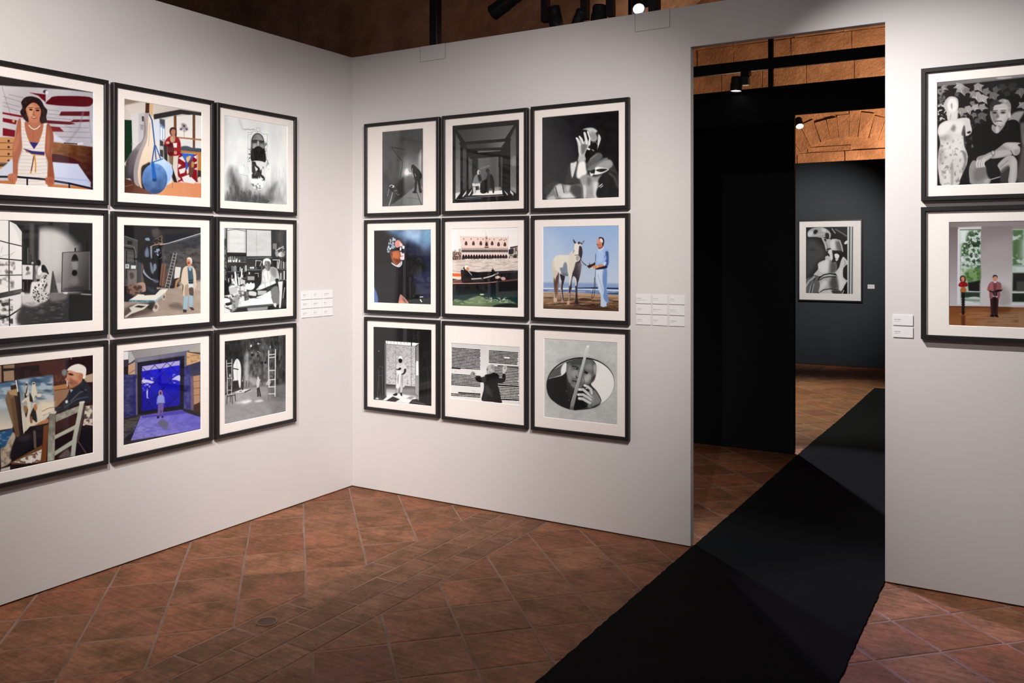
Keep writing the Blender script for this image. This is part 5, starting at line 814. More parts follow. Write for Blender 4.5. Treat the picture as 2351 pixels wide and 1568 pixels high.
    S((96, 112, 84), [170, 1310, 190, 1220, 240, 1210, 330, 1230, 430, 1200, 520, 1165, 600, 1180, 640, 1215, 700, 1190, 760, 1225, 860, 1220, 950, 1215, 1060, 1270, 1095, 1280, 1095, 1320], 10); T((176, 190, 160), .1, 50, 18, 12, [180, 1220, 330, 1225, 520, 1165, 640, 1210, 780, 1215, 950, 1210, 1060, 1270, 700, 1260, 300, 1290], .6); S((150, 160, 120), [380, 1230, 520, 1180, 620, 1220, 600, 1290, 400, 1290], 40, .5); S((20, 26, 26), [760, 1300, 850, 1280, 960, 1270, 1095, 1290, 1095, 1330, 770, 1330], 16, .9); S((206, 216, 190), [555, 1140, 600, 1135, 612, 1150, 570, 1155]); T((220, 226, 206), .28, 20, 14, 13, [600, 1180, 960, 1190, 960, 1260, 650, 1240], .8)
    S((22, 20, 26), [285, 810, 300, 795, 330, 800, 320, 770, 335, 760, 380, 800, 420, 850, 450, 900, 480, 930, 440, 975, 310, 975, 290, 880]); S((60, 34, 36), [310, 960, 350, 915, 410, 920, 440, 960], 10, .6); P((216, 214, 220), [380, 812, 395, 812, 440, 865, 440, 878]); S((206, 140, 108), [345, 770, 375, 755, 400, 770, 402, 795, 380, 810, 350, 795]); S((240, 234, 228), [340, 765, 345, 740, 372, 735, 395, 752, 370, 760, 352, 790])
    L((206, 198, 186), 16, [440, 925, 600, 915, 720, 885, 815, 840], 5); L((150, 140, 130), 6, [450, 935, 600, 925, 720, 895], 4, .8); E((30, 26, 28), 590, 915, 14, 8); S((222, 200, 180), [770, 900, 800, 880, 840, 890, 845, 915, 790, 925], 6); T((60, 50, 46), .1, 18, 16, 14, [765, 830, 850, 830, 850, 920, 770, 925], .8); S((196, 160, 156), [850, 910, 880, 895, 910, 905, 915, 935, 870, 942]); P((22, 18, 22), [780, 925, 845, 918, 845, 955, 780, 960]); S((30, 30, 34), [725, 825, 722, 795, 745, 790, 765, 825], 5); L((60, 56, 58), 6, [742, 800, 740, 765], 4)
@pr
def B23(p):
    P, S, E, L, N, T = p.P, p.S, p.E, p.L, p.N, p.T
    p.bg(Grad((150, 172, 206), (186, 194, 208), 650, 250, 650, 980)); S((186, 198, 216), [200, 300, 420, 400, 500, 700, 400, 980, 200, 1000], 140, .6); P((126, 146, 186), [200, 960, 1195, 975, 1195, 1035, 200, 1030], 24, .8)
    P((84, 110, 156), [200, 1030, 1195, 1025, 1195, 1125, 200, 1090]); P((210, 214, 222), [205, 1032, 560, 1030, 900, 1045, 1190, 1055, 1190, 1075, 700, 1058, 205, 1050], 6); P((36, 52, 86), [640, 1030, 900, 1022, 1190, 1035, 1190, 1050, 900, 1040, 660, 1042], 6); T((186, 196, 214), .1, 60, 9, 3, [205, 1050, 1190, 1060, 1190, 1110, 205, 1085], .6); P((40, 62, 84), [1050, 1100, 1190, 1090, 1190, 1120, 1060, 1112], 6, .7)
    P(Grad((190, 160, 136), (120, 86, 60), 650, 1100, 650, 1250), [200, 1085, 600, 1088, 900, 1110, 1195, 1125, 1195, 1345, 200, 1315]); P(Grad((140, 104, 74), (84, 58, 42), 650, 1200, 650, 1310), [200, 1170, 700, 1170, 1195, 1210, 1195, 1345, 200, 1315], 14, .8); T((50, 34, 28), .05, 130, 13, 5, [200, 1150, 1195, 1190, 1195, 1345, 200, 1315], .8, 10, 5); T((206, 176, 146), .25, 90, 12, 6, [200, 1100, 1195, 1130, 1195, 1290, 200, 1270], .5)
    for q in ([205, 1108, 600, 1112], [330, 1135, 660, 1132], [640, 1140, 1190, 1170]): L((90, 66, 52), 6, q, 6, .7)
    S((70, 48, 40), [680, 1200, 710, 1165, 780, 1170, 830, 1200], 8, .8)
    # horse
    D = (40, 34, 40)
    S((96, 62, 50), [360, 820, 375, 800, 408, 830, 405, 960, 395, 1090, 380, 1130, 365, 1080, 355, 950]); S((160, 128, 104), [380, 1000, 400, 980, 400, 1120, 380, 1140], 12, .6)
    S(D, [425, 850, 485, 870, 475, 950, 460, 1010, 460, 1100, 470, 1210, 440, 1215, 435, 1100, 425, 1010, 440, 940]); L((210, 196, 182), 14, [440, 940, 432, 1030, 442, 1110, 455, 1210], 8, .8)
    S((206, 190, 176), [325, 760, 400, 820, 370, 900, 350, 1000, 355, 1100, 380, 1200, 345, 1210, 345, 1100, 338, 1000, 335, 880]); S((60, 46, 44), [345, 900, 365, 960, 360, 1090, 380, 1190, 365, 1190, 350, 1090, 340, 980], 8, .7)
    S((222, 212, 200), [322, 720, 335, 660, 380, 608, 450, 598, 540, 600, 590, 560, 625, 540, 700, 640, 705, 760, 680, 850, 600, 880, 530, 875, 470, 868, 420, 840, 370, 800, 340, 800]); S((206, 190, 174), [322, 720, 340, 670, 350, 760, 360, 800, 338, 860, 326, 800], 14, .7)
    S((126, 134, 150), [424, 770, 460, 760, 470, 720, 495, 695, 515, 730, 520, 800, 530, 872, 470, 860, 430, 810], 10); S((90, 92, 104), [440, 830, 530, 860, 520, 876, 460, 866], 10, .7)
    S(Grad((56, 46, 54), (120, 112, 116), 620, 780, 700, 760), [590, 820, 620, 720, 640, 690, 690, 680, 706, 740, 690, 850, 670, 930, 655, 980, 650, 1080, 655, 1210, 625, 1220, 628, 1090, 622, 1000, 640, 930, 610, 880, 585, 900, 575, 990, 578, 1030, 560, 1090, 550, 1200, 530, 1200, 540, 1080, 545, 1000, 570, 900])
    S((222, 210, 198), [535, 870, 580, 840, 575, 900, 560, 980, 545, 1010, 545, 900], 8); L((216, 204, 190), 16, [618, 900, 635, 960, 630, 1000], 8); L((206, 190, 176), 14, [545, 1100, 540, 1180, 530, 1230], 8, .8)
    S((196, 160, 140), [515, 1215, 545, 1200, 550, 1240, 520, 1250]); S((206, 170, 150), [340, 1180, 375, 1160, 385, 1205, 345, 1215]); S((176, 140, 124), [440, 1190, 465, 1190, 470, 1220, 440, 1225]); S((44, 36, 38), [625, 1190, 655, 1190, 665, 1240, 625, 1240])
    S((216, 204, 190), [545, 600, 600, 550, 610, 640, 620, 720, 600, 800, 560, 850, 540, 760], 14)
    S((226, 216, 206), [612, 470, 640, 445, 680, 450, 705, 480, 705, 560, 685, 610, 680, 670, 640, 680, 625, 610, 610, 550]); S((56, 48, 56), [680, 480, 708, 500, 718, 570, 705, 640, 680, 700, 650, 705, 690, 650, 668, 600, 670, 530], 6); S((150, 140, 140), [630, 630, 660, 610, 680, 640, 660, 675, 640, 672], 8, .8)
    S((60, 52, 56), [598, 395, 612, 410, 632, 440, 618, 450, 600, 430]); S((70, 60, 62), [690, 445, 720, 425, 742, 412, 725, 445, 705, 462]); S((190, 180, 176), [700, 440, 730, 420, 715, 445]); S((70, 56, 56), [655, 440, 675, 425, 690, 445, 665, 460]); L((90, 78, 78), 6, [612, 540, 595, 575], 5); L((60, 50, 50), 7, [618, 605, 650, 600, 690, 610]); L((44, 38, 44), 8, [690, 650, 720, 700, 770, 738], 4); L((140, 136, 140), 5, [715, 728, 775, 742], 4)
    # man
    S((60, 36, 36), [778, 745, 805, 730, 808, 700, 820, 725, 860, 710, 890, 690, 900, 740, 850, 750, 820, 775, 800, 770]); L((220, 214, 208), 8, [815, 770, 835, 775, 850, 755], 4)
    L((50, 44, 44), 6, [890, 770, 882, 900, 885, 1010, 870, 1140, 850, 1172, 838, 1160, 850, 1080, 872, 1010, 876, 900], 3, .9)
    P((186, 198, 218), [888, 770, 1035, 770, 1040, 900, 1035, 1040, 1045, 1150, 1065, 1215, 1030, 1240, 1035, 1270, 990, 1285, 955, 1270, 958, 1130, 925, 1050, 900, 900]); S((100, 128, 180), [985, 790, 1035, 785, 1040, 900, 1035, 1060, 1065, 1210, 1030, 1220, 990, 1150, 1000, 1060, 980, 950], 10, .85); S((206, 212, 224), [900, 800, 990, 790, 970, 900, 985, 1050, 950, 1080, 915, 960], 26, .6); L((120, 140, 176), 8, [920, 860, 950, 960, 985, 1080], 10, .6)
    S((150, 174, 214), [885, 580, 910, 550, 950, 510, 1000, 490, 1045, 530, 1062, 610, 1058, 720, 1035, 780, 900, 770, 885, 700]); S((60, 80, 130), [1020, 560, 1055, 560, 1062, 640, 1058, 720, 1030, 760, 1000, 720, 1030, 650], 10, .9); S((186, 202, 226), [920, 560, 980, 530, 1000, 620, 970, 700, 900, 690], 30, .6); S((196, 208, 226), [978, 720, 1010, 690, 1030, 700, 1010, 745, 985, 745], 6); S((40, 36, 48), [890, 770, 960, 750, 1035, 745, 1030, 775, 930, 790, 895, 790], 6); L((60, 70, 110), 8, [1000, 640, 1025, 590], 10, .5)
    S((206, 140, 112), [850, 750, 880, 732, 920, 735, 985, 720, 995, 745, 930, 765, 890, 780, 860, 770]); L((226, 200, 160), 8, [910, 735, 918, 762], 4); L((60, 50, 60), 7, [890, 590, 888, 680], 5, .8)
    S((196, 206, 220), [930, 520, 985, 495, 1000, 510, 950, 550, 925, 545], 6); S((150, 86, 64), [915, 480, 975, 470, 985, 500, 940, 525, 922, 505]); S((204, 136, 110), [908, 430, 915, 395, 945, 378, 985, 410, 990, 470, 955, 500, 925, 500, 915, 470, 905, 450]); S((52, 40, 44), [930, 375, 960, 366, 995, 385, 1002, 430, 990, 480, 975, 470, 975, 430, 950, 400]); S((216, 214, 216), [945, 390, 965, 382, 985, 410, 980, 440, 955, 425]); L((70, 40, 36), 8, [906, 462, 925, 470], 5); S((150, 84, 64), [935, 450, 955, 455, 968, 490, 938, 498], 14, .4); S((222, 156, 130), [912, 420, 925, 400, 945, 400, 945, 430, 925, 450], 12, .6)
@pr
def B31(p):
    P, S, E, L, N, T = p.P, p.S, p.E, p.L, p.N, p.T
    p.bg(Grad(40, 24, 250, 300, 900, 400))
    L(48, 40, [630, 230, 630, 400], 40, .5); L(52, 20, [815, 250, 815, 420], 20, .6); P(28, [160, 190, 330, 200, 330, 1240, 160, 1240], 40, .4); P(52, [830, 1010, 960, 1000, 950, 1090, 830, 1110], 30, .5)  # pale streak at upper middle: pane reflection painted into the print
    P(Grad(170, 206, 340, 500, 700, 900), [340, 395, 765, 420, 765, 1060, 340, 1020]); N(22, 26, 18, 3, [340, 450, 765, 470, 765, 1060, 340, 1020]); T(130, .22, 16, 14, 4, [345, 460, 760, 470, 760, 1040, 345, 1010], .6)
    for y in range(490, 1020, 27): L(150, 4, [345, y, 760, y + 14], 5, .45)
    L(120, 8, [480, 460, 482, 1020], 8, .6); L(100, 8, [705, 430, 705, 1050], 6, .7); L(90, 6, [640, 765, 760, 770], 5, .5)
    P(240, [333, 393, 820, 428, 760, 470, 640, 460, 345, 435], 6); L(110, 10, [345, 440, 640, 462, 760, 470], 8, .7)
    for x in (360, 412, 455, 505, 555, 607, 650): L(90, 5, [x, 398, x, 440], 4, .8)
    L(24, 14, [708, 415, 708, 460]); L(60, 7, [345, 1025, 480, 1030, 600, 1050, 760, 1060], 12); P(Grad(60, 140, 450, 1030, 450, 1100), [340, 1020, 765, 1055, 765, 1200, 340, 1160], 16)
    P(232, [345, 1130, 500, 1150, 760, 1190, 810, 1255, 670, 1300, 460, 1275, 160, 1240, 250, 1210, 345, 1200], 14); P(200, [340, 1090, 480, 1100, 480, 1160, 340, 1170], 24, .7); P(50, [340, 1258, 440, 1195, 540, 1235, 470, 1275], 8); P(54, [665, 1300, 720, 1240, 780, 1230, 1000, 1340], 8); P(60, [160, 1240, 300, 1245, 345, 1205, 330, 1180, 160, 1200], 8); L(150, 6, [720, 1270, 900, 1305], 5, .7); P(120, [640, 1220, 700, 1190, 760, 1200, 700, 1240], 14, .7)
    P(70, [318, 400, 343, 440, 343, 1200, 318, 1190], 6); L(130, 10, [332, 440, 334, 1180], 8, .8)
    P(Grad(130, 170, 780, 500, 790, 1200), [770, 480, 812, 440, 818, 870, 815, 1255, 762, 1195, 765, 900]); P(244, [775, 680, 806, 690, 808, 890, 775, 890], 8); L(60, 8, [770, 480, 772, 700], 6); L(80, 7, [770, 1165, 800, 1195], 5)
    P(24, [820, 430, 1000, 440, 1000, 1340, 940, 1310, 818, 1260], 6); L(70, 10, [940, 780, 950, 1100, 945, 1300], 10, .6); L(70, 6, [972, 900, 975, 1320], 6, .5); L(80, 6, [190, 540, 172, 800], 8, .5); E(190, 236, 540, 5, 8)
    for q in ([240, 760, 292, 766], [232, 890, 292, 896], [232, 800, 238, 880], [236, 900, 245, 1100], [290, 770, 292, 1180], [225, 1000, 222, 1210], [262, 1150, 262, 1230]): L(120, 7, q, 5, .7)
    S(210, [190, 1230, 205, 1212, 235, 1220, 235, 1235])
    S(206, [490, 790, 500, 730, 520, 712, 580, 712, 615, 740, 632, 800, 600, 810, 610, 870, 605, 960, 610, 1055, 540, 1060, 530, 1078, 485, 1072, 490, 960, 500, 870, 495, 820]); S(234, [500, 830, 560, 830, 560, 900, 530, 1060, 495, 1060, 505, 900], 20, .8); S(110, [505, 940, 525, 870, 520, 990, 512, 1010], 10, .7); S(130, [560, 900, 590, 880, 580, 1040, 560, 1000], 16, .6); P(190, [505, 1075, 525, 1078, 508, 1150, 490, 1150]); P(205, [545, 1060, 585, 1062, 570, 1140, 550, 1140])
    S(30, [485, 795, 510, 800, 540, 780, 560, 790, 545, 812, 500, 812]); S(34, [606, 800, 630, 800, 628, 840, 600, 875, 560, 878, 595, 850]); E(26, 549, 672, 27, 42); S(240, [525, 655, 530, 625, 550, 615, 572, 630, 576, 660, 550, 648]); S(30, [440, 1172, 480, 1148, 505, 1150, 500, 1178, 470, 1185]); S(30, [548, 1150, 565, 1140, 575, 1185, 555, 1180]); L(150, 6, [520, 720, 548, 750, 575, 720], 4, .7)
@pr
def B32(p):
    P, S, E, L, N, T = p.P, p.S, p.E, p.L, p.N, p.T
    p.bg(Grad(206, 226, 600, 350, 500, 900)); S(200, [130, 330, 560, 350, 600, 420, 560, 480, 540, 400, 140, 385], 30, .6); S(206, [1030, 400, 1056, 400, 1056, 1165, 1040, 1160], 16, .6)
    def rows(x0, x1, y0, y1, n, slope, seed):
        r = np.random.RandomState(seed)
        for i in range(n):
            y = y0 + (y1 - y0) * i / (n - 1); x = x0
            while x < x1 - 8:
                w = float(r.randint(12, 52)); w = min(w, x1 - x); h = r.rand() * 3
                L(16, 10 + h, [x, y + (x - x0) * slope, x + w - 4, y + (x + w - x0) * slope], 4, .95); x += w + r.randint(4, 9)
    rows(155, 530, 402, 660, 14, .072, 1); L(16, 10, [150, 672, 260, 680]); rows(148, 530, 750, 888, 8, .078, 2); rows(240, 530, 995, 1002, 2, .07, 3); rows(142, 530, 1012, 1032, 2, .07, 4)
    rows(648, 1032, 438, 592, 9, .072, 5); P(224, [845, 515, 920, 520, 920, 545, 845, 540]); rows(768, 1038, 640, 640.1, 2, .07, 6); rows(724, 1040, 656, 890, 12, .062, 7); rows(775, 1045, 905, 1080, 9, .058, 8); rows(820, 1045, 1085, 1090, 2, .05, 9)
    for x, y in ((200, 715), (430, 975), (455, 978)): L(170, 6, [x - 8, y, x + 8, y], 4)
    S(150, [400, 740, 430, 715, 470, 740, 460, 770, 430, 800, 395, 780]); S(70, [430, 740, 455, 740, 450, 765], 8); S(226, [470, 700, 600, 680, 600, 760, 470, 770], 30, .6)
    S(28, [465, 800, 480, 775, 525, 775, 545, 795, 590, 780, 590, 765, 640, 745, 700, 725, 775, 762, 780, 800, 820, 810, 825, 760, 850, 748, 865, 770, 862, 830, 830, 865, 770, 870, 765, 900, 780, 960, 800, 1060, 812, 1135, 680, 1120, 553, 1106, 560, 1020, 575, 960, 575, 870, 530, 860, 480, 840])
    S(76, [540, 800, 600, 785, 600, 850, 560, 850], 16, .7); S(84, [590, 900, 640, 920, 680, 1000, 690, 1060, 640, 1020, 600, 980], 24, .6); S(60, [600, 990, 625, 1000, 605, 1090, 570, 1090], 20, .6)
    S(150, [612, 680, 635, 640, 680, 622, 715, 640, 722, 690, 700, 730, 650, 750, 620, 745]); S(196, [612, 690, 640, 640, 680, 630, 660, 690, 640, 740, 615, 730], 12, .7); S(200, [650, 690, 690, 680, 700, 720, 670, 720], 14, .7); E(70, 625, 690, 10, 12, 0, 6, .7)
    S(196, [830, 650, 850, 640, 880, 645, 888, 680, 860, 730, 830, 740, 825, 690]); L(80, 5, [848, 650, 852, 680], 4); L(80, 5, [868, 650, 868, 680], 4)
@pr
def B33(p):
    P, S, E, L, N, T = p.P, p.S, p.E, p.L, p.N, p.T
    p.bg(Grad(190, 178, 400, 300, 900, 1250)); N(14, 90, 90, 3); N(10, 14, 14, 4)
    S(150, [380, 470, 600, 430, 760, 430, 950, 500, 1060, 620, 1000, 560, 800, 460, 600, 450, 400, 520], 30, .5)
    E(26, 668, 776, 430, 332, -4, 5); E(226, 672, 782, 424, 322, -4, 6)
    S(60, [240, 790, 300, 640, 380, 570, 520, 490, 740, 455, 860, 520, 860, 680, 800, 780, 880, 880, 930, 1000, 850, 1080, 660, 1107, 520, 1098, 370, 1030, 270, 930], 6)
    S(90, [275, 700, 330, 610, 430, 540, 460, 520, 430, 620, 420, 680], 14); S(226, [425, 670, 420, 600, 450, 530, 490, 515, 490, 600, 470, 650, 440, 672], 10); L(205, 9, [275, 712, 350, 695, 430, 670], 6)
    S(34, [240, 800, 280, 715, 420, 685, 490, 640, 500, 760, 560, 860, 600, 900, 580, 1090, 450, 1072, 330, 1000, 262, 920], 10); S(62, [480, 700, 520, 760, 570, 880, 545, 960, 500, 900, 490, 800], 16, .6); E(110, 488, 875, 6, 7); E(110, 524, 985, 6, 7)
    S(110, [490, 600, 500, 530, 560, 490, 680, 470, 800, 480, 850, 540, 850, 640, 820, 720, 780, 780, 700, 800, 660, 850, 600, 840, 540, 780, 500, 690]); S(150, [500, 610, 540, 560, 560, 660, 540, 760, 510, 720], 24, .7); S(170, [560, 620, 620, 600, 640, 650, 600, 700, 560, 680], 22, .7); S(66, [530, 500, 620, 470, 700, 470, 690, 540, 620, 540, 560, 550], 24, .8); S(190, [720, 680, 780, 650, 800, 700, 750, 760, 700, 740], 26, .8); S(150, [720, 560, 800, 520, 820, 600, 760, 600], 24, .7); S(90, [800, 490, 850, 540, 850, 640, 810, 680, 820, 580], 16, .6); S(206, [830, 560, 870, 520, 900, 560, 880, 650, 850, 660], 20, .6); S(60, [810, 700, 850, 680, 845, 730, 800, 770], 10, .8)
    L(36, 14, [565, 560, 610, 558, 640, 580], 10, .9); E(24, 612, 590, 24, 10, 10); E(206, 604, 588, 6, 5); L(40, 12, [716, 610, 760, 640], 8, .9); E(26, 735, 640, 24, 10, 20); L(46, 10, [610, 680, 620, 705, 640, 700], 8, .9); L(36, 12, [565, 740, 600, 745, 620, 752], 6); L(70, 8, [700, 690, 720, 740, 712, 770], 8, .7); L(60, 7, [640, 770, 680, 790], 8, .6); S(140, [545, 790, 600, 780, 620, 830, 580, 830], 18, .6)
    S(26, [660, 860, 760, 860, 720, 960, 640, 960, 700, 1000, 760, 1060, 640, 1105, 580, 1100, 600, 980], 12); S(130, [810, 860, 870, 880, 925, 1000, 850, 1050, 800, 1060, 830, 960], 14); L(44, 6, [790, 790, 860, 860, 930, 990], 5, .8)
    Sk = 196
    S(170, [640, 960, 700, 940, 760, 900, 790, 860, 830, 930, 830, 990, 800, 1040, 770, 1040, 720, 990, 650, 985], 8)
    for q in ([650, 850, 700, 850, 760, 900, 800, 950], [640, 915, 700, 915, 760, 950, 800, 980], [650, 962, 700, 970, 750, 1000, 790, 1020], [720, 798, 760, 815, 800, 850, 810, 900]): L(40, 46, q, 8, .6); L(Sk, 34, q, 8)
    for x, y in ((655, 850), (640, 915), (655, 962), (725, 798)): E(226, x, y, 13, 10, 0, 5, .8)
    L(226, 10, [735, 840, 750, 835]); S(150, [755, 1050, 790, 1030, 800, 1080, 760, 1080], 12, .6)
    P(Grad(206, 130, 740, 300, 560, 1100), [742, 300, 780, 305, 720, 520, 640, 830, 605, 980, 575, 1105, 530, 1100, 545, 1010, 620, 760, 690, 500], 5); S(226, [742, 300, 762, 292, 782, 305, 770, 320, 745, 315], 5); P(60, [532, 1070, 590, 1070, 576, 1108, 530, 1102], 16, .5); L(230, 5, [743, 310, 692, 500, 560, 1000], 4, .4)
@pr
def R1(p):
    P, S, E, L, N, T = p.P, p.S, p.E, p.L, p.N, p.T
    p.bg((30, 27, 27))
    P(Grad(120, 150, 300, 330, 1100, 230), [225, 310, 1700, 160, 1700, 190, 1124, 255, 700, 305, 330, 340, 225, 350], 8); S(205, [840, 262, 880, 252, 985, 250, 990, 262, 880, 275], 8, .8); P(44, [700, 310, 1700, 200, 1700, 420, 1000, 420, 800, 400], 40, .7)
    def leaf(x, y, r, a, c):
        q = []
        for k in range(10):
            t = k / 10 * 6.283; rr = r * (1 if k % 2 == 0 else .84) * (1.45 if k == 0 else 1.1 if k in (2, 8) else .8); q += [x + rr * math.cos(t + a), y + rr * math.sin(t + a) * .85]
        P(c, q, 5); L(c * .6, 4, [x, y, x + r * math.cos(a), y + r * math.sin(a) * .85], 4, .7); S(min(255, c * 1.3), [x, y, x + r * .6 * math.cos(a + .6), y + r * .5 * math.sin(a + .6), x + r * .7 * math.cos(a + .2), y + r * .6 * math.sin(a + .2)], 8, .6)
    for i, (x, y, r, a, c) in enumerate([(480, 370, 70, 1.2, 150), (460, 345, 50, 2.8, 170), (530, 390, 44, .6, 120), (650, 350, 60, 1.0, 150), (640, 440, 62, 1.4, 165), (700, 470, 60, 1.0, 170), (600, 420, 44, 2.2, 140), (730, 400, 52, .2, 120), (810, 440, 60, 1.2, 110), (830, 380, 44, 0, 90), (550, 580, 56, 1.3, 160), (620, 560, 48, .4, 170), (690, 560, 50, .3, 150), (690, 650, 60, 1.0, 96), (610, 640, 36, 1.8, 110), (480, 600, 56, 1.6, 150), (640, 700, 40, .8, 84), (590, 520, 34, .4, 120), (260, 400, 50, 1.3, 130), (300, 360, 40, .6, 150), (280, 470, 50, 1.9, 110), (430, 430, 30, 1., 90), (1090, 400, 60, 1.5, 110), (1110, 540, 50, 2.6, 140), (1000, 350, 60, .5, 56), (900, 350, 50, 1.5, 60), (950, 420, 40, 2, 54), (1250, 420, 80, 2.5, 120), (1400, 500, 80, 1.5, 110), (1300, 640, 70, .5, 90), (1500, 360, 70, 1, 100), (620, 780, 26, 1, 120), (590, 880, 30, 1.5, 60), (600, 960, 26, 1, 110)]): leaf(x, y, r, a, c)
    T(205, .05, 22, 22, 5, [232, 540, 330, 500, 330, 690, 232, 705], .9, 10, 6); T(60, .2, 22, 22, 6, [232, 320, 330, 330, 330, 540, 232, 600], .8); T(190, .3, 16, 16, 7, [480, 640, 600, 620, 600, 760, 580, 780], .6)
    B = 206
    S(190, [300, 560, 310, 500, 350, 455, 400, 452, 440, 475, 450, 530, 440, 600, 400, 700, 340, 700, 325, 620]); S(232, [335, 520, 370, 470, 420, 480, 440, 560, 400, 620, 345, 600], 14); S(120, [370, 540, 382, 520, 388, 560, 380, 580], 8, .7); S(214, [340, 600, 400, 612, 440, 600, 440, 680, 410, 700, 350, 700], 14); L(150, 12, [370, 640, 360, 700], 12, .6)
    S(B, [235, 820, 250, 750, 300, 710, 360, 695, 440, 680, 500, 670, 560, 680, 575, 740, 588, 800, 570, 840, 525, 858, 512, 800, 500, 860, 510, 960, 540, 1040, 548, 1120, 520, 1220, 470, 1310, 440, 1362, 280, 1368, 250, 1280, 235, 1150, 245, 1020, 260, 940, 250, 870])
    S(232, [260, 760, 330, 710, 440, 700, 500, 720, 490, 820, 420, 840, 350, 800, 300, 860, 250, 840], 24, .7); S(110, [370, 790, 400, 745, 420, 770, 405, 810], 20, .8); S(60, [500, 760, 515, 760, 520, 860, 500, 860, 480, 840], 8, .8); S(120, [250, 870, 330, 850, 400, 900, 360, 930, 270, 900], 30, .5); S(226, [320, 900, 480, 860, 500, 960, 480, 1080, 330, 1040], 40, .6); S(150, [250, 1000, 300, 1000, 290, 1130, 245, 1140], 26, .6); S(96, [490, 1020, 530, 1040, 525, 1160, 490, 1230, 510, 1120], 16, .7); S(36, [545, 1080, 552, 1120, 520, 1230, 460, 1330, 500, 1230, 535, 1150], 5); S(120, [370, 1150, 395, 1160, 390, 1360, 370, 1360], 14, .6); S(226, [290, 1180, 360, 1180, 370, 1340, 300, 1350], 30, .6); T(110, .25, 26, 30, 9, [250, 880, 540, 860, 540, 1200, 450, 1360, 270, 1360], .6); S(40, [535, 825, 560, 808, 578, 815, 560, 835], 6)
    Bk = (26, 23, 24)
    S(150, [960, 690, 1020, 620, 1110, 600, 1124, 620, 1080, 690, 1060, 740, 1000, 710], 14); S(150, [1085, 760, 1124, 720, 1300, 760, 1320, 1000, 1124, 960], 20, .6)
    S(Bk, [590, 830, 620, 760, 720, 715, 790, 700, 830, 760, 880, 800, 970, 700, 1050, 700, 1080, 760, 1085, 880, 1060, 940, 940, 930, 850, 990, 760, 1030, 640, 1060, 600, 960])
    S(150, [800, 740, 790, 790, 830, 830, 870, 820, 930, 740, 900, 730, 850, 770], 6); S(190, [835, 760, 860, 755, 868, 810, 835, 825], 8); L(60, 8, [955, 720, 960, 780, 940, 800], 10, .6)
    S(176, [780, 560, 790, 520, 850, 490, 940, 500, 975, 560, 985, 640, 960, 680, 920, 740, 870, 755, 820, 740, 790, 690, 775, 630]); S(205, [800, 560, 850, 540, 930, 545, 950, 590, 930, 680, 880, 740, 850, 700, 870, 640, 860, 590], 24, .7); S(110, [780, 600, 830, 640, 850, 660, 820, 720, 790, 680], 24, .6); S(54, [772, 590, 780, 520, 830, 485, 880, 490, 930, 500, 880, 530, 820, 545, 800, 600]); S(150, [860, 500, 900, 475, 960, 490, 990, 540, 985, 620, 965, 600, 950, 540, 900, 515], 8); T(205, .1, 16, 14, 12, [860, 490, 960, 485, 985, 560, 985, 610, 950, 540], .8); E(196, 975, 645, 14, 30)
    E(96, 822, 618, 30, 17, 5, 14, .6); E(96, 908, 616, 30, 17, -5, 14, .6); E(34, 822, 619, 19, 8, 5, 6); E(34, 908, 617, 20, 8, -5, 6); L(70, 8, [797, 600, 848, 597], 8, .8); L(70, 8, [886, 595, 938, 592], 8, .8); L(150, 8, [800, 565, 930, 560], 14, .5); S(96, [850, 630, 870, 660, 850, 672, 832, 664], 8, .7); L(60, 8, [825, 708, 860, 704, 895, 706], 5); L(120, 6, [815, 680, 805, 705], 6, .6)
    S(150, [560, 1180, 600, 1110, 650, 1130, 720, 1160, 760, 1230, 770, 1345, 590, 1355, 560, 1290]); S(100, [640, 1180, 720, 1170, 740, 1260, 640, 1330, 600, 1260], 30, .6); P(176, [720, 1310, 765, 1290, 765, 1345, 710, 1345]); S(34, [740, 1150, 860, 1100, 880, 1240, 860, 1290, 760, 1290], 14); S(40, [880, 1290, 940, 1240, 960, 1340, 880, 1340], 10); L(180, 10, [770, 1310, 880, 1278], 8)
    S(176, [855, 1150, 940, 1070, 1000, 1058, 1040, 1090, 1055, 1150, 1040, 1330, 960, 1335, 975, 1180, 900, 1240, 870, 1200]); S(70, [880, 1230, 940, 1170, 975, 1180, 950, 1330, 890, 1330], 16, .8); S(205, [1000, 1100, 1045, 1140, 1030, 1320, 985, 1320], 26, .6); L(110, 8, [880, 1180, 960, 1110], 10, .6)
    S(150, [800, 1030, 860, 980, 920, 935, 960, 925, 1000, 960, 1000, 1050, 820, 1092, 780, 1080]); S(190, [830, 1020, 960, 1000, 1000, 1040, 900, 1070, 820, 1080], 14, .8); S(176, [905, 950, 960, 925, 1060, 925, 1088, 935, 1060, 950, 1085, 980, 1075, 1040, 1040, 1060, 1010, 1050, 985, 1010]); S(206, [940, 940, 1040, 940, 1060, 990, 1010, 1000], 20, .6); L(60, 7, [985, 1010, 1012, 1050], 5, .8)
    for i in range(3): L(90, 5, [1030 + i * 16, 1000, 1036 + i * 14, 1048], 5, .6)
    S(150, [640, 1080, 720, 1050, 790, 1020, 815, 1060, 760, 1100, 720, 1130, 715, 1175, 690, 1180, 650, 1190, 630, 1160]); S(196, [690, 1090, 780, 1040, 790, 1070, 720, 1120], 14, .8)
    for i, x in enumerate((640, 665, 690, 712)): L(205, 17, [x + 8, 1110, x - 4, 1140, x, 1178 - i * 2], 7)
    E(120, 806, 1035, 18, 28, -10); E(200, 806, 1032, 10, 18, -10)
    S(150, [1124, 860, 1200, 900, 1330, 1000, 1360, 1340, 1060, 1340, 1080, 1100], 30, .5)
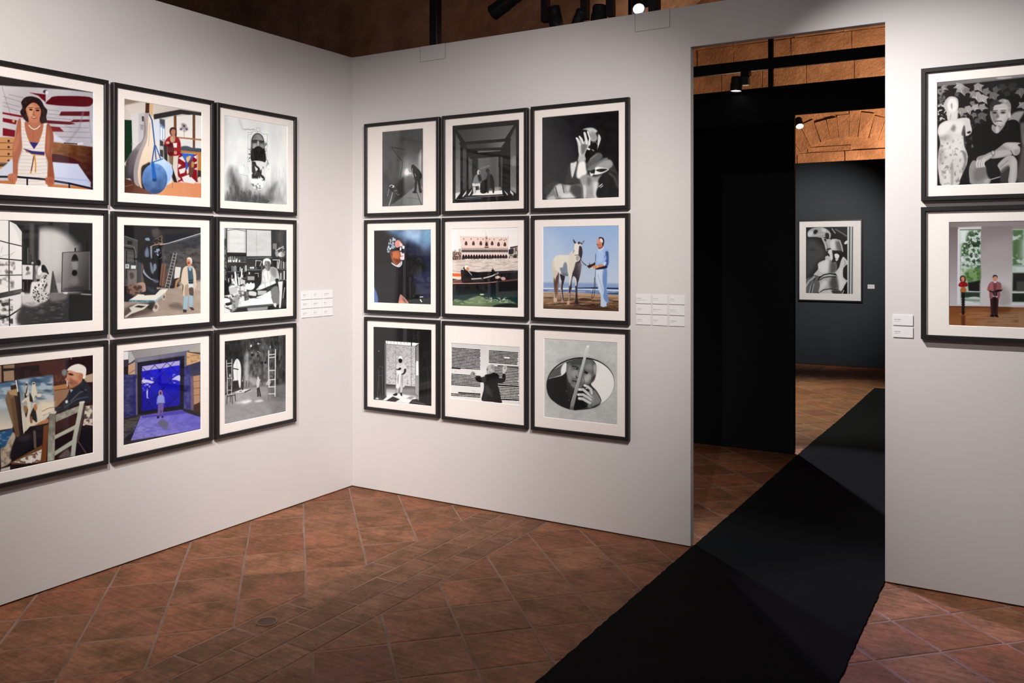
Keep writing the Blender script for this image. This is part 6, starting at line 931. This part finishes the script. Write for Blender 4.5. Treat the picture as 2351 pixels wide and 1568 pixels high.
@pr
def R2(p):
    P, S, E, L, N, T = p.P, p.S, p.E, p.L, p.N, p.T
    p.bg(Grad((150, 138, 138), (196, 188, 190), 600, 300, 620, 1050)); P(Grad((132, 120, 118), (150, 140, 140), 370, 250, 700, 250), [360, 230, 1900, 200, 1900, 280, 700, 270, 360, 285], 8); P(Grad((120, 106, 106), (190, 182, 186), 400, 300, 400, 1050), [360, 280, 458, 285, 450, 1115, 360, 1115]); P(Grad((140, 128, 128), (204, 198, 200), 780, 300, 900, 900), [705, 275, 1035, 270, 1030, 1130, 700, 1115], 5); S((176, 168, 170), [740, 500, 1000, 440, 1010, 700, 760, 720], 90, .6); S((150, 140, 144), [900, 900, 1000, 960, 1010, 1090, 900, 1120], 40, .6)
    P((206, 200, 202), [458, 285, 705, 275, 705, 312, 470, 312]); P((214, 214, 222), [455, 300, 478, 312, 480, 1095, 690, 1090, 690, 1112, 448, 1105])
    W = [480, 312, 700, 310, 690, 1090, 478, 1085]
    P((190, 206, 192), W); T((64, 96, 60), -.05, 46, 46, 3, [560, 330, 700, 312, 695, 870, 560, 860, 480, 700, 500, 480], .9, 14, 5); T((36, 56, 44), .12, 26, 28, 4, [520, 400, 700, 312, 695, 700, 490, 690, 500, 500], .85, 10, 6); T((216, 226, 222), .15, 24, 22, 5, [482, 400, 700, 330, 695, 690, 482, 690], .85, 10, 6); P((226, 234, 230), [482, 312, 560, 312, 540, 430, 482, 450], 30, .9); T((226, 230, 232), .0, 40, 30, 6, [480, 590, 700, 570, 695, 685, 480, 685], .7); S((84, 124, 62), [530, 760, 600, 720, 690, 730, 690, 840, 600, 860, 540, 830], 24, .6); T((130, 166, 90), .1, 30, 16, 7, [500, 740, 690, 720, 690, 850, 540, 850], .7)
    P((34, 34, 32), [560, 870, 690, 850, 688, 970, 570, 960], 12); P((50, 62, 54), [490, 970, 690, 975, 688, 1030, 490, 1030], 12); S((190, 206, 200), [570, 1030, 640, 1020, 688, 1035, 620, 1048], 6); S((214, 222, 222), [490, 1080, 540, 1070, 610, 1075, 600, 1090], 6); P((120, 136, 126), [490, 1040, 690, 1050, 688, 1075, 490, 1065], 8, .7); L((140, 150, 150), 7, [480, 690, 692, 690]); L((196, 206, 208), 8, [560, 966, 690, 968]); L((50, 46, 48), 6, [480, 312, 700, 310])
    P((190, 206, 196), [1038, 305, 1900, 290, 1900, 1110, 1030, 1100]); T((80, 110, 70), -.05, 50, 50, 8, [1036, 310, 1150, 310, 1160, 680, 1034, 690], .9, 14, 5); P((206, 218, 216), [1130, 420, 1300, 400, 1300, 680, 1120, 600], 50, .7); P((44, 44, 42), [1040, 770, 1900, 760, 1900, 960, 1036, 960], 12); P((76, 78, 76), [1080, 860, 1400, 850, 1400, 960, 1080, 960], 14); P((206, 216, 214), [1080, 710, 1900, 700, 1900, 745, 1080, 755], 12); P((40, 48, 40), [1034, 985, 1900, 985, 1900, 1080, 1034, 1075], 10); L((150, 156, 158), 7, [1036, 695, 1900, 695]); L((206, 210, 212), 10, [1032, 975, 1900, 975]); P((210, 212, 218), [1024, 1090, 1900, 1100, 1900, 1125, 1024, 1115])
    P(Grad((206, 200, 202), (190, 182, 184), 600, 1100, 600, 1130), [360, 1112, 450, 1105, 1028, 1112, 1028, 1135, 360, 1125], 6)
    P(Grad((126, 76, 42), (160, 104, 64), 500, 1130, 500, 1330), [360, 1120, 700, 1124, 1030, 1134, 1900, 1140, 1900, 1370, 360, 1330], 5); S((176, 126, 88), [560, 1180, 780, 1170, 760, 1260, 560, 1280], 50, .7); S((170, 146, 124), [900, 1200, 1200, 1160, 1700, 1200, 1700, 1360, 700, 1340], 60, .6); S((100, 54, 30), [880, 1136, 1010, 1140, 990, 1180, 880, 1190], 24, .6); T((90, 50, 28), .2, 160, 9, 9, [360, 1125, 1100, 1140, 1100, 1340, 360, 1325], .35); S((80, 40, 28), [498, 1225, 530, 1225, 530, 1320, 498, 1320], 12, .7); L((70, 50, 40), 6, [360, 1122, 1030, 1136], 6, .8)
    S((170, 100, 50), [468, 1205, 500, 1190, 550, 1198, 545, 1215, 490, 1218]); P((26, 22, 26), [500, 950, 528, 950, 525, 1212, 498, 1212])
    for y in range(975, 1200, 26): E((34, 28, 34), 512, y, 19, 9, 0, 4)
    S((176, 110, 60), [480, 950, 500, 920, 530, 920, 548, 955, 520, 975, 490, 970]); S((140, 22, 30), [462, 900, 480, 870, 510, 858, 545, 870, 562, 905, 520, 918, 480, 915]); E((205, 40, 40), 492, 890, 12, 10, 0, 6, .7); S((70, 34, 30), [480, 850, 482, 810, 510, 795, 535, 812, 540, 855, 525, 860, 495, 858]); S((206, 140, 112), [490, 835, 498, 812, 520, 812, 528, 840, 510, 862])
    P((66, 34, 36), [798, 1030, 890, 1030, 878, 1215, 850, 1215, 842, 1060, 838, 1215, 808, 1215]); P((30, 22, 26), [825, 1020, 860, 1020, 870, 1120, 850, 1210, 830, 1210], 10, .8); S((20, 18, 22), [798, 1230, 810, 1212, 838, 1215, 836, 1235]); S((20, 18, 22), [845, 1230, 850, 1213, 875, 1215, 885, 1238])
    S((152, 92, 98), [768, 945, 785, 890, 815, 862, 840, 866, 875, 862, 912, 880, 918, 930, 905, 960, 905, 1010, 885, 1055, 870, 1000, 830, 1000, 815, 1040, 792, 1030, 788, 970]); S((176, 116, 120), [800, 880, 830, 870, 830, 950, 800, 940], 14, .6); S((110, 58, 66), [835, 870, 862, 870, 860, 960, 838, 960], 10, .8); S((30, 22, 28), [790, 955, 830, 965, 870, 950, 925, 945, 920, 960, 870, 975, 872, 1010, 836, 1010, 830, 980, 800, 970], 6); S((190, 120, 90), [905, 940, 930, 930, 942, 930, 925, 945]); S((170, 100, 80), [770, 935, 795, 930, 798, 950, 775, 955]); L((190, 150, 150), 8, [850, 975, 852, 1005], 5, .7)
    S((206, 146, 118), [828, 820, 840, 795, 862, 795, 874, 820, 868, 850, 850, 868, 834, 852]); S((40, 28, 28), [826, 822, 830, 798, 850, 790, 874, 800, 876, 824, 866, 806, 840, 806]); P((220, 214, 214), [836, 858, 866, 858, 862, 875, 840, 876])
@pr
def F1(p):
    P, S, E, L, N, T = p.P, p.S, p.E, p.L, p.N, p.T
    p.bg(40)
    S(86, [215, 480, 330, 430, 430, 500, 520, 600, 520, 720, 420, 800, 330, 950, 215, 1020], 70, .9); S(54, [260, 580, 330, 560, 380, 600, 300, 620], 30, .5)
    P(28, [600, 230, 890, 225, 890, 700, 780, 760, 700, 780, 640, 620, 820, 640, 830, 440, 620, 420], 14); S(56, [700, 230, 890, 230, 890, 380, 800, 340], 50, .6); L(190, 20, [640, 250, 690, 320], 14, .8); L(150, 22, [700, 260, 800, 320, 880, 370], 22, .7); S(226, [838, 490, 855, 460, 890, 440, 890, 490, 855, 505])
    S(170, [240, 310, 270, 270, 340, 235, 480, 228, 560, 260, 610, 310, 622, 360, 600, 410, 560, 380, 480, 400, 380, 385, 280, 385, 245, 370]); S(226, [245, 320, 280, 290, 330, 300, 320, 350, 270, 380, 245, 370], 20, .8); S(28, [335, 320, 350, 275, 395, 270, 405, 300, 370, 335], 14); S(226, [470, 240, 540, 260, 540, 300, 480, 300], 24, .7); S(44, [530, 330, 570, 320, 595, 350, 590, 400, 540, 395], 12); L(206, 16, [560, 295, 600, 330, 605, 400], 12, .8); L(206, 16, [310, 370, 430, 350, 520, 330], 20, .6)
    S(190, [470, 410, 500, 400, 560, 420, 620, 430, 640, 600, 560, 610, 540, 610, 510, 500]); S(24, [510, 420, 545, 425, 540, 455, 520, 450], 8); S(28, [545, 600, 570, 570, 620, 570, 610, 600], 10, .8); L(120, 12, [530, 440, 570, 560, 550, 590], 12, .7)
    S(206, [600, 500, 640, 420, 760, 435, 800, 540, 810, 600, 740, 605, 640, 595]); S(70, [700, 470, 790, 460, 810, 610, 730, 600], 40, .7); S(236, [620, 480, 670, 440, 690, 560, 640, 590], 24, .7); L(196, 18, [765, 440, 800, 540, 815, 620], 8)
    S(206, [570, 640, 590, 600, 625, 590, 650, 620, 655, 740, 640, 800, 700, 800, 720, 880, 690, 980, 620, 990, 430, 1030, 350, 1020, 345, 990, 410, 910, 412, 820, 470, 780, 525, 760, 530, 710, 570, 690, 605, 710, 600, 670]); S(240, [420, 840, 480, 790, 560, 770, 600, 820, 580, 940, 480, 970, 430, 920], 30, .8); S(70, [620, 780, 720, 820, 720, 940, 650, 990, 600, 960], 50, .8); S(40, [640, 620, 680, 640, 680, 760, 640, 780, 655, 720], 12, .8); S(240, [590, 610, 625, 600, 640, 660, 640, 760, 610, 740], 16, .7)
    S(236, [680, 670, 710, 655, 745, 670, 760, 700, 740, 740, 700, 740, 685, 710]); S(220, [695, 745, 745, 745, 730, 770, 705, 780], 6)
    S(216, [780, 790, 820, 710, 860, 740, 890, 780, 890, 830, 850, 870, 830, 900, 820, 980, 830, 1050, 890, 1090, 890, 1110, 830, 1220, 780, 1280, 750, 1250, 720, 1100, 715, 1010, 692, 970, 720, 930, 760, 870]); S(240, [740, 970, 800, 900, 800, 1050, 840, 1110, 790, 1230, 750, 1150], 30, .7); S(40, [830, 900, 890, 850, 890, 1080, 840, 1050, 825, 980], 14); L(90, 8, [845, 770, 860, 820, 840, 850], 8, .8)
    S(110, [345, 1010, 430, 1040, 430, 1190, 400, 1305, 210, 1305, 210, 1090, 300, 1040], 12); L(206, 26, [350, 1040, 260, 1110, 215, 1190], 20, .8); L(190, 22, [330, 1120, 290, 1200, 270, 1300], 14, .8); L(40, 12, [360, 1060, 310, 1170, 285, 1300], 10, .8); L(200, 14, [345, 1150, 310, 1300], 10, .7)
    S(190, [430, 1090, 470, 1030, 560, 990, 700, 1010, 720, 1080, 740, 1240, 800, 1318, 440, 1310, 440, 1190]); S(236, [440, 1180, 500, 1100, 560, 1120, 540, 1200, 450, 1260], 26, .8); S(60, [640, 1040, 715, 1040, 735, 1220, 640, 1240, 600, 1150], 40, .8); L(24, 16, [415, 1090, 430, 1060, 500, 1005, 600, 985, 690, 1000], 8); L(36, 14, [440, 1090, 500, 1050, 600, 1035, 700, 1040], 8); L(30, 12, [450, 1285, 500, 1250, 600, 1235, 730, 1245], 8); S(222, [460, 1300, 520, 1265, 620, 1260, 640, 1310], 16, .8); S(40, [640, 1260, 760, 1260, 790, 1318, 660, 1310], 16, .8)
    P(24, [840, 1190, 890, 1110, 890, 1320, 800, 1318], 10); L(200, 14, [830, 1260, 810, 1318], 6)
    P(214, [890, 200, 1030, 200, 1030, 1340, 890, 1340], 5); L(90, 22, [930, 200, 922, 1340], 7, .95); L(84, 18, [976, 200, 966, 1340], 7, .95); P(206, [985, 200, 1030, 200, 1030, 1340, 975, 1340], 8)
# ================================================================= steel posts, beams and spotlights
def post(name, x0, x1, y0, y1, z0, z1, label, cat='post', group=None):
    b = MB(); b.cbox(x0, y0, z0, x1, y1, z1, .004); return tag(obj(name, b.me(name, M_metal)), label, cat, group)
post('steel_post', .628, .690, .052, .112, 0, 4.6, 'black square steel post rising above the left end of the white wall')
post('steel_post', 2.183, 2.240, .052, .112, 0, 4.6, 'black steel post rising above the white wall beside the blue-white lamp')
post('steel_post', 2.206, 2.246, 2.625, 2.665, 0, 4.9, 'black steel post above the black wall crossing the beam behind the doorway')
b = MB(); b.box(-1.1, 2.560, 3.160, 6.4, 2.622, 3.236); b.box(-1.1, 2.575, 3.150, 6.4, 2.607, 3.160)
tag(obj('lighting_beam', b.me('lighting_beam', M_metal)), 'black horizontal lighting beam just above the black wall', 'beam')
b = MB(); b.box(.50, .92, 3.620, 3.4, .98, 3.665); tag(obj('lighting_track', b.me('lighting_track', M_metal)), 'black lighting track hung over the passage behind the white wall', 'track')
for x in (.659, 2.21):
    b = MB(); b.box(x - .02, .112, 3.665, x + .02, 1.00, 3.705); tag(obj('steel_bracket', b.me('steel_bracket', M_metal)), 'black bracket holding the track from the %s post' % ('left' if x < 1 else 'right'), 'bracket')
b = MB(); b.box(-.4, 5.47, 3.40, 4.6, 5.53, 3.45); tag(obj('lighting_track', b.me('lighting_track', M_metal)), 'black lighting track over the far room beyond the black wall', 'track')
for x in (-.25, 4.3):
    b = MB(); b.cbox(x - .02, 5.48, 3.45, x + .02, 5.52, 6.8, .004); tag(obj('track_hanger', b.me('track_hanger', M_metal)), 'thin black hanger of the far track, %s one' % ('left' if x < 2 else 'right'), 'hanger')
def spotlight(label, loc, aim, r, ln, side, top, lens, arm=True, back=.35, group='track spotlights'):
    """cylinder head on a side arm under a track adapter; loc is the middle of the head"""
    root = empty('spotlight', loc); tag(root, label, 'spotlight', group)
    q = (Vector(aim)).to_track_quat('-Z', 'Y'); rot = q.to_euler(); h = ln / 2
    b = MB(); b.lathe([(r * .55, h), (r * .80, h * .96), (r * .92, h * .80), (r * .92, h * .52), (r * .86, h * .50), (r * .86, h * .40), (r * .92, h * .38), (r * .92, h * .1), (r, 0), (r, -h), (r * .93, -h), (r * .90, -h * .80)], 32, caps=True)
    hd = obj('head', auto_smooth(b.me('head', M_grey)), root, (0, 0, 0), rot)
    b = MB(); b.lathe([(r * 1.03, -h * .90), (r * 1.03, -h * 1.02), (r * .92, -h * 1.02), (r * .90, -h * .84)], 32, caps=False); obj('rim', auto_smooth(b.me('rim', M_rim if lens else M_grey)), hd)
    b = MB(); b.lathe([(.001, -h * .90), (r * .5, -h * .905), (r * .90, -h * .86)], 32, caps=False); obj('lens', b.me('lens', lens or mat('unlit_lens', (.05, .05, .055, 1), .15, .6)), hd)
    if arm:
        b = MB(); sx = side * (r + .030); b.cbox(sx - .026, -.030, -.02, sx + .026, .030, top - loc[2] - .03, .004); obj('arm', b.me('arm', M_grey), root)
        b = MB(); b.lathe([(.016, -.012), (.016, .012)], 16); k = obj('pivot', b.me('pivot', M_grey), root, (side * (r + .002), 0, 0), (0, math.pi / 2, 0))
        b = MB(); b.cbox(sx - .034, -.040, top - loc[2] - .075, sx + .034, .040, top - loc[2], .005); obj('adapter', b.me('adapter', M_metal), root)
    return root
G_blue = glow('lit_lens_cool', (.58, .66, 1, 1), 1.75); G_white = glow('lit_lens_white', (1, .98, .95, 1), 14); G_dim = glow('dim_lens', (1, .97, .93, 1), 2.5); G_warm = glow('lit_lens_warm', (1, .62, .4, 1), 9)
spotlight('spotlight with a glowing blue-white lens over the white wall', (1.745, .945, 3.345), (.40, -.62, -.62), .043, .14, 1, 3.62, G_blue)
spotlight('dark drum spotlight with pale rim glints, left of the blue-white lamp', (1.455, .95, 3.315), (-.10, -.05, -1.0), .058, .14, 1, 3.62, G_white)
spotlight('spotlight with a small orange glint over the white wall', (1.300, .95, 3.320), (-.5, .30, -.8), .043, .12, .6, 3.62, G_warm)
spotlight('unlit grey cylinder spotlight left of the orange-glinting one', (1.105, .95, 3.345), (.10, .10, -1.0), .052, .17, -1, 3.62, None)
spotlight('large dark floodlight head at the top edge, left of the grey cylinder', (.700, .95, 3.520), (-.9, .1, -.35), .058, .30, 1, 3.62, None, arm=False)
spotlight('black spotlight hanging under the beam above the black wall', (1.985, 2.48, 3.035), (-.05, -.02, -1.0), .048, .12, 1, 3.160, G_dim)
spotlight('small bright white spotlight in the far room at the edge of the black wall', (1.82, 5.50, 3.125), (.25, -.55, -.80), .042, .12, -1, 3.40, G_white)

# ================================================================= framed photographs
CROP = {
    'L11': (0, 120, 4.354), 'L12': (240, 180, 4.9), 'L13': (480, 220, 5.407), 'L21': (0, 470, 4.9), 'L22': (240, 480, 5.407), 'L23': (480, 490, 5.808),
    'L31': (0, 770, 4.238), 'L32': (240, 740, 4.75), 'L33': (480, 730, 5.227), 'B11': (830, 260, 6.535), 'B12': (1010, 240, 6.032), 'B13': (1210, 215, 5.5),
    'B21': (830, 495, 6.535), 'B22': (1010, 490, 6.15), 'B23': (1210, 480, 5.7), 'B31': (830, 720, 6.27), 'B32': (1010, 730, 5.808), 'B33': (1210, 740, 5.5),
    'R1': (2100, 120, 4.478), 'R2': (2100, 460, 4.613), 'F1': (1820, 490, 7.127)}
# mat opening (h0, h1, z0, z1), print (h0, h1, z0, z1), mat tone used to read the print's tones
FR = {
    'L11': ((-2.497, -1.901, 1.895, 2.489), (-2.444, -1.956, 1.947, 2.438), (238, 232, 226)), 'L12': ((-1.830, -1.234, 1.894, 2.486), (-1.780, -1.292, 1.944, 2.432), (226, 217, 210)), 'L13': ((-1.171, -.578, 1.892, 2.482), (-1.128, -.630, 1.937, 2.437), (210, 200, 194)),
    'L21': ((-2.497, -1.903, 1.236, 1.826), (-2.446, -1.959, 1.290, 1.778), (240, 235, 230)), 'L22': ((-1.832, -1.239, 1.234, 1.823), (-1.783, -1.297, 1.286, 1.774), (232, 222, 216)), 'L23': ((-1.174, -.581, 1.230, 1.820), (-1.130, -.634, 1.278, 1.776), (218, 208, 202)),
    'L31': ((-2.497, -1.902, .573, 1.162), (-2.445, -1.957, .624, 1.113), (230, 222, 217)), 'L32': ((-1.834, -1.242, .573, 1.161), (-1.785, -1.298, .628, 1.116), (232, 224, 218)), 'L33': ((-1.175, -.582, .572, 1.161), (-1.126, -.641, .627, 1.111), (226, 217, 211)),
    'B11': ((.155, .744, 1.905, 2.498), (.283, .627, 1.948, 2.455), (205, 195, 190)), 'B12': ((.810, 1.406, 1.904, 2.499), (.864, 1.363, 1.954, 2.453), (218, 208, 203)), 'B13': ((1.475, 2.076, 1.904, 2.501), (1.526, 2.030, 1.953, 2.452), (216, 207, 202)),
    'B21': ((.154, .742, 1.242, 1.837), (.211, .691, 1.294, 1.785), (224, 215, 210)), 'B22': ((.809, 1.407, 1.240, 1.838), (.864, 1.355, 1.292, 1.787), (236, 229, 224)), 'B23': ((1.476, 2.076, 1.241, 1.837), (1.533, 2.029, 1.293, 1.788), (228, 220, 215)),
    'B31': ((.154, .740, .577, 1.171), (.206, .696, .627, 1.126), (230, 220, 213)), 'B32': ((.808, 1.406, .573, 1.169), (.852, 1.367, .694, 1.049), (231, 224, 219)), 'B33': ((1.476, 2.076, .574, 1.169), (1.541, 2.019, .638, 1.112), (220, 210, 206)),
    'R1': ((3.637, 4.232, 1.900, 2.494), (3.686, 4.184, 1.951, 2.444), (247, 244, 240)), 'R2': ((3.636, 4.232, 1.236, 1.828), (3.737, 4.131, 1.286, 1.774), (248, 244, 240)), 'F1': ((1.136, 1.995, .957, 2.115), (1.230, 1.890, 1.053, 2.027), (240, 232, 226))}
LABEL = {
    'L11': 'framed colour photograph of a smiling woman in a white dress leaning on a rail', 'L12': 'framed colour photograph of a giant lute and blue drum beside a person in red',
    'L13': 'framed pale photograph of a bearded face looking out of a torn slot in white cloth', 'L21': 'framed black-and-white photograph of a seated woman in a studio with a large window',
    'L22': 'framed colour photograph of a dark bronze on a cart and a pale-coated man', 'L23': 'framed black-and-white photograph of a white-haired man working at a cluttered studio table',
    'L31': 'framed colour photograph of an old man seated on a painted chair before an easel', 'L32': 'framed photograph of a man before a deep blue window and blue-lit floor',
    'L33': 'framed black-and-white photograph of a vast dark hall with two tall ladders', 'B11': 'framed narrow dark photograph of a stooping figure with a bright lamp',
    'B12': 'framed dark photograph of two seated figures inside nested wooden frames', 'B13': 'framed dark photograph of a bald man covering his face with his hand',
    'B21': 'framed photograph of a man in profile with dark glasses against blue smoke', 'B22': 'framed photograph of a long black boat before a pink arcaded palace',
    'B23': 'framed colour photograph of a white horse and a man in pale blue on a beach', 'B31': 'framed black-and-white photograph of a person in white standing in a dark doorway',
    'B32': 'framed photograph of a man in black before rows of struck-out text', 'B33': 'framed grey photograph of a man looking through an oval hole past a stick',
    'R1': 'framed black-and-white photograph of a man in black seated beside a stone torso', 'R2': 'framed colour photograph of a pink-jacketed man and a red bust on a stand',
    'F1': 'large framed black-and-white photograph of a marble hand hanging on the dark far wall'}
def print_material(name):
    h0, h1, z0, z1 = FR[name][1]; side = name[0]; x0, y0, sc = CROP[name]
    nx = 360 if name != 'F1' else 260; ny = int(nx * (z1 - z0) / (h1 - h0))
    U, Vv = np.meshgrid((np.arange(nx) + .5) / nx, (np.arange(ny) + .5) / ny)
    hh = h0 + (h1 - h0) * U; zz = z0 + (z1 - z0) * Vv
    if side == 'L': px, py = .022 + 0 * hh, hh
    else: px, py = hh, (8.6 if side == 'F' else -.022) + 0 * hh
    dx, dy, dz = px - CAM.x, py - CAM.y, zz - CAM.z
    t = -dx * math.sin(YAW) + dy * math.cos(YAW); q = dx * math.cos(YAW) + dy * math.sin(YAW)
    X = (CX + FOCAL_PX * q / t - x0) * sc; Y = (HORIZON - FOCAL_PX * dz / t - y0) * sc
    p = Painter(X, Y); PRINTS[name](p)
    c = np.clip(p.C, 0, 255) / 255.; lin = np.where(c <= .04045, c / 12.92, ((c + .055) / 1.055) ** 2.4)
    m = np.array(FR[name][2]) / 255.; ml = ((m + .055) / 1.055) ** 2.4
    alb = np.clip(lin / ml, 0, 1.1); alb = np.clip(.79 * alb ** 1.07 - .003, .0012, .9)
    out = np.ones((ny, nx, 4), np.float32); out[..., :3] = np.where(alb <= .0031308, alb * 12.92, 1.055 * alb ** (1 / 2.4) - .055)
    img = bpy.data.images.new('print_' + name, nx, ny, alpha=False); img.colorspace_settings.name = 'sRGB'; img.pixels.foreach_set(out.ravel()); img.update(); img.pack()
    ma = mat('photographic_print_' + name, (.5, .5, .5, 1), .45, .2); tx = node(ma, 'ShaderNodeTexImage', image=img, interpolation='Cubic', extension='EXTEND'); setcol(ma, tx.outputs[0]); return ma
RAIL, DEEP = .0215, .030
_rail = {}
def rails(w, h):
    key = (round(w, 3), round(h, 3))
    if key in _rail: return _rail[key]
    def rail(L):      # mitred moulding along +x, inner edge at z = 0, outer edge at z = RAIL, back at y = 0, front at y = -DEEP; small front chamfers
        c = .0022; prof = [(0, 0.0), (-DEEP + c, 0.0), (-DEEP, c), (-DEEP, RAIL - c), (-DEEP + c, RAIL), (0, RAIL)]; n = len(prof); v = []
        for y, z in prof: v.append((-L / 2 - z, y, z))
        for y, z in prof: v.append((L / 2 + z, y, z))
        f = [(i, n + i, n + (i + 1) % n, (i + 1) % n) for i in range(n)] + [tuple(range(n)), tuple(range(2 * n - 1, n - 1, -1))]
        me = mesh('frame_rail', v, f, M_frame); bm = bmesh.new(); bm.from_mesh(me); bmesh.ops.recalc_face_normals(bm, faces=bm.faces); bm.to_mesh(me); bm.free(); return me
    b = MB(); b.box(-w / 2, -.0225, -h / 2, w / 2, -.0210, h / 2); g = b.me('glass_pane', M_glass)
    b = MB(); b.box(-w / 2 + .0003, -.0120, -h / 2 + .0003, w / 2 - .0003, -.004, h / 2 - .0003); k = b.me('backing_board', M_frame)
    _rail[key] = (rail(w), rail(h), g, k); return _rail[key]
def mat_board(w, h, q):
    """board with a bevelled window; q = window (x0, x1, z0, z1) in frame coordinates"""
    x0, x1, z0, z1 = q; e = .0022; yf, yb = -.0165, -.0138
    o = [(-w / 2, -h / 2), (w / 2, -h / 2), (w / 2, h / 2), (-w / 2, h / 2)]; i = [(x0 - e, z0 - e), (x1 + e, z0 - e), (x1 + e, z1 + e), (x0 - e, z1 + e)]; k = [(x0, z0), (x1, z0), (x1, z1), (x0, z1)]
    v = [(x, yf, z) for x, z in o] + [(x, yf, z) for x, z in i] + [(x, yb, z) for x, z in k] + [(x, yb, z) for x, z in o]
    f = [(a, (a + 1) % 4, 4 + (a + 1) % 4, 4 + a) for a in range(4)] + [(4 + a, 4 + (a + 1) % 4, 8 + (a + 1) % 4, 8 + a) for a in range(4)] + [(12 + a, 12 + (a + 1) % 4, (a + 1) % 4, a) for a in range(4)] + [(8 + a, 8 + (a + 1) % 4, 12 + (a + 1) % 4, 12 + a) for a in range(4)]
    me = mesh('mat_board', v, f, M_mat); me.materials.append(M_bevel)
    for n in range(4, 8): me.polygons[n].material_index = 1
    return me
for name in FR:
    (m0, m1, b0, b1), (p0, p1, q0, q1), _ = FR[name]; w, h = m1 - m0, b1 - b0; cx, cz = (m0 + m1) / 2, (b0 + b1) / 2
    side = name[0]
    loc, rz = ((.0004, cx, cz), math.pi / 2) if side == 'L' else ((cx, 8.6296 if side == 'F' else -.0004, cz), 0)
    root = empty('framed_photograph', loc, rz)
    tag(root, LABEL[name], 'picture', {'L': 'photographs on the left wall', 'B': 'photographs on the back wall', 'R': 'photographs right of the doorway'}.get(side))
    rw, rh, gl, bk = rails(w, h)
    for me, lo, ro in ((rw, (0, 0, h / 2), 0), (rh, (w / 2, 0, 0), math.pi / 2), (rw, (0, 0, -h / 2), math.pi), (rh, (-w / 2, 0, 0), -math.pi / 2)): obj('frame_rail', me, root, lo, (0, ro, 0))
    obj('backing_board', bk, root)
    win = (p0 - cx, p1 - cx, q0 - cz, q1 - cz); obj('mat_board', mat_board(w, h, win), root)
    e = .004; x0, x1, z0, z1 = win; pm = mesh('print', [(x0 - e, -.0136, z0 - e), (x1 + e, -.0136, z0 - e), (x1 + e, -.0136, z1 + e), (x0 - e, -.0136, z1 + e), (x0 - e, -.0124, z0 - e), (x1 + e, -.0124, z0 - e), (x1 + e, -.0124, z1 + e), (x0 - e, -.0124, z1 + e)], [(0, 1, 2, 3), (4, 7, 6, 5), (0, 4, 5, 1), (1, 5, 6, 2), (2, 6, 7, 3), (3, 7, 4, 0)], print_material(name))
    uv = pm.uv_layers.new(name='UVMap')
    for lp in pm.loops: co = pm.vertices[lp.vertex_index].co; uv.data[lp.index].uv = ((co.x - x0) / (x1 - x0), (co.z - z0) / (z1 - z0))
    obj('print', pm, root); obj('glass_pane', gl, root)

# ================================================================= caption cards
rc = random.Random(21)
def card(label, h0, z0, cw, ch, side, bold, thin, group, two=False):
    root = empty('caption_card', (0, h0, z0) if side == 'L' else (h0, 8.63 if side == 'F' else 0, z0), math.pi / 2 if side == 'L' else 0); tag(root, label, 'caption card', group)
    b = MB(); b.box(0, -.0050, 0, cw, 0, ch); obj('board', b.me('board', M_card), root)
    def line(z, L, hgt, m, nm):
        b = MB(); x = cw * .07
        while x < cw * .07 + L:
            wd = rc.uniform(.0009, .0016); k = rc.random(); hh = hgt * (1.35 if k > .75 else 1); b.box(x, -.0054, z - (hgt * .3 if k < .12 else 0), x + wd * .55, -.0050, z + hh)
            if rc.random() > .35: b.box(x, -.0054, z + hgt * .78, x + wd * 1.5, -.0050, z + hgt)
            if rc.random() > .5: b.box(x, -.0054, z, x + wd * 1.5, -.0050, z + hgt * .22)
            x += wd * (2.1 if rc.random() > .14 else 3.2)
        obj(nm, b.me(nm, m), root)
    line(ch * .53, bold, .0030, M_ink, 'title_line'); line(ch * .36, thin, .0021, M_ink2, 'text_line')
    if two: line(ch * .28, thin * .42, .0019, M_ink2, 'text_line')
ROW = ('top', 'middle', 'bottom'); COL = ('left', 'centre', 'right')
for r in range(3):
    for c in range(3):
        card('white caption card at %s %s of the nine beside the left wall pictures' % (ROW[r], COL[c]), -.4885 + c * .0995, 1.3285 - r * .0595, .0895, .0535, 'L', (.030, .026, .050, .036, .036, .022, .036, .028, .030)[r * 3 + c], (.024, .024, .026, .024, .024, .024, .022, .028, .022)[r * 3 + c], 'caption cards on the left wall')
        card('white caption card at %s %s of the nine beside the doorway' % (ROW[r], COL[c]), 2.133 + c * .0998, 1.3435 - r * .0605, .0895, .0500, 'B', (.030, .027, .026, .030, .040, .031, .030, .025, .035)[r * 3 + c], (.060, .028, .028, .027, .028, .042, .034, .024, .026)[r * 3 + c], 'caption cards on the back wall', r == 0 and c == 0)
card('upper white caption card left of the pictures right of the doorway', 3.488, 1.2755, .0895, .0500, 'B', .031, .024, 'caption cards right of the doorway')
card('lower white caption card left of the pictures right of the doorway', 3.488, 1.2165, .0895, .0500, 'B', .027, .024, 'caption cards right of the doorway')
card('small white caption card beside the large picture on the dark far wall', 2.082, 1.135, .0930, .0600, 'F', .05, .03, None)
